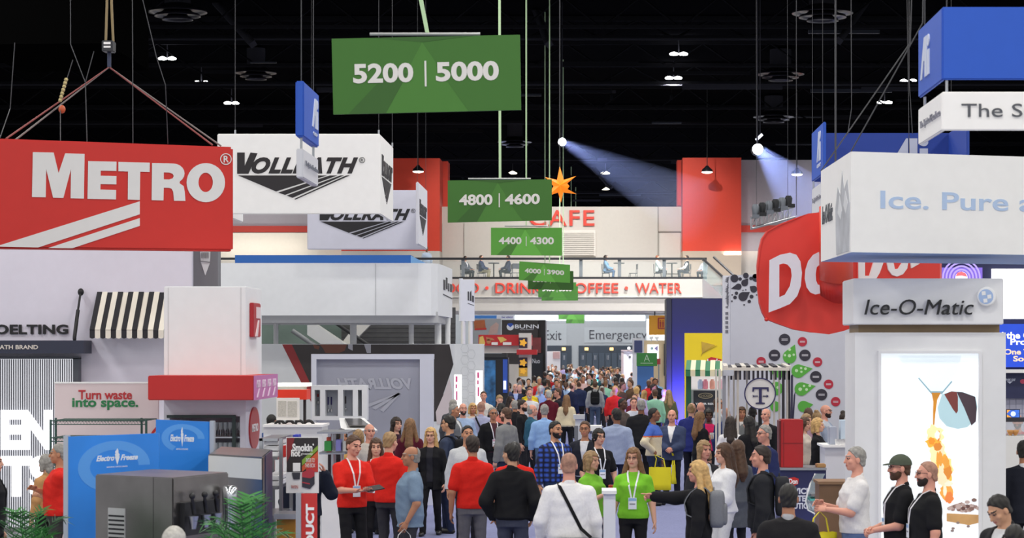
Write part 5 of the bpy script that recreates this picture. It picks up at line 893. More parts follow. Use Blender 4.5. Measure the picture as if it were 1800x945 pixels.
for x, y in ((340, 885), (335, 900), (370, 850), (435, 872)): pr('bean_print', [(x+11*math.cos(a), y+8*math.sin(a)) for a in [j*.8 for j in range(8)]], '#8f7d78', .007, .25, .2)
q = MB(); q.text(front(D-.15), 'Ice-O-Matic', 1519, 553, 1711, 526, t=.03, shear=.22); obj('lettering', q, mat('#141417', .3), t)
q = MB(); q.text(front(D-.12), 'Ice-O-Matic', 1519, 553, 1711, 526, t=.03, shear=.22); obj('lettering_backing', q, mat('#c2c3ca', .4), t)
c = W(1733, 521, D-.12); obj('badge', MB().lathe([(.11, 0), (.115, .05), (.11, .07), (.09, .07)], c, 32, 0, 'y'), PAPER, t); q = MB(); q.shape(front(D-.19), circ(1733, 521, 13, 28), t=.004); b = obj('badge_disc', q, mat('#a9c1e6', .4), t); q = MB()
for x, y in ((1729, 515), (1739, 521), (1732, 528)): q.shape(front(D-.195), [(x-3.8, y-3), (x+3, y-3.8), (x+3.8, y+3), (x-3, y+3.8)], t=.004)
obj('cube_logo', q, PAPER, b)
# ------------------------------------------------------------------ soft drink stand at the right edge
D = 42.0
t = thing('screen_wall', 'bank of lit screens on a dark blue wall at the right edge', 'screen wall', W(1720, 850, D)); obj('wall', MB().pbox(1640, 462, 1860, 700, D+.1, .3), mat('#22284f', .5), t)
s1 = obj('screen', MB().pbox(1653, 470, 1727, 560, D, .09), mat('#7b62c9', .4, emit=.6, var=.02), t); q = MB(); fr = front(D)
for r_ in (34, 28, 22, 16): q.shape(fr, circ(1690, 488, r_, 28), [circ(1690, 488, r_-3, 28)], t=.003)
obj('ring_print', q, mat('#b9a4f2', .4, emit=.5), s1); q = MB(); q.shape(fr, circ(1690, 488, 11, 24), t=.006); obj('globe_print', q, mat('#f1eef6', .4, emit=.6), s1); q = MB(); q.shape(fr, [(1680, 485), (1683, 479), (1690, 477), (1697, 480), (1700, 486), (1690, 484)], t=.008); obj('globe_print', q, mat('#e8707a', .4, emit=.5), s1); obj('lettering', MB().text(fr, 'PEPSI', 1682, 494, 1698, 489, t=.009, bold=.02), mat('#8b93c9', .4, emit=.3), s1)
obj('screen', MB().pbox(1744, 472, 1860, 560, D, .09), mat('#ffffff', .4, emit=1.2, var=.01), t)
s2 = obj('screen', MB().pbox(1752, 569, 1860, 645, D, .09), mat('#1f48c6', .4, emit=.55, var=.03), t)
q = MB(); q.text(fr, 'Feed the Crowd', 1730, 595, 1850, 583, t=.006, bold=.03); q.text(fr, 'Protein', 1776, 606, 1834, 595, t=.006, bold=.03); obj('lettering', q, mat('#f3f5ff', .4, emit=.6), s2); q = MB(); q.text(fr, 'One Trusted', 1765, 623, 1852, 613, t=.006, bold=.03); q.text(fr, 'Source', 1781, 635, 1834, 625, t=.006, bold=.03); obj('lettering', q, mat('#f6d7b4', .4, emit=.5), s2)
obj('sill', MB().pbox(1640, 649, 1860, 655, D-.1, .3), PAPER, t); q = MB(); q.text(fr, 'PURE LEAF', 1767, 669, 1783, 665, t=.006, w0=.1); q.shape(front(D+.1), [(1770, 670), (1780, 670), (1775, 674)], t=.006); obj('logo', q, mat('#c9d0e2', .4), t); q = MB(); q.shape(front(D+.1), circ(1798, 670, 5, 18, 4), t=.006); obj('logo', q, mat('#b8385a', .4), t)
t = thing('tiled_wall', 'white tiled back wall below the screens at right', 'stand wall', W(1780, 850, D+.2)); obj('panel', MB().pbox(1640, 688, 1860, 902, D+.4, .1), mat('#d9dcec', .5), t)
q = MB()
for k in range(6): q.pbox(1764, 694+k*8, 1860, 694.5+k*8, D+.385, .02)
for k in range(9): q.pbox(1764+k*11, 688, 1764.5+k*11, 740, D+.385, .02)
obj('grout_lines', q, mat('#b4b8cf', .5), t)
D = 39.5
t = thing('service_counter', 'white service counter with dark shelf at the right edge', 'counter', W(1790, 850, D)); obj('shelf', MB().pbox(1762, 734, 1860, 741, D, .6), mat('#2b2a33', .5), t); obj('body', MB().pbox(1752, 766, 1860, 925, D-.2, .8), mat('#e6e5e2', .5), t); obj('glass_front', MB().pbox(1766, 741, 1860, 766, D, .03), mat('#cfd6da', .1, alpha=.3, var=0), t); obj('post', MB().pbox(1764, 741, 1768, 766, D, .4), GREY, t)
t = thing('monitor', 'small monitor with orange and blue picture on the service counter', 'monitor', W(1780, 734, 39.6)); obj('frame', MB().pbox(1769, 719, 1793, 734, 39.6, .05), BLACK, t); obj('screen', MB().pbox(1770, 720, 1792, 733, 39.59, .01), mat('#3d6fd8', .4, emit=.5, var=.5, scale=12), t); q = MB(); q.shape(front(39.59), circ(1781, 727, 4.5, 16), t=.004); obj('logo', q, mat('#dfe9ff', .4, emit=.5), t); q = MB(); q.shape(front(39.585), [(1770, 728), (1778, 733), (1770, 733)], t=.004); q.shape(front(39.585), [(1770, 720), (1776, 720), (1770, 726)], t=.004); obj('picture_print', q, mat('#f0a63a', .4, emit=.5), t)
for k, x in enumerate((1776, 1785)): tag(obj('wooden_bowl', MB().lathe([(.02, 0), (.05, .05), (.06, .09), (.05, .09)], W(x, 765, 39.35), 14), mat('#c98f4d', .5)), 'small wooden bowl under the service shelf, %s' % ('left one', 'right one')[k], 'bowl', 'wooden bowls on the service counter')

# thin haze in the two stage beams, lit by the stage spots themselves
for A, B, r1, dens, pw in ((W(988, 249, 100)+Vector((.05, -.3, -.05)), W(1225, 372, 104), 1.5, .022, 12000), (W(1332, 262, 90)+Vector((.05, -.3, -.05)), W(1455, 400, 93), 1.7, .022, 14000)):
    q = MB(); e = (B-A).normalized()*.02; q.tube([A-e, A, B, B+e], [.002, .2, r1, .002], 24, caps=False); o = obj('haze', q, BLACK, None, None, None, None, 'stuff'); m = bpy.data.materials.new('haze_air'); m.use_nodes = True; nt = m.node_tree; nt.nodes.remove(nt.nodes['Principled BSDF']); v = nt.nodes.new('ShaderNodeVolumeScatter'); v.inputs['Density'].default_value = dens; v.inputs['Color'].default_value = (.75, .8, 1, 1); nt.links.new(v.outputs[0], nt.nodes['Material Output'].inputs['Volume']); o.data.materials[0] = m
    tag(o, 'faint blue light haze %s' % ('above the cafe wall' if r1 < 1.6 else 'beside the right red tower'), 'haze')
    L = bpy.data.lights.new('stage_beam_light', 'SPOT'); L.energy = pw; L.color = (.45, .55, 1); L.spot_size = 2*math.atan(r1/(B-A).length)*1.1; L.spot_blend = .5; L.shadow_soft_size = .1; l = bpy.data.objects.new('stage_beam_light', L); COL.objects.link(l); l.location = A-(B-A).normalized()*.4; l.rotation_euler = (B-A).to_track_quat('-Z', 'Y').to_euler()
# ------------------------------------------------------------------ people: bodies grown as smooth distance fields
class Field:
    def __init__(s, xs, ys, zs): s.ax = [xs, ys, zs]; s.f = np.full((len(xs), len(ys), len(zs)), .3, np.float32)
    def blk(s, lo, hi):
        sl = tuple(slice(max(0, np.searchsorted(a, l)-1), min(len(a), np.searchsorted(a, h)+1)) for a, l, h in zip(s.ax, lo, hi))
        if any(q.stop-q.start < 1 for q in sl): return None, None
        return sl, np.meshgrid(*[a[q] for a, q in zip(s.ax, sl)], indexing='ij', sparse=True)
    def join(s, sl, d, k):
        a = s.f[sl]
        if k <= 0: s.f[sl] = np.minimum(a, d); return
        hh = np.clip(.5+.5*(a-d)/k, 0, 1); s.f[sl] = a*(1-hh)+d*hh-k*hh*(1-hh)
    def cut(s, sl, d): s.f[sl] = np.maximum(s.f[sl], -d)
    def cone(s, a, b, ra, rb, k=.025, sub=False):
        a, b = np.array(a, float), np.array(b, float); m = max(ra, rb)+.06
        sl, P = s.blk(np.minimum(a, b)-m, np.maximum(a, b)+m)
        if sl is None: return
        ab = b-a; q = [P[i]-a[i] for i in range(3)]; t = np.clip((q[0]*ab[0]+q[1]*ab[1]+q[2]*ab[2])/max(ab@ab, 1e-9), 0, 1)
        d = np.sqrt((q[0]-ab[0]*t)**2+(q[1]-ab[1]*t)**2+(q[2]-ab[2]*t)**2)-(ra+(rb-ra)*t)
        s.cut(sl, d) if sub else s.join(sl, d, k)
    def ell(s, c, r, R=None, k=.02, sub=False):
        c = np.array(c, float); r = np.array(r, float); m = max(r)+.05; sl, P = s.blk(c-m, c+m)
        if sl is None: return
        q = [P[i]-c[i] for i in range(3)]
        if R is not None: q = [q[0]*R[0][i]+q[1]*R[1][i]+q[2]*R[2][i] for i in range(3)]
        k0 = np.sqrt((q[0]/r[0])**2+(q[1]/r[1])**2+(q[2]/r[2])**2); k1 = np.sqrt((q[0]/r[0]**2)**2+(q[1]/r[1]**2)**2+(q[2]/r[2]**2)**2)+1e-6
        d = k0*(k0-1)/k1; s.cut(sl, d) if sub else s.join(sl, d, k)
    def stack(s, sec, off=0, z0=None, z1=None, k=.025):     # sections (z, half width, half depth, y centre)
        z = np.array([q[0] for q in sec]); z0 = z[0] if z0 is None else z0; z1 = z[-1] if z1 is None else z1
        sl, P = s.blk((-.5, -.5, z0-.06), (.5, .5, z1+.06))
        A, B, Y = [np.interp(P[2], z, [q[i] for q in sec]) for i in (1, 2, 3)]; A = A+off; B = B+off
        rr = np.sqrt((P[0]/A)**2+((P[1]-Y)/B)**2); d = (rr-1)*np.minimum(A, B)*np.where(np.abs(P[0])/A > np.abs(P[1]-Y)/B, 1.15, 1)
        d = np.maximum(d, np.maximum(z0-P[2], P[2]-z1)); s.join(sl, d, k)
    def mesh(s):
        f = s.f; ins = f < 0; nx, ny, nz = f.shape
        if not ins.any(): return np.zeros((0, 3)), np.zeros((0, 4), int)
        acc = np.zeros((nx-1, ny-1, nz-1, 3), np.float32); cnt = np.zeros((nx-1, ny-1, nz-1), np.float32); quads = []; ed = []
        for ax in range(3):
            a = [slice(None)]*3; b = [slice(None)]*3; a[ax] = slice(0, -1); b[ax] = slice(1, None)
            cr = ins[tuple(a)] != ins[tuple(b)]; I = np.argwhere(cr); f0 = f[tuple(a)][cr]; f1 = f[tuple(b)][cr]; t = f0/(f0-f1)
            pos = I.astype(np.float32); pos[:, ax] += t; o1, o2 = [i for i in range(3) if i != ax]; ed.append((ax, I, f0 < 0))
            for d1 in (0, 1):
                for d2 in (0, 1):
                    J = I.copy(); J[:, o1] -= d1; J[:, o2] -= d2; ok = (J >= 0).all(1) & (J[:, 0] < nx-1) & (J[:, 1] < ny-1) & (J[:, 2] < nz-1); J = J[ok]
                    np.add.at(acc, (J[:, 0], J[:, 1], J[:, 2]), pos[ok]); np.add.at(cnt, (J[:, 0], J[:, 1], J[:, 2]), 1)
        m = cnt > 0; ids = np.full(cnt.shape, -1, np.int64); ids[m] = np.arange(m.sum()); V = acc[m]/cnt[m][:, None]
        V = np.stack([np.interp(V[:, i], np.arange(len(s.ax[i])), s.ax[i]) for i in range(3)], 1)
        for ax, I, pos_in in ed:
            o1, o2 = [i for i in range(3) if i != ax]; ok = (I[:, o1] > 0) & (I[:, o2] > 0) & (I[:, o1] < f.shape[o1]-1) & (I[:, o2] < f.shape[o2]-1); I = I[ok]; p = pos_in[ok]; q = []
            for d1, d2 in ((0, 0), (1, 0), (1, 1), (0, 1)): J = I.copy(); J[:, o1] -= d1; J[:, o2] -= d2; q.append(ids[J[:, 0], J[:, 1], J[:, 2]])
            q = np.stack(q, 1); fl = p if ax == 1 else ~p; q[fl] = q[fl][:, ::-1]; quads.append(q)
        return V, np.concatenate(quads)
def axis(lo, hi, c, flo=None, fhi=None, fc=None):
    if flo is None: return np.arange(lo, hi+c, c)
    return np.concatenate([np.arange(flo-c, lo-c, -c)[::-1], np.arange(flo, fhi, fc), np.arange(fhi, hi+c, c)])
def ik(a, b, l1, l2, pole):
    a, b, pole = Vector(a), Vector(b), Vector(pole); d = b-a; L = d.length; mx = (l1+l2)*.995
    if L > mx: b = a+d*(mx/L); d = b-a; L = mx
    u = d/L; x = (l1*l1-l2*l2+L*L)/(2*L); hgt = math.sqrt(max(0, l1*l1-x*x)); p = pole-u*pole.dot(u); p = p.normalized() if p.length > 1e-6 else Vector((0, 1, 0))
    return a+u*x+p*hgt, b
def wob(V, amp, seed):        # cloth folds
    s = seed*1.7; n = np.sin(V[:, 2]*31+np.sin(V[:, 0]*17+s)*2.2+V[:, 1]*9+s)*np.sin(V[:, 0]*23+V[:, 2]*11+s*2)
    n = n+.6*np.sin(V[:, 2]*57+V[:, 0]*19+V[:, 1]*33+s*3); return n*amp
def np_mesh(name, V, Q, mats, fm=None, extra=None):
    me = bpy.data.meshes.new(name); v = V.tolist(); q = Q.tolist(); mi = list(fm) if fm is not None else [0]*len(q)
    if extra is not None: n = len(v); v += extra.v; q += [[i+n for i in f] for f in extra.f]; mi += extra.m
    me.from_pydata(v, [], q)
    for m in mats: me.materials.append(m)
    me.polygons.foreach_set('material_index', mi); me.polygons.foreach_set('use_smooth', [True]*len(q)); me.update(); return me
def hand(mb, w, d, n, side, curl=.5, spread=1.0, sc=1.0, point=False):   # w wrist, d forearm direction, n palm normal (the way the palm faces)
    d = Vector(d).normalized(); n = Vector(n); n = (n-d*n.dot(d)).normalized(); s = d.cross(n)*side   # s points to the thumb side
    def P(a, b, c): return Vector(w)+(d*a+s*b+n*c)*sc
    R = [[P(a, b*math.cos(t)*hw, hw2*math.sin(t)) for t in [2*math.pi*k/10 for k in range(10)]] for a, b, hw, hw2 in ((-.015, 1, .026, .021), (.02, 1, .033, .018), (.06, 1, .041, .016), (.092, 1, .04, .013))]
    vs = [p for r in R for p in r]; mb.add(vs, [(i*10+k, i*10+(k+1) % 10, (i+1)*10+(k+1) % 10, (i+1)*10+k) for i in range(3) for k in range(10)]+[tuple(range(30, 40))], 0, True)
    for i, (b, L) in enumerate(((.03, .072), (.01, .08), (-.011, .074), (-.031, .058))):
        c = 0.1 if (point and i == 0) else curl*(1+.15*i) if not point else 1.25
        a = 0; p = [P(.085, b, 0)]; q = Vector((.085, b, 0))
        for sgm, f in ((.45, .6), (.3, 1), (.25, .8)):
            a += c*f*.9; q = q+Vector((math.cos(a)*L*sgm, b*.08*spread, math.sin(a)*L*sgm)); p.append(P(*q))
        mb.tube(p, [.0095*sc, .009*sc, .008*sc, .0065*sc], 6)
    mb.tube([P(.02, .03, .004), P(.048, .052, .014), P(.075, .056, .026), P(.095, .05, .032)], [.013*sc, .0115*sc, .01*sc, .0075*sc], 6)
SKIN = {'fair': '#d9a48a', 'pink': '#d99a83', 'tan': '#b9805f', 'olive': '#c08a68', 'brown': '#8a5a40', 'dark': '#5b3a2b', 'asian': '#cc9a78'}
HAIRC = {'black': '#17130f', 'dark': '#2a1d15', 'brown': '#4f3522', 'light': '#7d5a38', 'blonde': '#c7a065', 'grey': '#8d8a84', 'silver': '#b5b2aa', 'red': '#7a4226', 'sandy': '#9a7c55', 'shaved': '#a17763'}
def fabric(hx): return mat(hx, .85, 0, .05, 45, bump=.08)
ARMS = {'down': (.255, -.03, .82), 'relaxed': (.245, -.09, .85), 'front': (.05, -.25, 1.02), 'tablet': (.07, -.33, 1.09), 'hip': (.2, -.05, 1.0), 'cup': (.14, -.3, 1.2), 'phone': (.1, -.27, 1.38), 'pocket': (.215, -.05, .9), 'bag': (.23, -.04, .84), 'cross': (-.1, -.22, 1.2), 'fold': (-.05, -.2, 1.12), 'point': (.16, -.6, 1.33), 'raise': (.16, -.22, 1.5), 'behind': (.06, .2, .98), 'out': (.34, -.22, 1.1), 'table': (.14, -.36, 1.04)}
def figure(h=1.75, cell=.015, female=False, fat=0.0, top='shirt', hair='short', arms=('down', 'down'), head=(0, 0), walk=0, sit=0, hem=None, sleeve=None, lean=0, beard=False, seed=1, far=False, under=False, stoop=0):
    S = h/1.75; out = {}; dz = -.42*S if sit else 0.0; f = fat
    if female: sec = [(.82, .16, .11, 0), (.92, .172, .125, .01), (1.06, .138, .1, 0), (1.2, .146, .11, -.01), (1.29, .155, .125, -.02), (1.355, .145, .098, 0), (1.42, .1, .075, .01), (1.47, .055, .058, .018)]; sh = .156
    else: sec = [(.82, .165, .115, 0), (.92, .175, .122, .005), (1.06, .16, .112, 0), (1.2, .168, .118, -.005), (1.29, .182, .125, -.005), (1.36, .165, .104, .005), (1.425, .115, .08, .012), (1.475, .062, .062, .018)]; sh = .178
    bump = {0: .5, 1: .8, 2: 1.0, 3: .8, 4: .5, 5: .3}
    sec = [(z*S+dz, a*S*(1+.35*f*bump.get(i, 0)), b*S*(1+.75*f*bump.get(i, 0)), y*S-.05*f*bump.get(i, 0)) for i, (z, a, b, y) in enumerate(sec)]
    sh = sh*S*(1+.12*f); ag = 1+.25*f; J = {}
    for sd, arm, nm in ((-1, arms[0], 'R'), (1, arms[1], 'L')):
        t = ARMS[arm] if isinstance(arm, str) else arm
        sp = Vector((sd*sh, .012, 1.35*S+dz)); wr = Vector((sd*t[0]*S*(1+(.2*f if t[0] > .2 else 0)), t[1]*S-(.1*f if t[1] < -.15 else 0), t[2]*S+dz))
        if sit: wr.z = min(wr.z+.0, wr.z)
        el, wr = ik(sp, wr, .29*S, .255*S, ((sd*.55, .6, -.5) if t[2] < 1.15 else (sd*.3, .15, -1)) if arm not in ('hip',) else (sd*1, .45, 0)); J['s'+nm], J['e'+nm], J['w'+nm] = sp, el, wr
        hp = Vector((sd*.088*S, 0, .9*S+dz))
        if sit: kn = Vector((sd*.13*S, -.42*S, .5*S)); an = Vector((sd*.13*S, -.36*S, .08*S))
        else:
            fy = walk*sd*.24*S; an = Vector((sd*.105*S, fy, .085*S)); kn, an = ik(hp, an, .415*S, .41*S, (sd*.1, -1, 0))
        J['h'+nm], J['k'+nm], J['a'+nm] = hp, kn, an
    yaw, pit = math.radians(head[0]), math.radians(head[1]); Rm = Matrix.Rotation(yaw, 3, 'Z') @ Matrix.Rotation(pit, 3, 'X'); Rn = [list(r) for r in Rm]
    piv = Vector((0, .015, h-.235*S+dz)); hc = Vector((0, -.02*S, .118*S))
    hp_ = lambda x, y, z: piv+Rm @ (hc+Vector((x, y, z))*S)
    xm = max(.36, max(abs(J[k].x) for k in J)+.1); ylo = min(-.26-.12*f, min(J[k].y for k in J)-.12); yhi = max(.26+.05*f, max(J[k].y for k in J)+.12); zhi = h+dz+.05
    fc = cell*.62; zn = piv.z-.02
    xs = axis(-xm, xm, cell, -.13, .13, fc) if not far else axis(-xm, xm, cell); ys = axis(ylo, yhi, cell, -.17, .13, fc) if not far else axis(ylo, yhi, cell)
    zs = np.concatenate([np.arange(-.02, zn, cell), np.arange(zn, zhi, fc)])
    # body
    B = Field(xs, ys, zs)
    if not under: B.stack(sec, -.012 if not far else -.02)
    for nm in 'RL':
        s_, e_, w_ = J['s'+nm], J['e'+nm], J['w'+nm]
        B.cone(s_, e_, .05*S*ag, .041*S*ag); B.cone(e_, w_, .042*S*ag, .027*S); B.cone((0, .02, 1.445*S+dz), s_, .045*S, .045*S)
        if not under: B.cone(J['h'+nm], J['k'+nm], .08*S, .055*S); B.cone(J['k'+nm], J['a'+nm], .052*S, .036*S)
    B.cone((0, .022, 1.4*S+dz), hp_(0, .03, -.06), .056*S*(1+.2*f), .052*S*(1+.2*f))
    n0 = lambda c, r, k=.02, sub=False: B.ell(hp_(*c), [q*S for q in r], Rn, k, sub)
    n0((0, .012, .027), (.077, .098, .092)); n0((0, -.022, -.042), (.062*(1+.15*f), .074, .077)); n0((0, -.066, -.094), (.027, .022, .02))
    if not far:
        n0((0, -.08, .033), (.05, .022, .012), .012); B.cone(hp_(0, -.094, .012), hp_(0, -.112, -.03), .008*S, .0135*S, .012)
        for sx in (-1, 1): n0((sx*.079, .01, -.012), (.011, .022, .033), .008); n0((sx*.031, -.107, .011), (.018, .016, .0115), 0, True); n0((sx*.031, -.083, .011), (.015, .014, .011), .004); n0((sx*.045, -.062, -.025), (.024, .024, .022), .015)
        n0((0, -.09, -.058), (.024, .012, .007), .008); n0((0, -.088, -.07), (.02, .012, .007), .008)
    V, Q = B.mesh(); hb = MB()
    if not far or cell < .03:
        for nm, sd in (('R', -1), ('L', 1)):
            arm = arms[0 if sd < 0 else 1]; d = (J['w'+nm]-J['e'+nm]).normalized(); horiz = abs(d.z) < .75
            pn = Vector((-sd, 0, 0)) if not horiz else (Vector((0, 0, 1)) if arm in ('tablet', 'table') else Vector((-sd*.8, .2, -.6)))
            if arm in ('cup', 'phone', 'raise'): pn = Vector((-sd, .3, 0))
            hand(hb, J['w'+nm], d, pn, sd*(-1), {'point': .2, 'tablet': .5, 'cup': 1.0, 'bag': 1.3, 'phone': 1.0, 'front': .7}.get(arm if isinstance(arm, str) else '', .42), sc=S*1.0, point=arm == 'point')
    iR = Rm.transposed(); iRn = np.array(iR); Vh = ((V-np.array(piv)) @ iRn.T-np.array(hc))/S   # head frame
    fcen = Vh[Q].mean(1) if len(Q) else np.zeros((0, 3)); fm = np.zeros(len(Q), int); ax_ = np.abs(fcen[:, 0])
    fr_ = (fcen[:, 1] < -.045)
    if not far:
        fm[fr_ & (np.abs(ax_-.031) < .0125) & (np.abs(fcen[:, 2]-.011) < .0072)] = 1
        fm[fr_ & (np.abs(ax_-.033) < .02) & (np.abs(fcen[:, 2]-.036) < .0055)] = 3
        fm[fr_ & (ax_ < .024) & (np.abs(fcen[:, 2]+.063) < .009)] = 2
    out['body'] = (V, Q, fm, hb)
    # hair
    if hair != 'bald':
        long = hair in ('long', 'wavy', 'ponytail', 'bob', 'bun'); zl = (piv.z-.34*S if hair in ('long', 'wavy') else piv.z-.14*S if hair == 'bob' else piv.z-.2*S if hair == 'ponytail' else piv.z-.06*S)
        H = Field(axis(-.2, .2, fc), axis(-.24, .26, fc), axis(zl-.03, zhi+.07, fc)); e = lambda c, r, k=.02, sub=False: H.ell(hp_(*c), [q*S for q in r], Rn, k, sub)
        th = .009 if hair in ('short', 'balding', 'cap') else .02
        if hair == 'buzz': th = .004
        e((0, .013, .03), (.077+th, .098+th, .094+th*1.2))
        if not long: e((0, .05, -.045), (.066, .062, .06), .02)
        if hair in ('long', 'wavy'):
            w_ = .03 if hair == 'wavy' else 0
            for sx in (-1, 1): H.cone(hp_(sx*.07, .02, .0), piv+Vector((sx*(.09+w_), .03, -.14*S)), .035*S, .045*S); H.cone(piv+Vector((sx*(.09+w_), .03, -.14*S)), piv+Vector((sx*.1, .02, -.22*S)), .042*S, .02*S)
            H.cone(hp_(0, .08, 0), piv+Vector((0, .11, -.2*S)), .06*S, .075*S); H.cone(piv+Vector((0, .11, -.2*S)), piv+Vector((0, .12, -.3*S)), .07*S, .03*S)
        if hair == 'bob':
            for sx in (-1, 1): H.cone(hp_(sx*.075, .01, .02), hp_(sx*.082, .0, -.1), .032*S, .034*S)
            H.cone(hp_(0, .07, .02), hp_(0, .075, -.1), .055*S, .06*S)
        if hair == 'ponytail': H.cone(hp_(0, .11, .04), hp_(0, .15, -.04), .03*S, .035*S); H.cone(hp_(0, .15, -.04), hp_(0, .12, -.2), .035*S, .012*S)
        if hair == 'bun': e((0, .06, .135), (.05, .05, .04)); e((0, .07, -.02), (.06, .05, .06))
        # open the face
        X, Y, Z = np.meshgrid(*H.ax, indexing='ij'); P = np.stack([X, Y, Z], -1).reshape(-1, 3); q = ((P-np.array(piv)) @ iRn.T-np.array(hc))/S; u, v, w = q[:, 0], q[:, 1], q[:, 2]
        if long: face = np.maximum(np.maximum(np.abs(u)-.062, v+.015), w-(.065 if hair != 'bun' else .06)-.25*np.abs(u))
        else: face = -((-v)*.8-w*.62+(.002 if hair != 'buzz' else .012)) if hair != 'balding' else -((-v)*.8-w*.62-.018)
        H.f = np.maximum(H.f, -(face*S).reshape(H.f.shape).astype(np.float32))
        if not long:
            H.f = np.maximum(H.f, ((-.075+.25*np.maximum(0, -v)-w)*S).reshape(H.f.shape).astype(np.float32))
            ear = np.sqrt((np.abs(u)-.085)**2+((v-.005)/1.0)**2+((w+.018)/1.3)**2)-.03; H.f = np.maximum(H.f, -(ear*S).reshape(H.f.shape).astype(np.float32))
        if hair == 'balding':
            topc = np.maximum(.028-w, np.abs(u)-.2); topc = np.where(v > .075, .1, topc); H.f = np.maximum(H.f, (-(topc)*S).reshape(H.f.shape).astype(np.float32))
        if hair == 'cap':
            pass
        hv, hq = H.mesh()
        if len(hv):
            nrm = hv-np.array(hp_(0, .01, .02)); nrm /= np.linalg.norm(nrm, axis=1)[:, None]+1e-6; hv = hv+nrm*((np.sin(hv[:, 0]*120+hv[:, 2]*40)*np.sin(hv[:, 2]*70+hv[:, 1]*60))*(.004 if hair not in ('buzz', 'balding') else .001))[:, None]
        out['hair'] = (hv, hq, None, None)
    if beard:
        H = Field(axis(-.12, .12, fc), axis(-.2, .12, fc), axis(piv.z-.05, piv.z+.2, fc)); H.ell(hp_(0, -.024, -.045), [q*S for q in (.067, .078, .08)], Rn, .02); H.ell(hp_(0, -.068, -.1), [q*S for q in (.034, .028, .028)], Rn, .02)
        X, Y, Z = np.meshgrid(*H.ax, indexing='ij'); P = np.stack([X, Y, Z], -1).reshape(-1, 3); q = ((P-np.array(piv)) @ iRn.T-np.array(hc))/S
        m = np.maximum(q[:, 2]+.04-.6*np.maximum(0, np.abs(q[:, 0])-.035), q[:, 1]-.01); mo = np.sqrt((q[:, 0]/1.6)**2+((q[:, 2]+.063))**2)-.013; H.f = np.maximum(H.f, (m*S).reshape(H.f.shape).astype(np.float32)); H.f = np.maximum(H.f, -(np.maximum(mo, q[:, 1]+.05)*S).reshape(H.f.shape).astype(np.float32))
        out['beard'] = (*H.mesh(), None, None)
    # clothes
    xs2, ys2 = axis(-xm-.05, xm+.05, cell), axis(ylo-.05, yhi+.05, cell)
    jacket = top in ('blazer', 'jacket', 'coat', 'cardigan'); off = {'polo': .018, 'tee': .016, 'shirt': .018, 'sweater': .022, 'blazer': .03, 'jacket': .032, 'coat': .036, 'cardigan': .024, 'vest': .026, 'dress': .014}[top]
    hemz = (hem if hem is not None else {'blazer': .8, 'jacket': .9, 'coat': .6, 'cardigan': .76, 'polo': .87, 'tee': .87, 'shirt': .88, 'sweater': .9, 'vest': .9, 'dress': .5}[top])*S+dz
    short = top in ('polo', 'tee') if sleeve is None else sleeve == 'short'
    def garment(off, hemz, short, nosl=False, wedge=None, collar=True):
        T = Field(xs2, ys2, np.arange(max(.02, hemz-.04), 1.56*S+dz, cell)); s2 = list(sec)
        if hemz < s2[0][0]: z_, a, b, y = s2[0]; s2 = [(hemz, a*1.06, b*1.1, y)]+s2
        T.stack(s2, off, hemz, 1.44*S+dz)
        for nm in 'RL':
            s_, e_, w_ = J['s'+nm], J['e'+nm], J['w'+nm]; T.cone((0, .022, 1.437*S+dz), s_, .042*S+off*.6, .045*S+off)
            if nosl: continue
            if short: T.cone(s_, s_.lerp(e_, .72), (.054*ag)*S+off, (.056*ag)*S+off)
            else: T.cone(s_, e_, .052*S*ag+off, .045*S*ag+off); T.cone(e_, e_.lerp(w_, .95), .045*S*ag+off, .031*S+off)
        if female and not jacket:
            for sx in (-1, 1): T.ell((sx*.07*S, -.105*S-.05*f, 1.27*S+dz), (.062*S, .05*S, .06*S), None, .04)
        if collar: T.cone((0, .02, 1.425*S+dz), (0, .03, 1.465*S+dz), .064*S+off*.4, .058*S+off*.2, .012)
        if wedge:
            X, Y, Z = np.meshgrid(*T.ax, indexing='ij', sparse=True); zb, sl_, mn = wedge; wd = np.maximum(np.abs(X)-np.maximum(mn, (Z-(zb*S+dz))*sl_), Y+.01); wd = np.where(Z < zb*S+dz-.02, np.maximum(wd, np.abs(X)-mn), wd); T.f = np.maximum(T.f, -wd.astype(np.float32))
        v, q = T.mesh()
        if len(v):
            c = np.zeros((len(v), 3)); nr = v.copy(); nr[:, 2] = 0; nr /= np.linalg.norm(nr, axis=1)[:, None]+1e-6; v = v+nr*wob(v, .0028 if not far else 0, seed)[:, None]
        return v, q, None, None
    if jacket or top == 'vest':
        out['shirt'] = garment(.012, .88*S+dz, False, nosl=jacket)
        out['jacket'] = garment(off, hemz, short, nosl=top == 'vest', wedge=(1.1, .22, .0) if top in ('blazer', 'coat') else (1.0, .16, .0) if top in ('vest', 'jacket') else (.9, .02, .05), collar=top == 'jacket')
    else: out['shirt'] = garment(off, hemz, short)
    # trousers
    T = Field(xs2, ys2, np.arange(.03, 1.1*S+dz, cell)); T.stack([q for q in sec if q[0] < 1.1*S+dz], .002, .8*S+dz, 1.02*S+dz); tw = 1.0 if not female else .96
    for nm in 'RL':
        T.cone(J['h'+nm], J['k'+nm], .092*S*(1+.25*f), .066*S*tw, .03); T.cone(J['k'+nm], J['a'+nm]+Vector((0, 0, -.02)), .065*S*tw, .056*S*tw, .02)
    v, q = T.mesh(); v = v+np.stack([wob(v, .002 if not far else 0, seed+3)]*3, 1)*np.array([1, 1, 0]); out['trousers'] = (v, q, None, None)
    J['piv'] = piv; J['S'] = S; J['sec'] = sec; J['hp'] = hp_; J['Rm'] = Rm; J['off'] = off; J['dz'] = dz
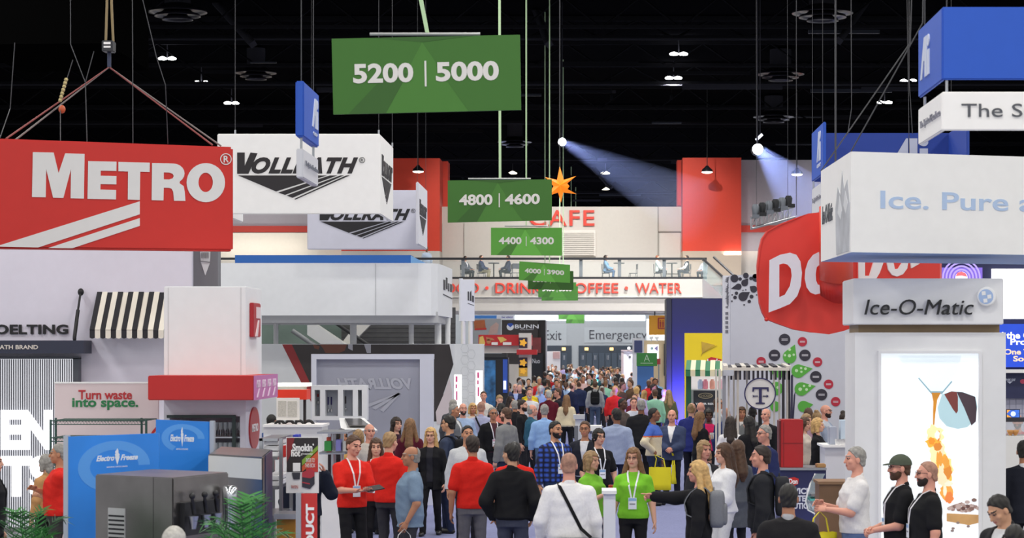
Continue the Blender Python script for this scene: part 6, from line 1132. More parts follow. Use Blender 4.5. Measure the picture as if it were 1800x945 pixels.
    if lean:
        zb = .9*S+dz
        for k, (v, q, fm_, ex) in out.items():
            if len(v): v[:, 1] -= np.maximum(0, v[:, 2]-zb)*lean
            if ex is not None: ex.v = [(x, y-max(0, z-zb)*lean, z) for x, y, z in ex.v]
        for k in ('wR', 'wL', 'eR', 'eL', 'sR', 'sL'): J[k].y -= max(0, J[k].z-zb)*lean
    J['lean'] = lean; J['ztorso'] = .9*S+dz
    return out, J
def torso_y(J, x, z, side=-1, off=None):
    sec = J['sec']; zz = [q[0] for q in sec]; a, b, y = [float(np.interp(z, zz, [q[i] for q in sec])) for i in (1, 2, 3)]; off = (J['off']+.006) if off is None else off
    return y+side*(b+off)*math.sqrt(max(.05, 1-(x/(a+off))**2))-max(0, z-J['ztorso'])*J['lean']
def ribbon(mb, P, w, wd, t=.004, m=0):     # flat strap along points, wd = width direction
    vs = []; 
    for i, p in enumerate(P):
        p = Vector(p); tg = (Vector(P[min(i+1, len(P)-1)])-Vector(P[max(0, i-1)])).normalized(); u = Vector(wd); u = (u-tg*u.dot(tg)).normalized(); n = tg.cross(u)
        vs += [p-u*w/2-n*t/2, p+u*w/2-n*t/2, p+u*w/2+n*t/2, p-u*w/2+n*t/2]
    fs = [(i*4+k, i*4+(k+1) % 4, (i+1)*4+(k+1) % 4, (i+1)*4+k) for i in range(len(P)-1) for k in range(4)]; mb.add(vs, fs+[(0, 1, 2, 3), (len(vs)-1, len(vs)-2, len(vs)-3, len(vs)-4)], m)
def lobj(name, mb, mats, root, bevel=0, label=None):    # child in the person's own coordinates
    o = bpy.data.objects.new(name, mb.mesh(name, mats if isinstance(mats, (list, tuple)) else [mats], bevel)); COL.objects.link(o); o.parent = root
    if label: o['label'] = label
    return o
NP = [0]
def person(label, px, py, h=1.75, face=0, skin='fair', hair='short', hc='dark', top='shirt', tc='#dddddd', sc=None, legs='#22232a', sit=0, z=0, D=None, group=None, lanyard=None, badge=None, glasses=False, shoes='#1b1a1c', jc=None, belt=False, dx=0, bc=None, collar2=None, **kw):
    NP[0] += 1
    if D is None: D = F*(HC-(h+z-(.42*h/1.75 if sit else 0)))/(py-CY)
    s = F/D; cell = min(.03, max(.0105, 1.55/s)); out, J = figure(h=h, cell=cell, top=top, hair=hair if hair != 'cap' else 'short', sit=sit, seed=NP[0], beard=bool(bc), **kw)
    hx = J['hp'](0, 0, 0); a = math.radians(face); hy = hx.y-max(0, hx.z-J['ztorso'])*J['lean']
    root = thing('person', label, 'person', (X_(px, D)-(hx.x*math.cos(a)-hy*math.sin(a))+dx, D-(hx.x*math.sin(a)+hy*math.cos(a)), z), group, a)
    sk = mat(SKIN[skin], .55, var=.04, scale=9); lip = mat({'dark': '#6b3a33', 'brown': '#93584a'}.get(skin, '#b5675a'), .5); hm = mat(HAIRC[hc], .6, var=.25, scale=30)
    mm = {'body': [sk, mat('#2a211d', .3), lip, hm], 'hair': [hm], 'beard': [mat(HAIRC[bc or 'dark'], .7, var=.2, scale=30)], 'shirt': [fabric(sc if (sc and (top in ('blazer', 'jacket', 'coat', 'cardigan', 'vest'))) else tc)], 'jacket': [fabric(tc)], 'trousers': [fabric(legs)]}
    for k, (v, q, fm, ex) in out.items():
        if not len(v): continue
        o = bpy.data.objects.new(k, np_mesh(k, v, q, mm[k], fm, ex)); COL.objects.link(o); o.parent = root
    hp = J['hp']; S = J['S']
    if hair == 'cap':
        q = MB(); Rr = J['Rm']; P = [(.0, .108, .02)]
        vs = []; nu, nv = 20, 7
        for j in range(nv+1):
            for i in range(nu): t = math.pi/2*j/nv; p = 2*math.pi*i/nu; vs.append(hp(.094*math.sin(t)*math.cos(p), .012+.118*math.sin(t)*math.sin(p), .03+.108*math.cos(t)))
        q.add(vs, [(j*nu+i, (j+1)*nu+i, (j+1)*nu+(i+1) % nu, j*nu+(i+1) % nu) for j in range(nv) for i in range(nu)], 0, True)
        br = [hp(.075*math.sin(t), -.085-.085*math.cos(t), .036-.012*math.cos(t)) for t in [math.pi*(-.5+k/10) for k in range(11)]]; q.add(br+[p+Vector((0, 0, .008)) for p in br], [tuple(range(11)), tuple(range(21, 10, -1))]+[(k, k+1, k+12, k+11) for k in range(10)]); lobj('cap', q, fabric(kw.get('capc', '#4f5648')), root)
    if not sit or True:
        for nm, sd in (('R', -1), ('L', 1)):
            p = J['a'+nm]; q = MB(); c = (p.x+sd*.012, p.y-.06*S, .045*S); q.ell(c, .047*S, .135*S, .048*S, 14, 8); q.v = [(x, y, max(.004, zz)) for x, y, zz in q.v]; q.box(c[0]-.03*S, c[0]+.03*S, c[1]-.105*S, c[1]+.105*S, 0.0, .014, 1); lobj('shoe', q, [mat(shoes, .4), BLACK if shoes != '#e8e8e8' else PAPER], root)
    if glasses:
        q = MB()
        for sx in (-1, 1): c = (sx*.033, -.103, .008); q.tube([hp(c[0]+.023*math.cos(t), c[1]+.003*abs(math.cos(t)), c[2]+.017*math.sin(t)) for t in [2*math.pi*k/12 for k in range(13)]], .0022*S, 4, caps=False); q.tube([hp(sx*.056, -.098, .012), hp(sx*.08, -.03, .012), hp(sx*.08, .015, .0)], .0022*S, 4)
        q.tube([hp(-.01, -.106, .01), hp(.01, -.106, .01)], .002*S, 4); lobj('glasses', q, mat('#1f1b1c', .3), root)
    if lanyard:
        q = MB(); zb = 1.14*S+J['dz']; zt = 1.44*S+J['dz']
        for sx in (-1, 1):
            P = [(sx*.02, torso_y(J, 0, zt-.01, 1), zt+.01), (sx*.068*S, .01, zt+.035)]
            for k in range(7): u = k/6; x = sx*(.072*S*(1-u)+.014*u); zz = zt+.0-(zt-zb)*u; P.append((x, torso_y(J, x, zz), zz))
            ribbon(q, P, .02, (1, .25*sx, 0), .004)
        lobj('lanyard', q, mat(lanyard, .6), root); q = MB(); y = torso_y(J, 0, zb-.05)-.006; b = .05
        q.box(-b, b, y-.005, y, zb-.14, zb, 0); q.box(-b+.004, b-.004, y-.006, y-.004, zb-.04, zb-.006, 1); q.box(-b+.015, b-.015, y-.006, y-.004, zb-.085, zb-.07, 2); lobj('badge', q, [mat('#eef0f4', .4), mat(badge or '#8fb3d9', .5), GREY], root)
    if belt: q = MB(); sec = J['sec']; zz = 1.0*S+J['dz']; A, Bq, Y = [float(np.interp(zz, [t[0] for t in sec], [t[i] for t in sec])) for i in (1, 2, 3)]; ribbon(q, [((A+.018)*math.cos(t), Y+(Bq+.018)*math.sin(t), zz) for t in [2*math.pi*k/24 for k in range(25)]], .035, (0, 0, 1), .004); lobj('belt', q, mat('#2a201b', .5), root)
    J['root'] = root; J['D'] = D; J['face'] = a
    return J
def to_world(J, p): return J['root'].matrix_basis @ Vector(p) if False else Matrix.Translation(J['root'].location) @ Matrix.Rotation(J['face'], 4, 'Z') @ Vector(p)
def wobj(name, mb, mats, J, label=None, cat=None, group=None, bevel=0, parent=None):   # thing carried by a person, given in the person's coordinates
    M = Matrix.Translation(J['root'].location) @ Matrix.Rotation(J['face'], 4, 'Z'); q = MB(); q.v = [tuple(M @ Vector(v)) for v in mb.v]; q.f, q.m, q.sm = mb.f, mb.m, mb.sm
    return obj(name, q, mats, parent, label, cat, group, bevel=bevel)
def puff(c, rx, ry, rz, e=.42, nu=24, nv=14, m=0):     # soft cushion shaped solid
    g = lambda t, f: math.copysign(abs(f(t))**e, f(t)); vs = []; q = MB()
    for j in range(nv+1):
        for i in range(nu): t = math.pi*j/nv; p = 2*math.pi*i/nu; k = abs(math.sin(t))**e; vs.append((c[0]+rx*k*g(p, math.cos), c[1]+ry*k*g(p, math.sin), c[2]+rz*g(t, math.cos)))
    return q.add(vs, [(j*nu+i, (j+1)*nu+i, (j+1)*nu+(i+1) % nu, j*nu+(i+1) % nu) for j in range(nv) for i in range(nu)], m, True)
def backpack(J, label, hexc, group=None):
    S = J['S']; zt, zb = 1.42*S+J['dz'], .98*S+J['dz']; yb = torso_y(J, 0, 1.25*S+J['dz'], 1, J['off']+.01); c = to_world(J, (0, yb+.08, zb)); t = thing('backpack', label, 'backpack', c, group)
    m = fabric(hexc); wobj('main_bag', puff((0, yb+.075, (zt+zb)/2), .155, .085, (zt-zb)/2), m, J, parent=t); wobj('front_pocket', puff((0, yb+.14, zb+.15), .125, .05, .12), m, J, parent=t)
    for sx in (-1, 1):
        P = [(sx*.085, yb+.01, zt-.03), (sx*.1, torso_y(J, .1, zt, 1)+.01, zt+.03), (sx*.1*S, .0, 1.44*S+J['dz']+.02)]+[(sx*(.1+.012*k)*S, torso_y(J, sx*.1, zz), zz) for k, zz in enumerate([(1.40-.065*j)*S+J['dz'] for j in range(5)])]+[(sx*.19*S, .02, 1.08*S+J['dz'])]
        q = MB(); ribbon(q, P, .055, (1, 0, 0), .012); wobj('strap', q, m, J, parent=t)
    wobj('top_handle', MB().tube([(-.03, yb+.04, zt-.01), (-.03, yb+.04, zt+.03), (.03, yb+.04, zt+.03), (.03, yb+.04, zt-.01)], .008, 6), m, J, parent=t); return t
def tote(J, label, hexc, hand_='R', size=(.36, .38), group=None, text=None, z=None, dxy=(0, 0)):
    w = J['w'+hand_]; hx = (w.x+dxy[0], w.y-.03+dxy[1], w.z-.1); t = thing('tote_bag', label, 'tote bag', to_world(J, (hx[0], hx[1], hx[2]-size[1]-.22)), group); m = mat(hexc, .6, bump=.2); zt = hx[2]-.2; q = MB()
    n = 8; V = []
    for k in range(n+1):
        for j in range(5): u = -size[0]/2+size[0]*k/n; zz = zt-size[1]*j/4; b = .05*math.sin(math.pi*k/n)*(.4+.6*j/4)+.012; V.append((hx[0]+b, hx[1]+u, zz+.006*math.sin(k*3))); 
    W2 = [(2*hx[0]-x, y, zz) for x, y, zz in V]; nn = len(V); fs = [(k*5+j, (k+1)*5+j, (k+1)*5+j+1, k*5+j+1) for k in range(n) for j in range(4)]
    q.add(V+W2, fs+[tuple(i+nn for i in f[::-1]) for f in fs]+[(k*5+4, (k+1)*5+4, (k+1)*5+4+nn, k*5+4+nn) for k in range(n)]+[(j, j+1, j+1+nn, j+nn) for j in range(4)]+[(n*5+j, n*5+j+1, n*5+j+1+nn, n*5+j+nn) for j in range(4)], 0, True); wobj('bag_body', q, m, J, parent=t)
    for sx in (-.02, .02): q = MB(); ribbon(q, [(hx[0]+sx, hx[1]-.1, zt-.01), (hx[0]+sx*.5, hx[1]-.07, hx[2]-.05), (w.x, w.y-.03, hx[2]+.025), (hx[0]+sx*.5, hx[1]+.07, hx[2]-.05), (hx[0]+sx, hx[1]+.1, zt-.01)], .024, (1, 0, 0), .004); wobj('handle', q, m, J, parent=t)
    return t
# ------------------------------------------------------------------ the people in front, one by one (picture place of head, height, turn)
P = person
def held(J, nm, mb, m, label, cat, **k): return wobj(nm, mb, m, J, label, cat, **k)
def strap_bag(J, label, hexc, side=-1, back=True, size=(.42, .32), z0=.62):   # bag at the hip with a strap across the shoulders
    S = J['S']; zc = z0; t = thing('shoulder_bag', label, 'shoulder bag', to_world(J, (side*.2, .1, zc))); m = fabric(hexc)
    yb = torso_y(J, side*.08, 1.0*S, 1 if back else -1, J['off']+.03); sg = 1 if back else -1
    wobj('bag_body', puff((side*.1, yb+sg*.08, zc+size[1]/2), size[0]/2, .08, size[1]/2, .3), m, J, parent=t); wobj('flap', puff((side*.1, yb+sg*.11, zc+size[1]*.68), size[0]/2*.98, .06, size[1]*.3, .3), m, J, parent=t)
    q = MB(); pts = [(side*.1+side*.12, yb+sg*.03, zc+size[1])]
    for k in range(9): u = k/8; x = side*.12*(1-u)-side*.1*u; zz = (1.0+.42*u)*S; pts.append((x, torso_y(J, x, min(zz, 1.4*S), sg, J['off']+.01), zz))
    pts.append((-side*.11, 0.01, 1.46*S)); ribbon(q, pts, .035, (1, 0, 0), .005); wobj('strap', q, m, J, parent=t); return t
# red shirt group with tablet
J = P('man in red polo with white lanyard writing on a black tablet', 622, 765, 1.8, 28, top='polo', tc='#dc2a20', hc='brown', arms=('tablet', 'tablet'), lanyard='#f2e6e6', legs='#1d1d20', head=(15, 12), skin='pink')
w = J['wL']; q = MB().slab((.02, w.y-.13, w.z+.0), (.25, w.y-.13, w.z+.03), (.25, w.y+.04, w.z+.07), (.02, w.y+.04, w.z+.04), (0, 0, 1), .012); held(J, 'tablet', q, BLACK, 'black tablet held by the man in red polo with lanyard', 'tablet', bevel=.003)
P('woman in red polo with long brown hair facing out between two red shirted men', 661, 772, 1.66, 5, top='polo', tc='#d2281f', female=True, hair='long', hc='brown', lanyard='#f2e6e6', legs='#1b1b1e', fat=.25)
J = P('grey blond man in red polo seen from behind beside the tablet man', 686, 760, 1.8, 160, top='polo', tc='#d9281f', hc='sandy', legs='#35353a', arms=('down', 'front'), fat=.15, head=(-10, 5))
J = P('balding man in light blue short sleeved shirt in profile holding white bags', 722, 785, 1.72, -78, top='shirt', sleeve='short', tc='#7b90a6', hair='balding', hc='grey', legs='#3a3a40', skin='tan', arms=('down', 'relaxed'), fat=.45, hem=.78)
tote(J, 'white paper carrier bag in the hand of the man in light blue shirt', '#e9e9e6', 'L', (.3, .34))
P('bald man with pink scalp half hidden behind the red polo group', 650, 757, 1.72, 20, top='shirt', tc='#c9c2b8', hair='balding', hc='grey', skin='pink', D=37.2)
P('woman in maroon sweater with long blonde brown hair seen from behind', 721, 737, 1.7, 175, top='sweater', tc='#5a1c2c', female=True, hair='wavy', hc='light', legs='#22222a')
P('dark haired woman facing the maroon sweater woman, mostly hidden', 697, 742, 1.68, 40, top='tee', tc='#3a2230', female=True, hair='long', hc='dark', D=41.8)
J = P('blonde woman with glasses walking in a black cardigan', 757, 753, 1.66, -5, top='cardigan', tc='#19191c', sc='#2a2a30', female=True, hair='long', hc='blonde', glasses=True, walk=.7, legs='#1a1a1d', arms=('bag', 'relaxed'))
tote(J, 'yellow tote bag carried by the walking blonde in black', '#efe01e', 'R', (.3, .36))
J = P('black haired man in navy shirt and jeans with a black backpack, in profile', 788, 731, 1.84, -110, top='shirt', tc='#3a4359', hc='black', legs='#232b45', skin='asian', glasses=True, walk=.35, fat=.15, arms=('pocket', 'relaxed')); backpack(J, 'black backpack on the man in navy shirt and jeans', '#1c1c20')
P('dark haired man in pale grey shirt facing out behind the red polo back', 822, 749, 1.76, 5, top='shirt', tc='#c3c6c8', hc='black', skin='olive', fat=.55, head=(10, -4))
P('man in red polo and grey trousers seen from behind, nearest on the aisle', 830, 766, 1.8, 186, top='polo', tc='#d8261d', hc='dark', legs='#6c6a6e', arms=('down', 'down'), skin='tan', fat=.1, head=(12, 0))
J = P('dark haired man in black zip jacket seen from behind, face turned left', 898, 780, 1.78, 172, top='jacket', tc='#1a1a1c', hc='black', legs='#3d4150', skin='asian', fat=.2, head=(48, 0), arms=('pocket', 'pocket'))
P('dark skinned man in red polo hidden behind the black jacket man', 905, 777, 1.70, 170, top='polo', tc='#d8261d', hair='buzz', hc='black', skin='dark', fat=.35)
J = P('heavy bald man in white shirt seen from behind with a black shoulder bag', 1000, 797, 1.8, 183, top='shirt', tc='#e7e5e4', hair='buzz', hc='shaved', legs='#2c3348', skin='pink', fat=.75, arms=('down', 'relaxed')); strap_bag(J, 'black messenger bag on the heavy man in white shirt', '#19191b', -1, True, (.62, .46), .48)
J = P('blonde fringed woman in lime green polo in profile holding a red cup', 1040, 795, 1.6, 55, top='polo', tc='#80c43c', female=True, hair='bob', hc='sandy', legs='#39415a', arms=('cup', 'down'), fat=.2)
w = J['wR']; held(J, 'cup', MB().lathe([(.032, 0), (.042, .11), (.044, .115)], (w.x+.03, w.y-.08, w.z-.0), 14), mat('#c9412c', .4), 'red paper cup held by the green polo woman in profile', 'cup')
P('long haired woman with glasses in lime green polo facing out, white lanyard', 1113, 789, 1.67, -5, top='polo', tc='#7cc432', female=True, hair='wavy', hc='light', glasses=True, lanyard='#f0f0f4', legs='#1c1b1e', fat=.35, head=(-8, 0))
J = P('bearded man in blue and black plaid shirt with lanyard', 977, 741, 1.8, 28, top='shirt', tc='#23336f', hc='black', bc='black', skin='olive', lanyard='#ececf0', legs='#2e3c5c', fat=.3, arms=('down', 'pocket'), head=(15, 0))
for o in J['root'].children:   # woven check of the shirt
    if o.name.startswith('shirt'):
        m = bpy.data.materials.new('plaid_cloth'); m.use_nodes = True; nt = m.node_tree; b = nt.nodes['Principled BSDF']; tc_ = nt.nodes.new('ShaderNodeTexCoord'); b.inputs['Roughness'].default_value = .85
        f = []
        for vx in ((1, 0, 0), (0, 0, 1)):
            wv = nt.nodes.new('ShaderNodeTexWave'); wv.bands_direction = 'X' if vx[0] else 'Z'; wv.inputs['Scale'].default_value = 4.2; nt.links.new(tc_.outputs['Object'], wv.inputs['Vector']); f.append(wv)
        mx = nt.nodes.new('ShaderNodeMath'); mx.operation = 'MULTIPLY'; nt.links.new(f[0].outputs['Fac'], mx.inputs[0]); nt.links.new(f[1].outputs['Fac'], mx.inputs[1])
        rp = nt.nodes.new('ShaderNodeValToRGB'); rp.color_ramp.elements[0].color = lin('#10152e'); rp.color_ramp.elements[1].color = lin('#3557b8'); rp.color_ramp.elements[1].position = .7; nt.links.new(mx.outputs[0], rp.inputs['Fac']); nt.links.new(rp.outputs['Color'], b.inputs['Base Color']); o.data.materials[0] = m
P('dark haired woman with glasses in black tee and lanyard', 1053, 755, 1.68, 20, top='tee', tc='#1b1b1d', female=True, hair='ponytail', hc='black', glasses=True, lanyard='#e6e6ea', legs='#1b1b1d', fat=.3, arms=('relaxed', 'relaxed'), head=(10, 0))
P('man in dark navy with glasses just left of the black tee woman', 1028, 741, 1.74, -10, top='jacket', tc='#23252f', sc='#d9d9de', hc='brown', glasses=True, skin='tan', legs='#23242c')
P('man in pale blue blazer seen from behind with navy trousers', 1083, 718, 1.82, 168, top='blazer', tc='#9aa6c0', hc='black', legs='#23273c', skin='brown', fat=.2, head=(40, 0))
P('man in sky blue sweater and jeans seen from behind', 957, 711, 1.78, 182, top='sweater', tc='#8fb2df', hc='grey', legs='#5c7594', fat=.15)
P('bald man in teal jacket turned away beside the sky blue sweater', 936, 711, 1.74, 110, top='jacket', tc='#2c5a70', hair='balding', hc='grey', skin='pink', legs='#23232a')
P('brown haired man in grey blazer in profile facing the black jacket man', 889, 717, 1.8, -125, top='blazer', tc='#7f807f', hc='brown', bc='brown', legs='#2b3348', sc='#4a4750', fat=.1)
P('smiling man with glasses in black jacket and white lanyard', 867, 716, 1.75, 15, top='jacket', tc='#1c1c1e', sc='#55343a', hair='buzz', hc='grey', skin='tan', glasses=True, lanyard='#e9e2e6', badge='#d8a6b5', legs='#232328', arms=('relaxed', 'front'))
P('dark haired man in black shirt turned right behind the grey blazer', 911, 703, 1.78, 75, top='shirt', tc='#1d1d20', hc='dark', bc='dark', skin='fair', legs='#232328', dx=.1)
P('grey haired man with black back beside the grey blazer', 905, 707, 1.72, 185, top='shirt', tc='#222225', hc='grey', skin='tan', legs='#232328', D=54)
J = P('bald man in lavender shirt seen from behind with a diagonal strap', 846, 706, 1.78, 176, top='shirt', tc='#a9abc6', hair='buzz', hc='shaved', skin='pink', legs='#23252e', fat=.35); strap_bag(J, 'small black bag slung across the lavender shirt', '#1d1d20', -1, True, (.3, .22), .8)
P('grey haired man in grey suit turned right near the white column', 799, 711, 1.78, 70, top='blazer', tc='#75787a', hc='grey', skin='tan', legs='#4a4b50', sc='#d5d5d5')
P('bearded man in pale blue shirt behind the grey suit', 814, 710, 1.76, 15, top='shirt', tc='#9fb3d0', hair='balding', hc='brown', bc='dark', skin='pink', legs='#23232a', D=49.5)
P('man with short grey hair behind the grey suit, by the pillar', 797, 704, 1.76, 160, top='jacket', tc='#4a4c50', hc='grey', legs='#23232a', D=53)
P('blonde woman with tanned face left of the lavender shirt', 831, 708, 1.66, 15, top='tee', tc='#d8c6b0', female=True, hair='bob', hc='blonde', skin='tan', D=53.5)
P('young man in cream shirt facing out before the lit column', 850, 688, 1.78, 5, top='shirt', tc='#d8d2c6', hc='brown', skin='pink', legs='#5b5e66')
P('man with blond grey hair looking down in a dark suit', 878, 692, 1.76, 10, top='blazer', tc='#22242c', sc='#cfd3da', hc='sandy', head=(0, 25), D=59)
P('dark haired woman in profile by the dark blue display stand', 898, 694, 1.66, 60, top='cardigan', tc='#26262b', sc='#555560', female=True, hair='long', hc='dark', D=61)
P('woman in salmon jacket behind the smiling man with glasses', 881, 706, 1.68, 170, top='jacket', tc='#ea8a78', female=True, hair='ponytail', hc='black', skin='brown', D=52.6)
P('white bearded man in white shirt facing out', 931, 685, 1.76, 5, top='shirt', tc='#dedee2', hair='balding', hc='silver', bc='silver', skin='pink', legs='#33343c', fat=.35)
P('bearded man in dark jacket turned right beside the white bearded man', 914, 703, 1.72, 80, top='jacket', tc='#2b2c30', hc='dark', bc='dark', D=54.5)
P('man in navy blazer with dark hair turned left by the display stand', 893, 667, 1.78, -60, top='blazer', tc='#3a4468', sc='#d8d8dc', hc='dark', skin='tan', D=78)
P('bald headed man in navy suit facing out by the display stand', 906, 667, 1.77, 10, top='blazer', tc='#2b3350', sc='#a8b8d8', hair='balding', hc='dark', skin='fair', D=76)
P('man in mustard yellow shirt with dark hair facing out', 931, 666, 1.75, 0, top='shirt', tc='#dcc12a', hc='black', skin='olive', D=73)
P('person in bright yellow tee seen from behind, the only one', 929, 678, 1.72, 180, top='tee', tc='#efd21f', hc='brown', D=69.5)
P('man in maroon sweater with silver hair seen from behind', 965, 686, 1.75, 180, top='sweater', tc='#5e1a28', hair='short', hc='silver', skin='pink', fat=.3)
P('man in black jacket with glasses in profile beside the maroon sweater', 980, 680, 1.78, -85, top='jacket', tc='#22222a', hc='brown', glasses=True, skin='pink', D=66.3)
P('woman in cream jacket with long blonde hair seen from behind', 996, 693, 1.66, 170, top='jacket', tc='#d9caa8', female=True, hair='long', hc='light', legs='#1f1f23', D=63)
J = P('man in light grey jacket seen from behind wearing a black backpack', 1046, 670, 1.78, 180, top='jacket', tc='#a2a4a6', hc='brown', legs='#4c5a70'); backpack(J, 'black backpack on the light grey jacket in the crowd', '#1d1e20')
P('man in dark navy jacket with thin hair left of the grey backpack jacket', 1018, 668, 1.78, 170, top='jacket', tc='#2a3352', hair='balding', hc='brown', D=82)
P('bald man in navy suit turned toward the light grey jacket', 1007, 670, 1.8, 120, top='blazer', tc='#232a44', hair='balding', hc='brown', D=77)
P('bald man in red pullover seen from behind', 1081, 679, 1.76, 172, top='sweater', tc='#d02a2c', hair='bald', skin='pink', fat=.3)
P('very broad man in black suit seen from behind', 1127, 703, 1.84, 178, top='blazer', tc='#222224', hair='short', hc='grey', legs='#1d1d20', fat=.55, skin='brown')
P('dark skinned bald man in brown jacket turned right', 1095, 697, 1.8, 60, top='jacket', tc='#5a4f4a', hair='buzz', hc='black', skin='dark', D=52.5)
P('man with cropped brown hair looking out over the black suit', 1114, 696, 1.76, 5, top='shirt', tc='#c9ccd6', hc='brown', skin='pink', D=55)
J = P('brown skinned bald man in cream sweater with blue shoulders, hand on hip', 1150, 717, 1.80, 70, top='sweater', tc='#d9ccae', hair='buzz', hc='black', skin='brown', legs='#26304a', arms=('hip', 'down'), head=(20, 0))
for o in J['root'].children:
    if o.name.startswith('sweater') or o.name.startswith('shirt'):
        me = o.data; me.materials.append(fabric('#4a68b8')); me.materials.append(fabric('#c9673a')); ix = [0]*len(me.polygons)
        for i, pl_ in enumerate(me.polygons): z = pl_.center.z; ix[i] = 1 if z > 1.3 else 2 if z > 1.275 else 0
        me.polygons.foreach_set('material_index', ix)
tote(J, 'yellow tote bag hanging from the man in cream and blue sweater', '#f0e11a', 'R', (.42, .42), dxy=(.02, -.1))
J = P('bald man in navy blazer and white shirt facing out, hands clasped', 1181, 720, 1.74, -10, top='blazer', tc='#3d4764', sc='#ecebea', hair='bald', skin='pink', legs='#20222e', fat=.35, arms=('front', 'front'))
J2 = P('man in royal navy suit seen from behind beside the navy blazer', 1216, 708, 1.8, 160, top='blazer', tc='#2c3474', hair='balding', hc='sandy', legs='#1d1e2a', fat=.2)
J3 = P('bald man half hidden behind the royal navy suit', 1232, 708, 1.76, 165, top='shirt', tc='#5a5d68', hair='bald', skin='pink', D=50.5)
tote(J, 'second yellow tote bag on the floor side of the navy blazer man', '#f0e11a', 'L', (.34, .36), dxy=(.0, .25))
J = P('blonde woman in black top turned right holding a white cup', 1231, 725, 1.66, 125, top='cardigan', tc='#1c1c1f', sc='#27272b', female=True, hair='long', hc='light', legs='#1a1a1d', arms=('down', 'cup'))
w = J['wL']; held(J, 'cup', MB().lathe([(.034, 0), (.044, .11), (.046, .115)], (w.x-.02, w.y-.09, w.z+.01), 14), PAPER, 'white paper cup held by the blonde in black top', 'cup')
P('dark skinned woman in hot pink shirt facing out', 1246, 721, 1.64, 0, top='tee', tc='#d62a62', female=True, hair='bun', hc='black', skin='dark', D=48.6)
P('bald man in navy jacket bending right behind the pink shirt', 1276, 722, 1.72, 140, top='jacket', tc='#2e3c68', hair='bald', skin='fair', D=47.5)
P('woman in white blouse with dark ombre hair seen from behind', 1284, 733, 1.66, 178, top='shirt', tc='#e6e4e4', female=True, hair='long', hc='dark', legs='#2a2a2e')
P('black haired woman in long black coat turned left', 1316, 733, 1.7, -140, top='coat', tc='#1b1b1e', sc='#222226', female=True, hair='long', hc='black', legs='#1c1c1e', hem=.55)
P('brunette woman with long hair facing out under the round sign', 1304, 710, 1.68, 5, top='cardigan', tc='#4a4650', sc='#cfcbc8', female=True, hair='wavy', hc='brown', skin='tan', D=49.2)
P('dark haired man half seen left of the brunette', 1290, 711, 1.74, 60, top='shirt', tc='#b9bfcc', hc='dark', D=51.5)
P('dark skinned bald man in grey print shirt from behind under the round sign', 1323, 717, 1.76, 175, top='shirt', tc='#8f9290', hair='buzz', hc='black', skin='dark', D=46.6)
P('bald man in black suit and white shirt looking left under the round sign', 1346, 715, 1.76, -35, top='blazer', tc='#1e1e22', sc='#eeeeee', hair='balding', hc='grey', skin='pink', D=45.2)
P('man with glasses in grey vest and pale shirt by the poster counter', 1263, 696, 1.8, 60, top='vest', tc='#8f949c', sc='#c9ccd2', hc='brown', glasses=True, skin='tan', D=54.2-1.6)
P('grey haired man with glasses in navy suit in profile', 1343, 748, 1.79, -62, top='blazer', tc='#2a315a', sc='#dcdde2', hc='grey', glasses=True, skin='pink', legs='#20243c')
J = P('young man in dark coat and blue shirt in profile with a dark backpack', 1337, 784, 1.79, -95, top='coat', tc='#26272b', sc='#5c78a8', hc='dark', skin='pink', legs='#23242a', hem=.85); backpack(J, 'dark grey backpack on the young man in dark coat', '#2c2d31')
P('blonde woman in dark blazer facing out between the pointing woman and the white jacket', 1238, 776, 1.68, 30, top='blazer', tc='#2c2c31', sc='#e9e8e8', female=True, hair='bob', hc='sandy', legs='#1e1e22', skin='pink')
P('long brown haired woman in white jacket in profile', 1272, 781, 1.71, -70, top='jacket', tc='#e9e8e9', sc='#e9e8e9', female=True, hair='long', hc='brown', legs='#d9d8d8', fat=.1, arms=('relaxed', 'front'))
P('woman in grey dress with brown hair behind the white jacket', 1296, 783, 1.66, -150, top='dress', tc='#5c5f66', female=True, hair='long', hc='brown', legs='#2a2b30', hem=.55, D=31.8)
J = P('long blonde haired woman in black pointing left with her arm out', 1226, 812, 1.64, -95, top='jacket', tc='#1b1b1e', sc='#1b1b1e', female=True, hair='wavy', hc='blonde', legs='#1a1a1c', arms=('point', 'down'), skin='pink', hem=.7); backpack(J, 'grey slouchy backpack on the pointing blonde woman', '#77797e')
P('man in dark suit with short black hair seen from behind, bottom right', 1386, 852, 1.72, 175, top='blazer', tc='#1f1e20', hair='short', hc='black', skin='tan', legs='#1d1d20', sc='#b0b0b2', fat=.2)
J = P('grey haired man in white polo in profile holding a yellow bag', 1503, 787, 1.82, -80, top='polo', tc='#dfdcda', hc='grey', skin='pink', legs='#5d6f94', arms=((.1, -.3, 1.16), (.08, -.3, 1.12)), fat=.3)
tote(J, 'crumpled yellow tote bag held by the grey haired man in white polo', '#eddc1c', 'R', (.38, .34))
P('man in olive cap and black polo in profile with white lanyard', 1581, 801, 1.8, -82, top='polo', tc='#1a1a1c', hair='cap', hc='brown', bc='brown', skin='pink', lanyard='#ece8ea', legs='#232326', arms=('front', 'front'), fat=.2, glasses=True)
P('bald man with goatee and glasses in black polo with lanyard', 1629, 812, 1.76, -85, top='polo', tc='#1a1a1c', hair='buzz', hc='shaved', bc='dark', skin='pink', lanyard='#ece8ea', legs='#232326', glasses=True, fat=.4)
P('young black haired man in black jacket looking down at the lower right', 1756, 866, 1.7, -50, top='jacket', tc='#242326', sc='#d7d7d7', hc='black', skin='asian', legs='#232326', head=(-10, 32), fat=.1)
P('dark haired head low at the bottom right corner', 1783, 897, 1.55, 175, top='jacket', tc='#d5d6d4', hc='black', legs='#232326', skin='asian', D=18.2)
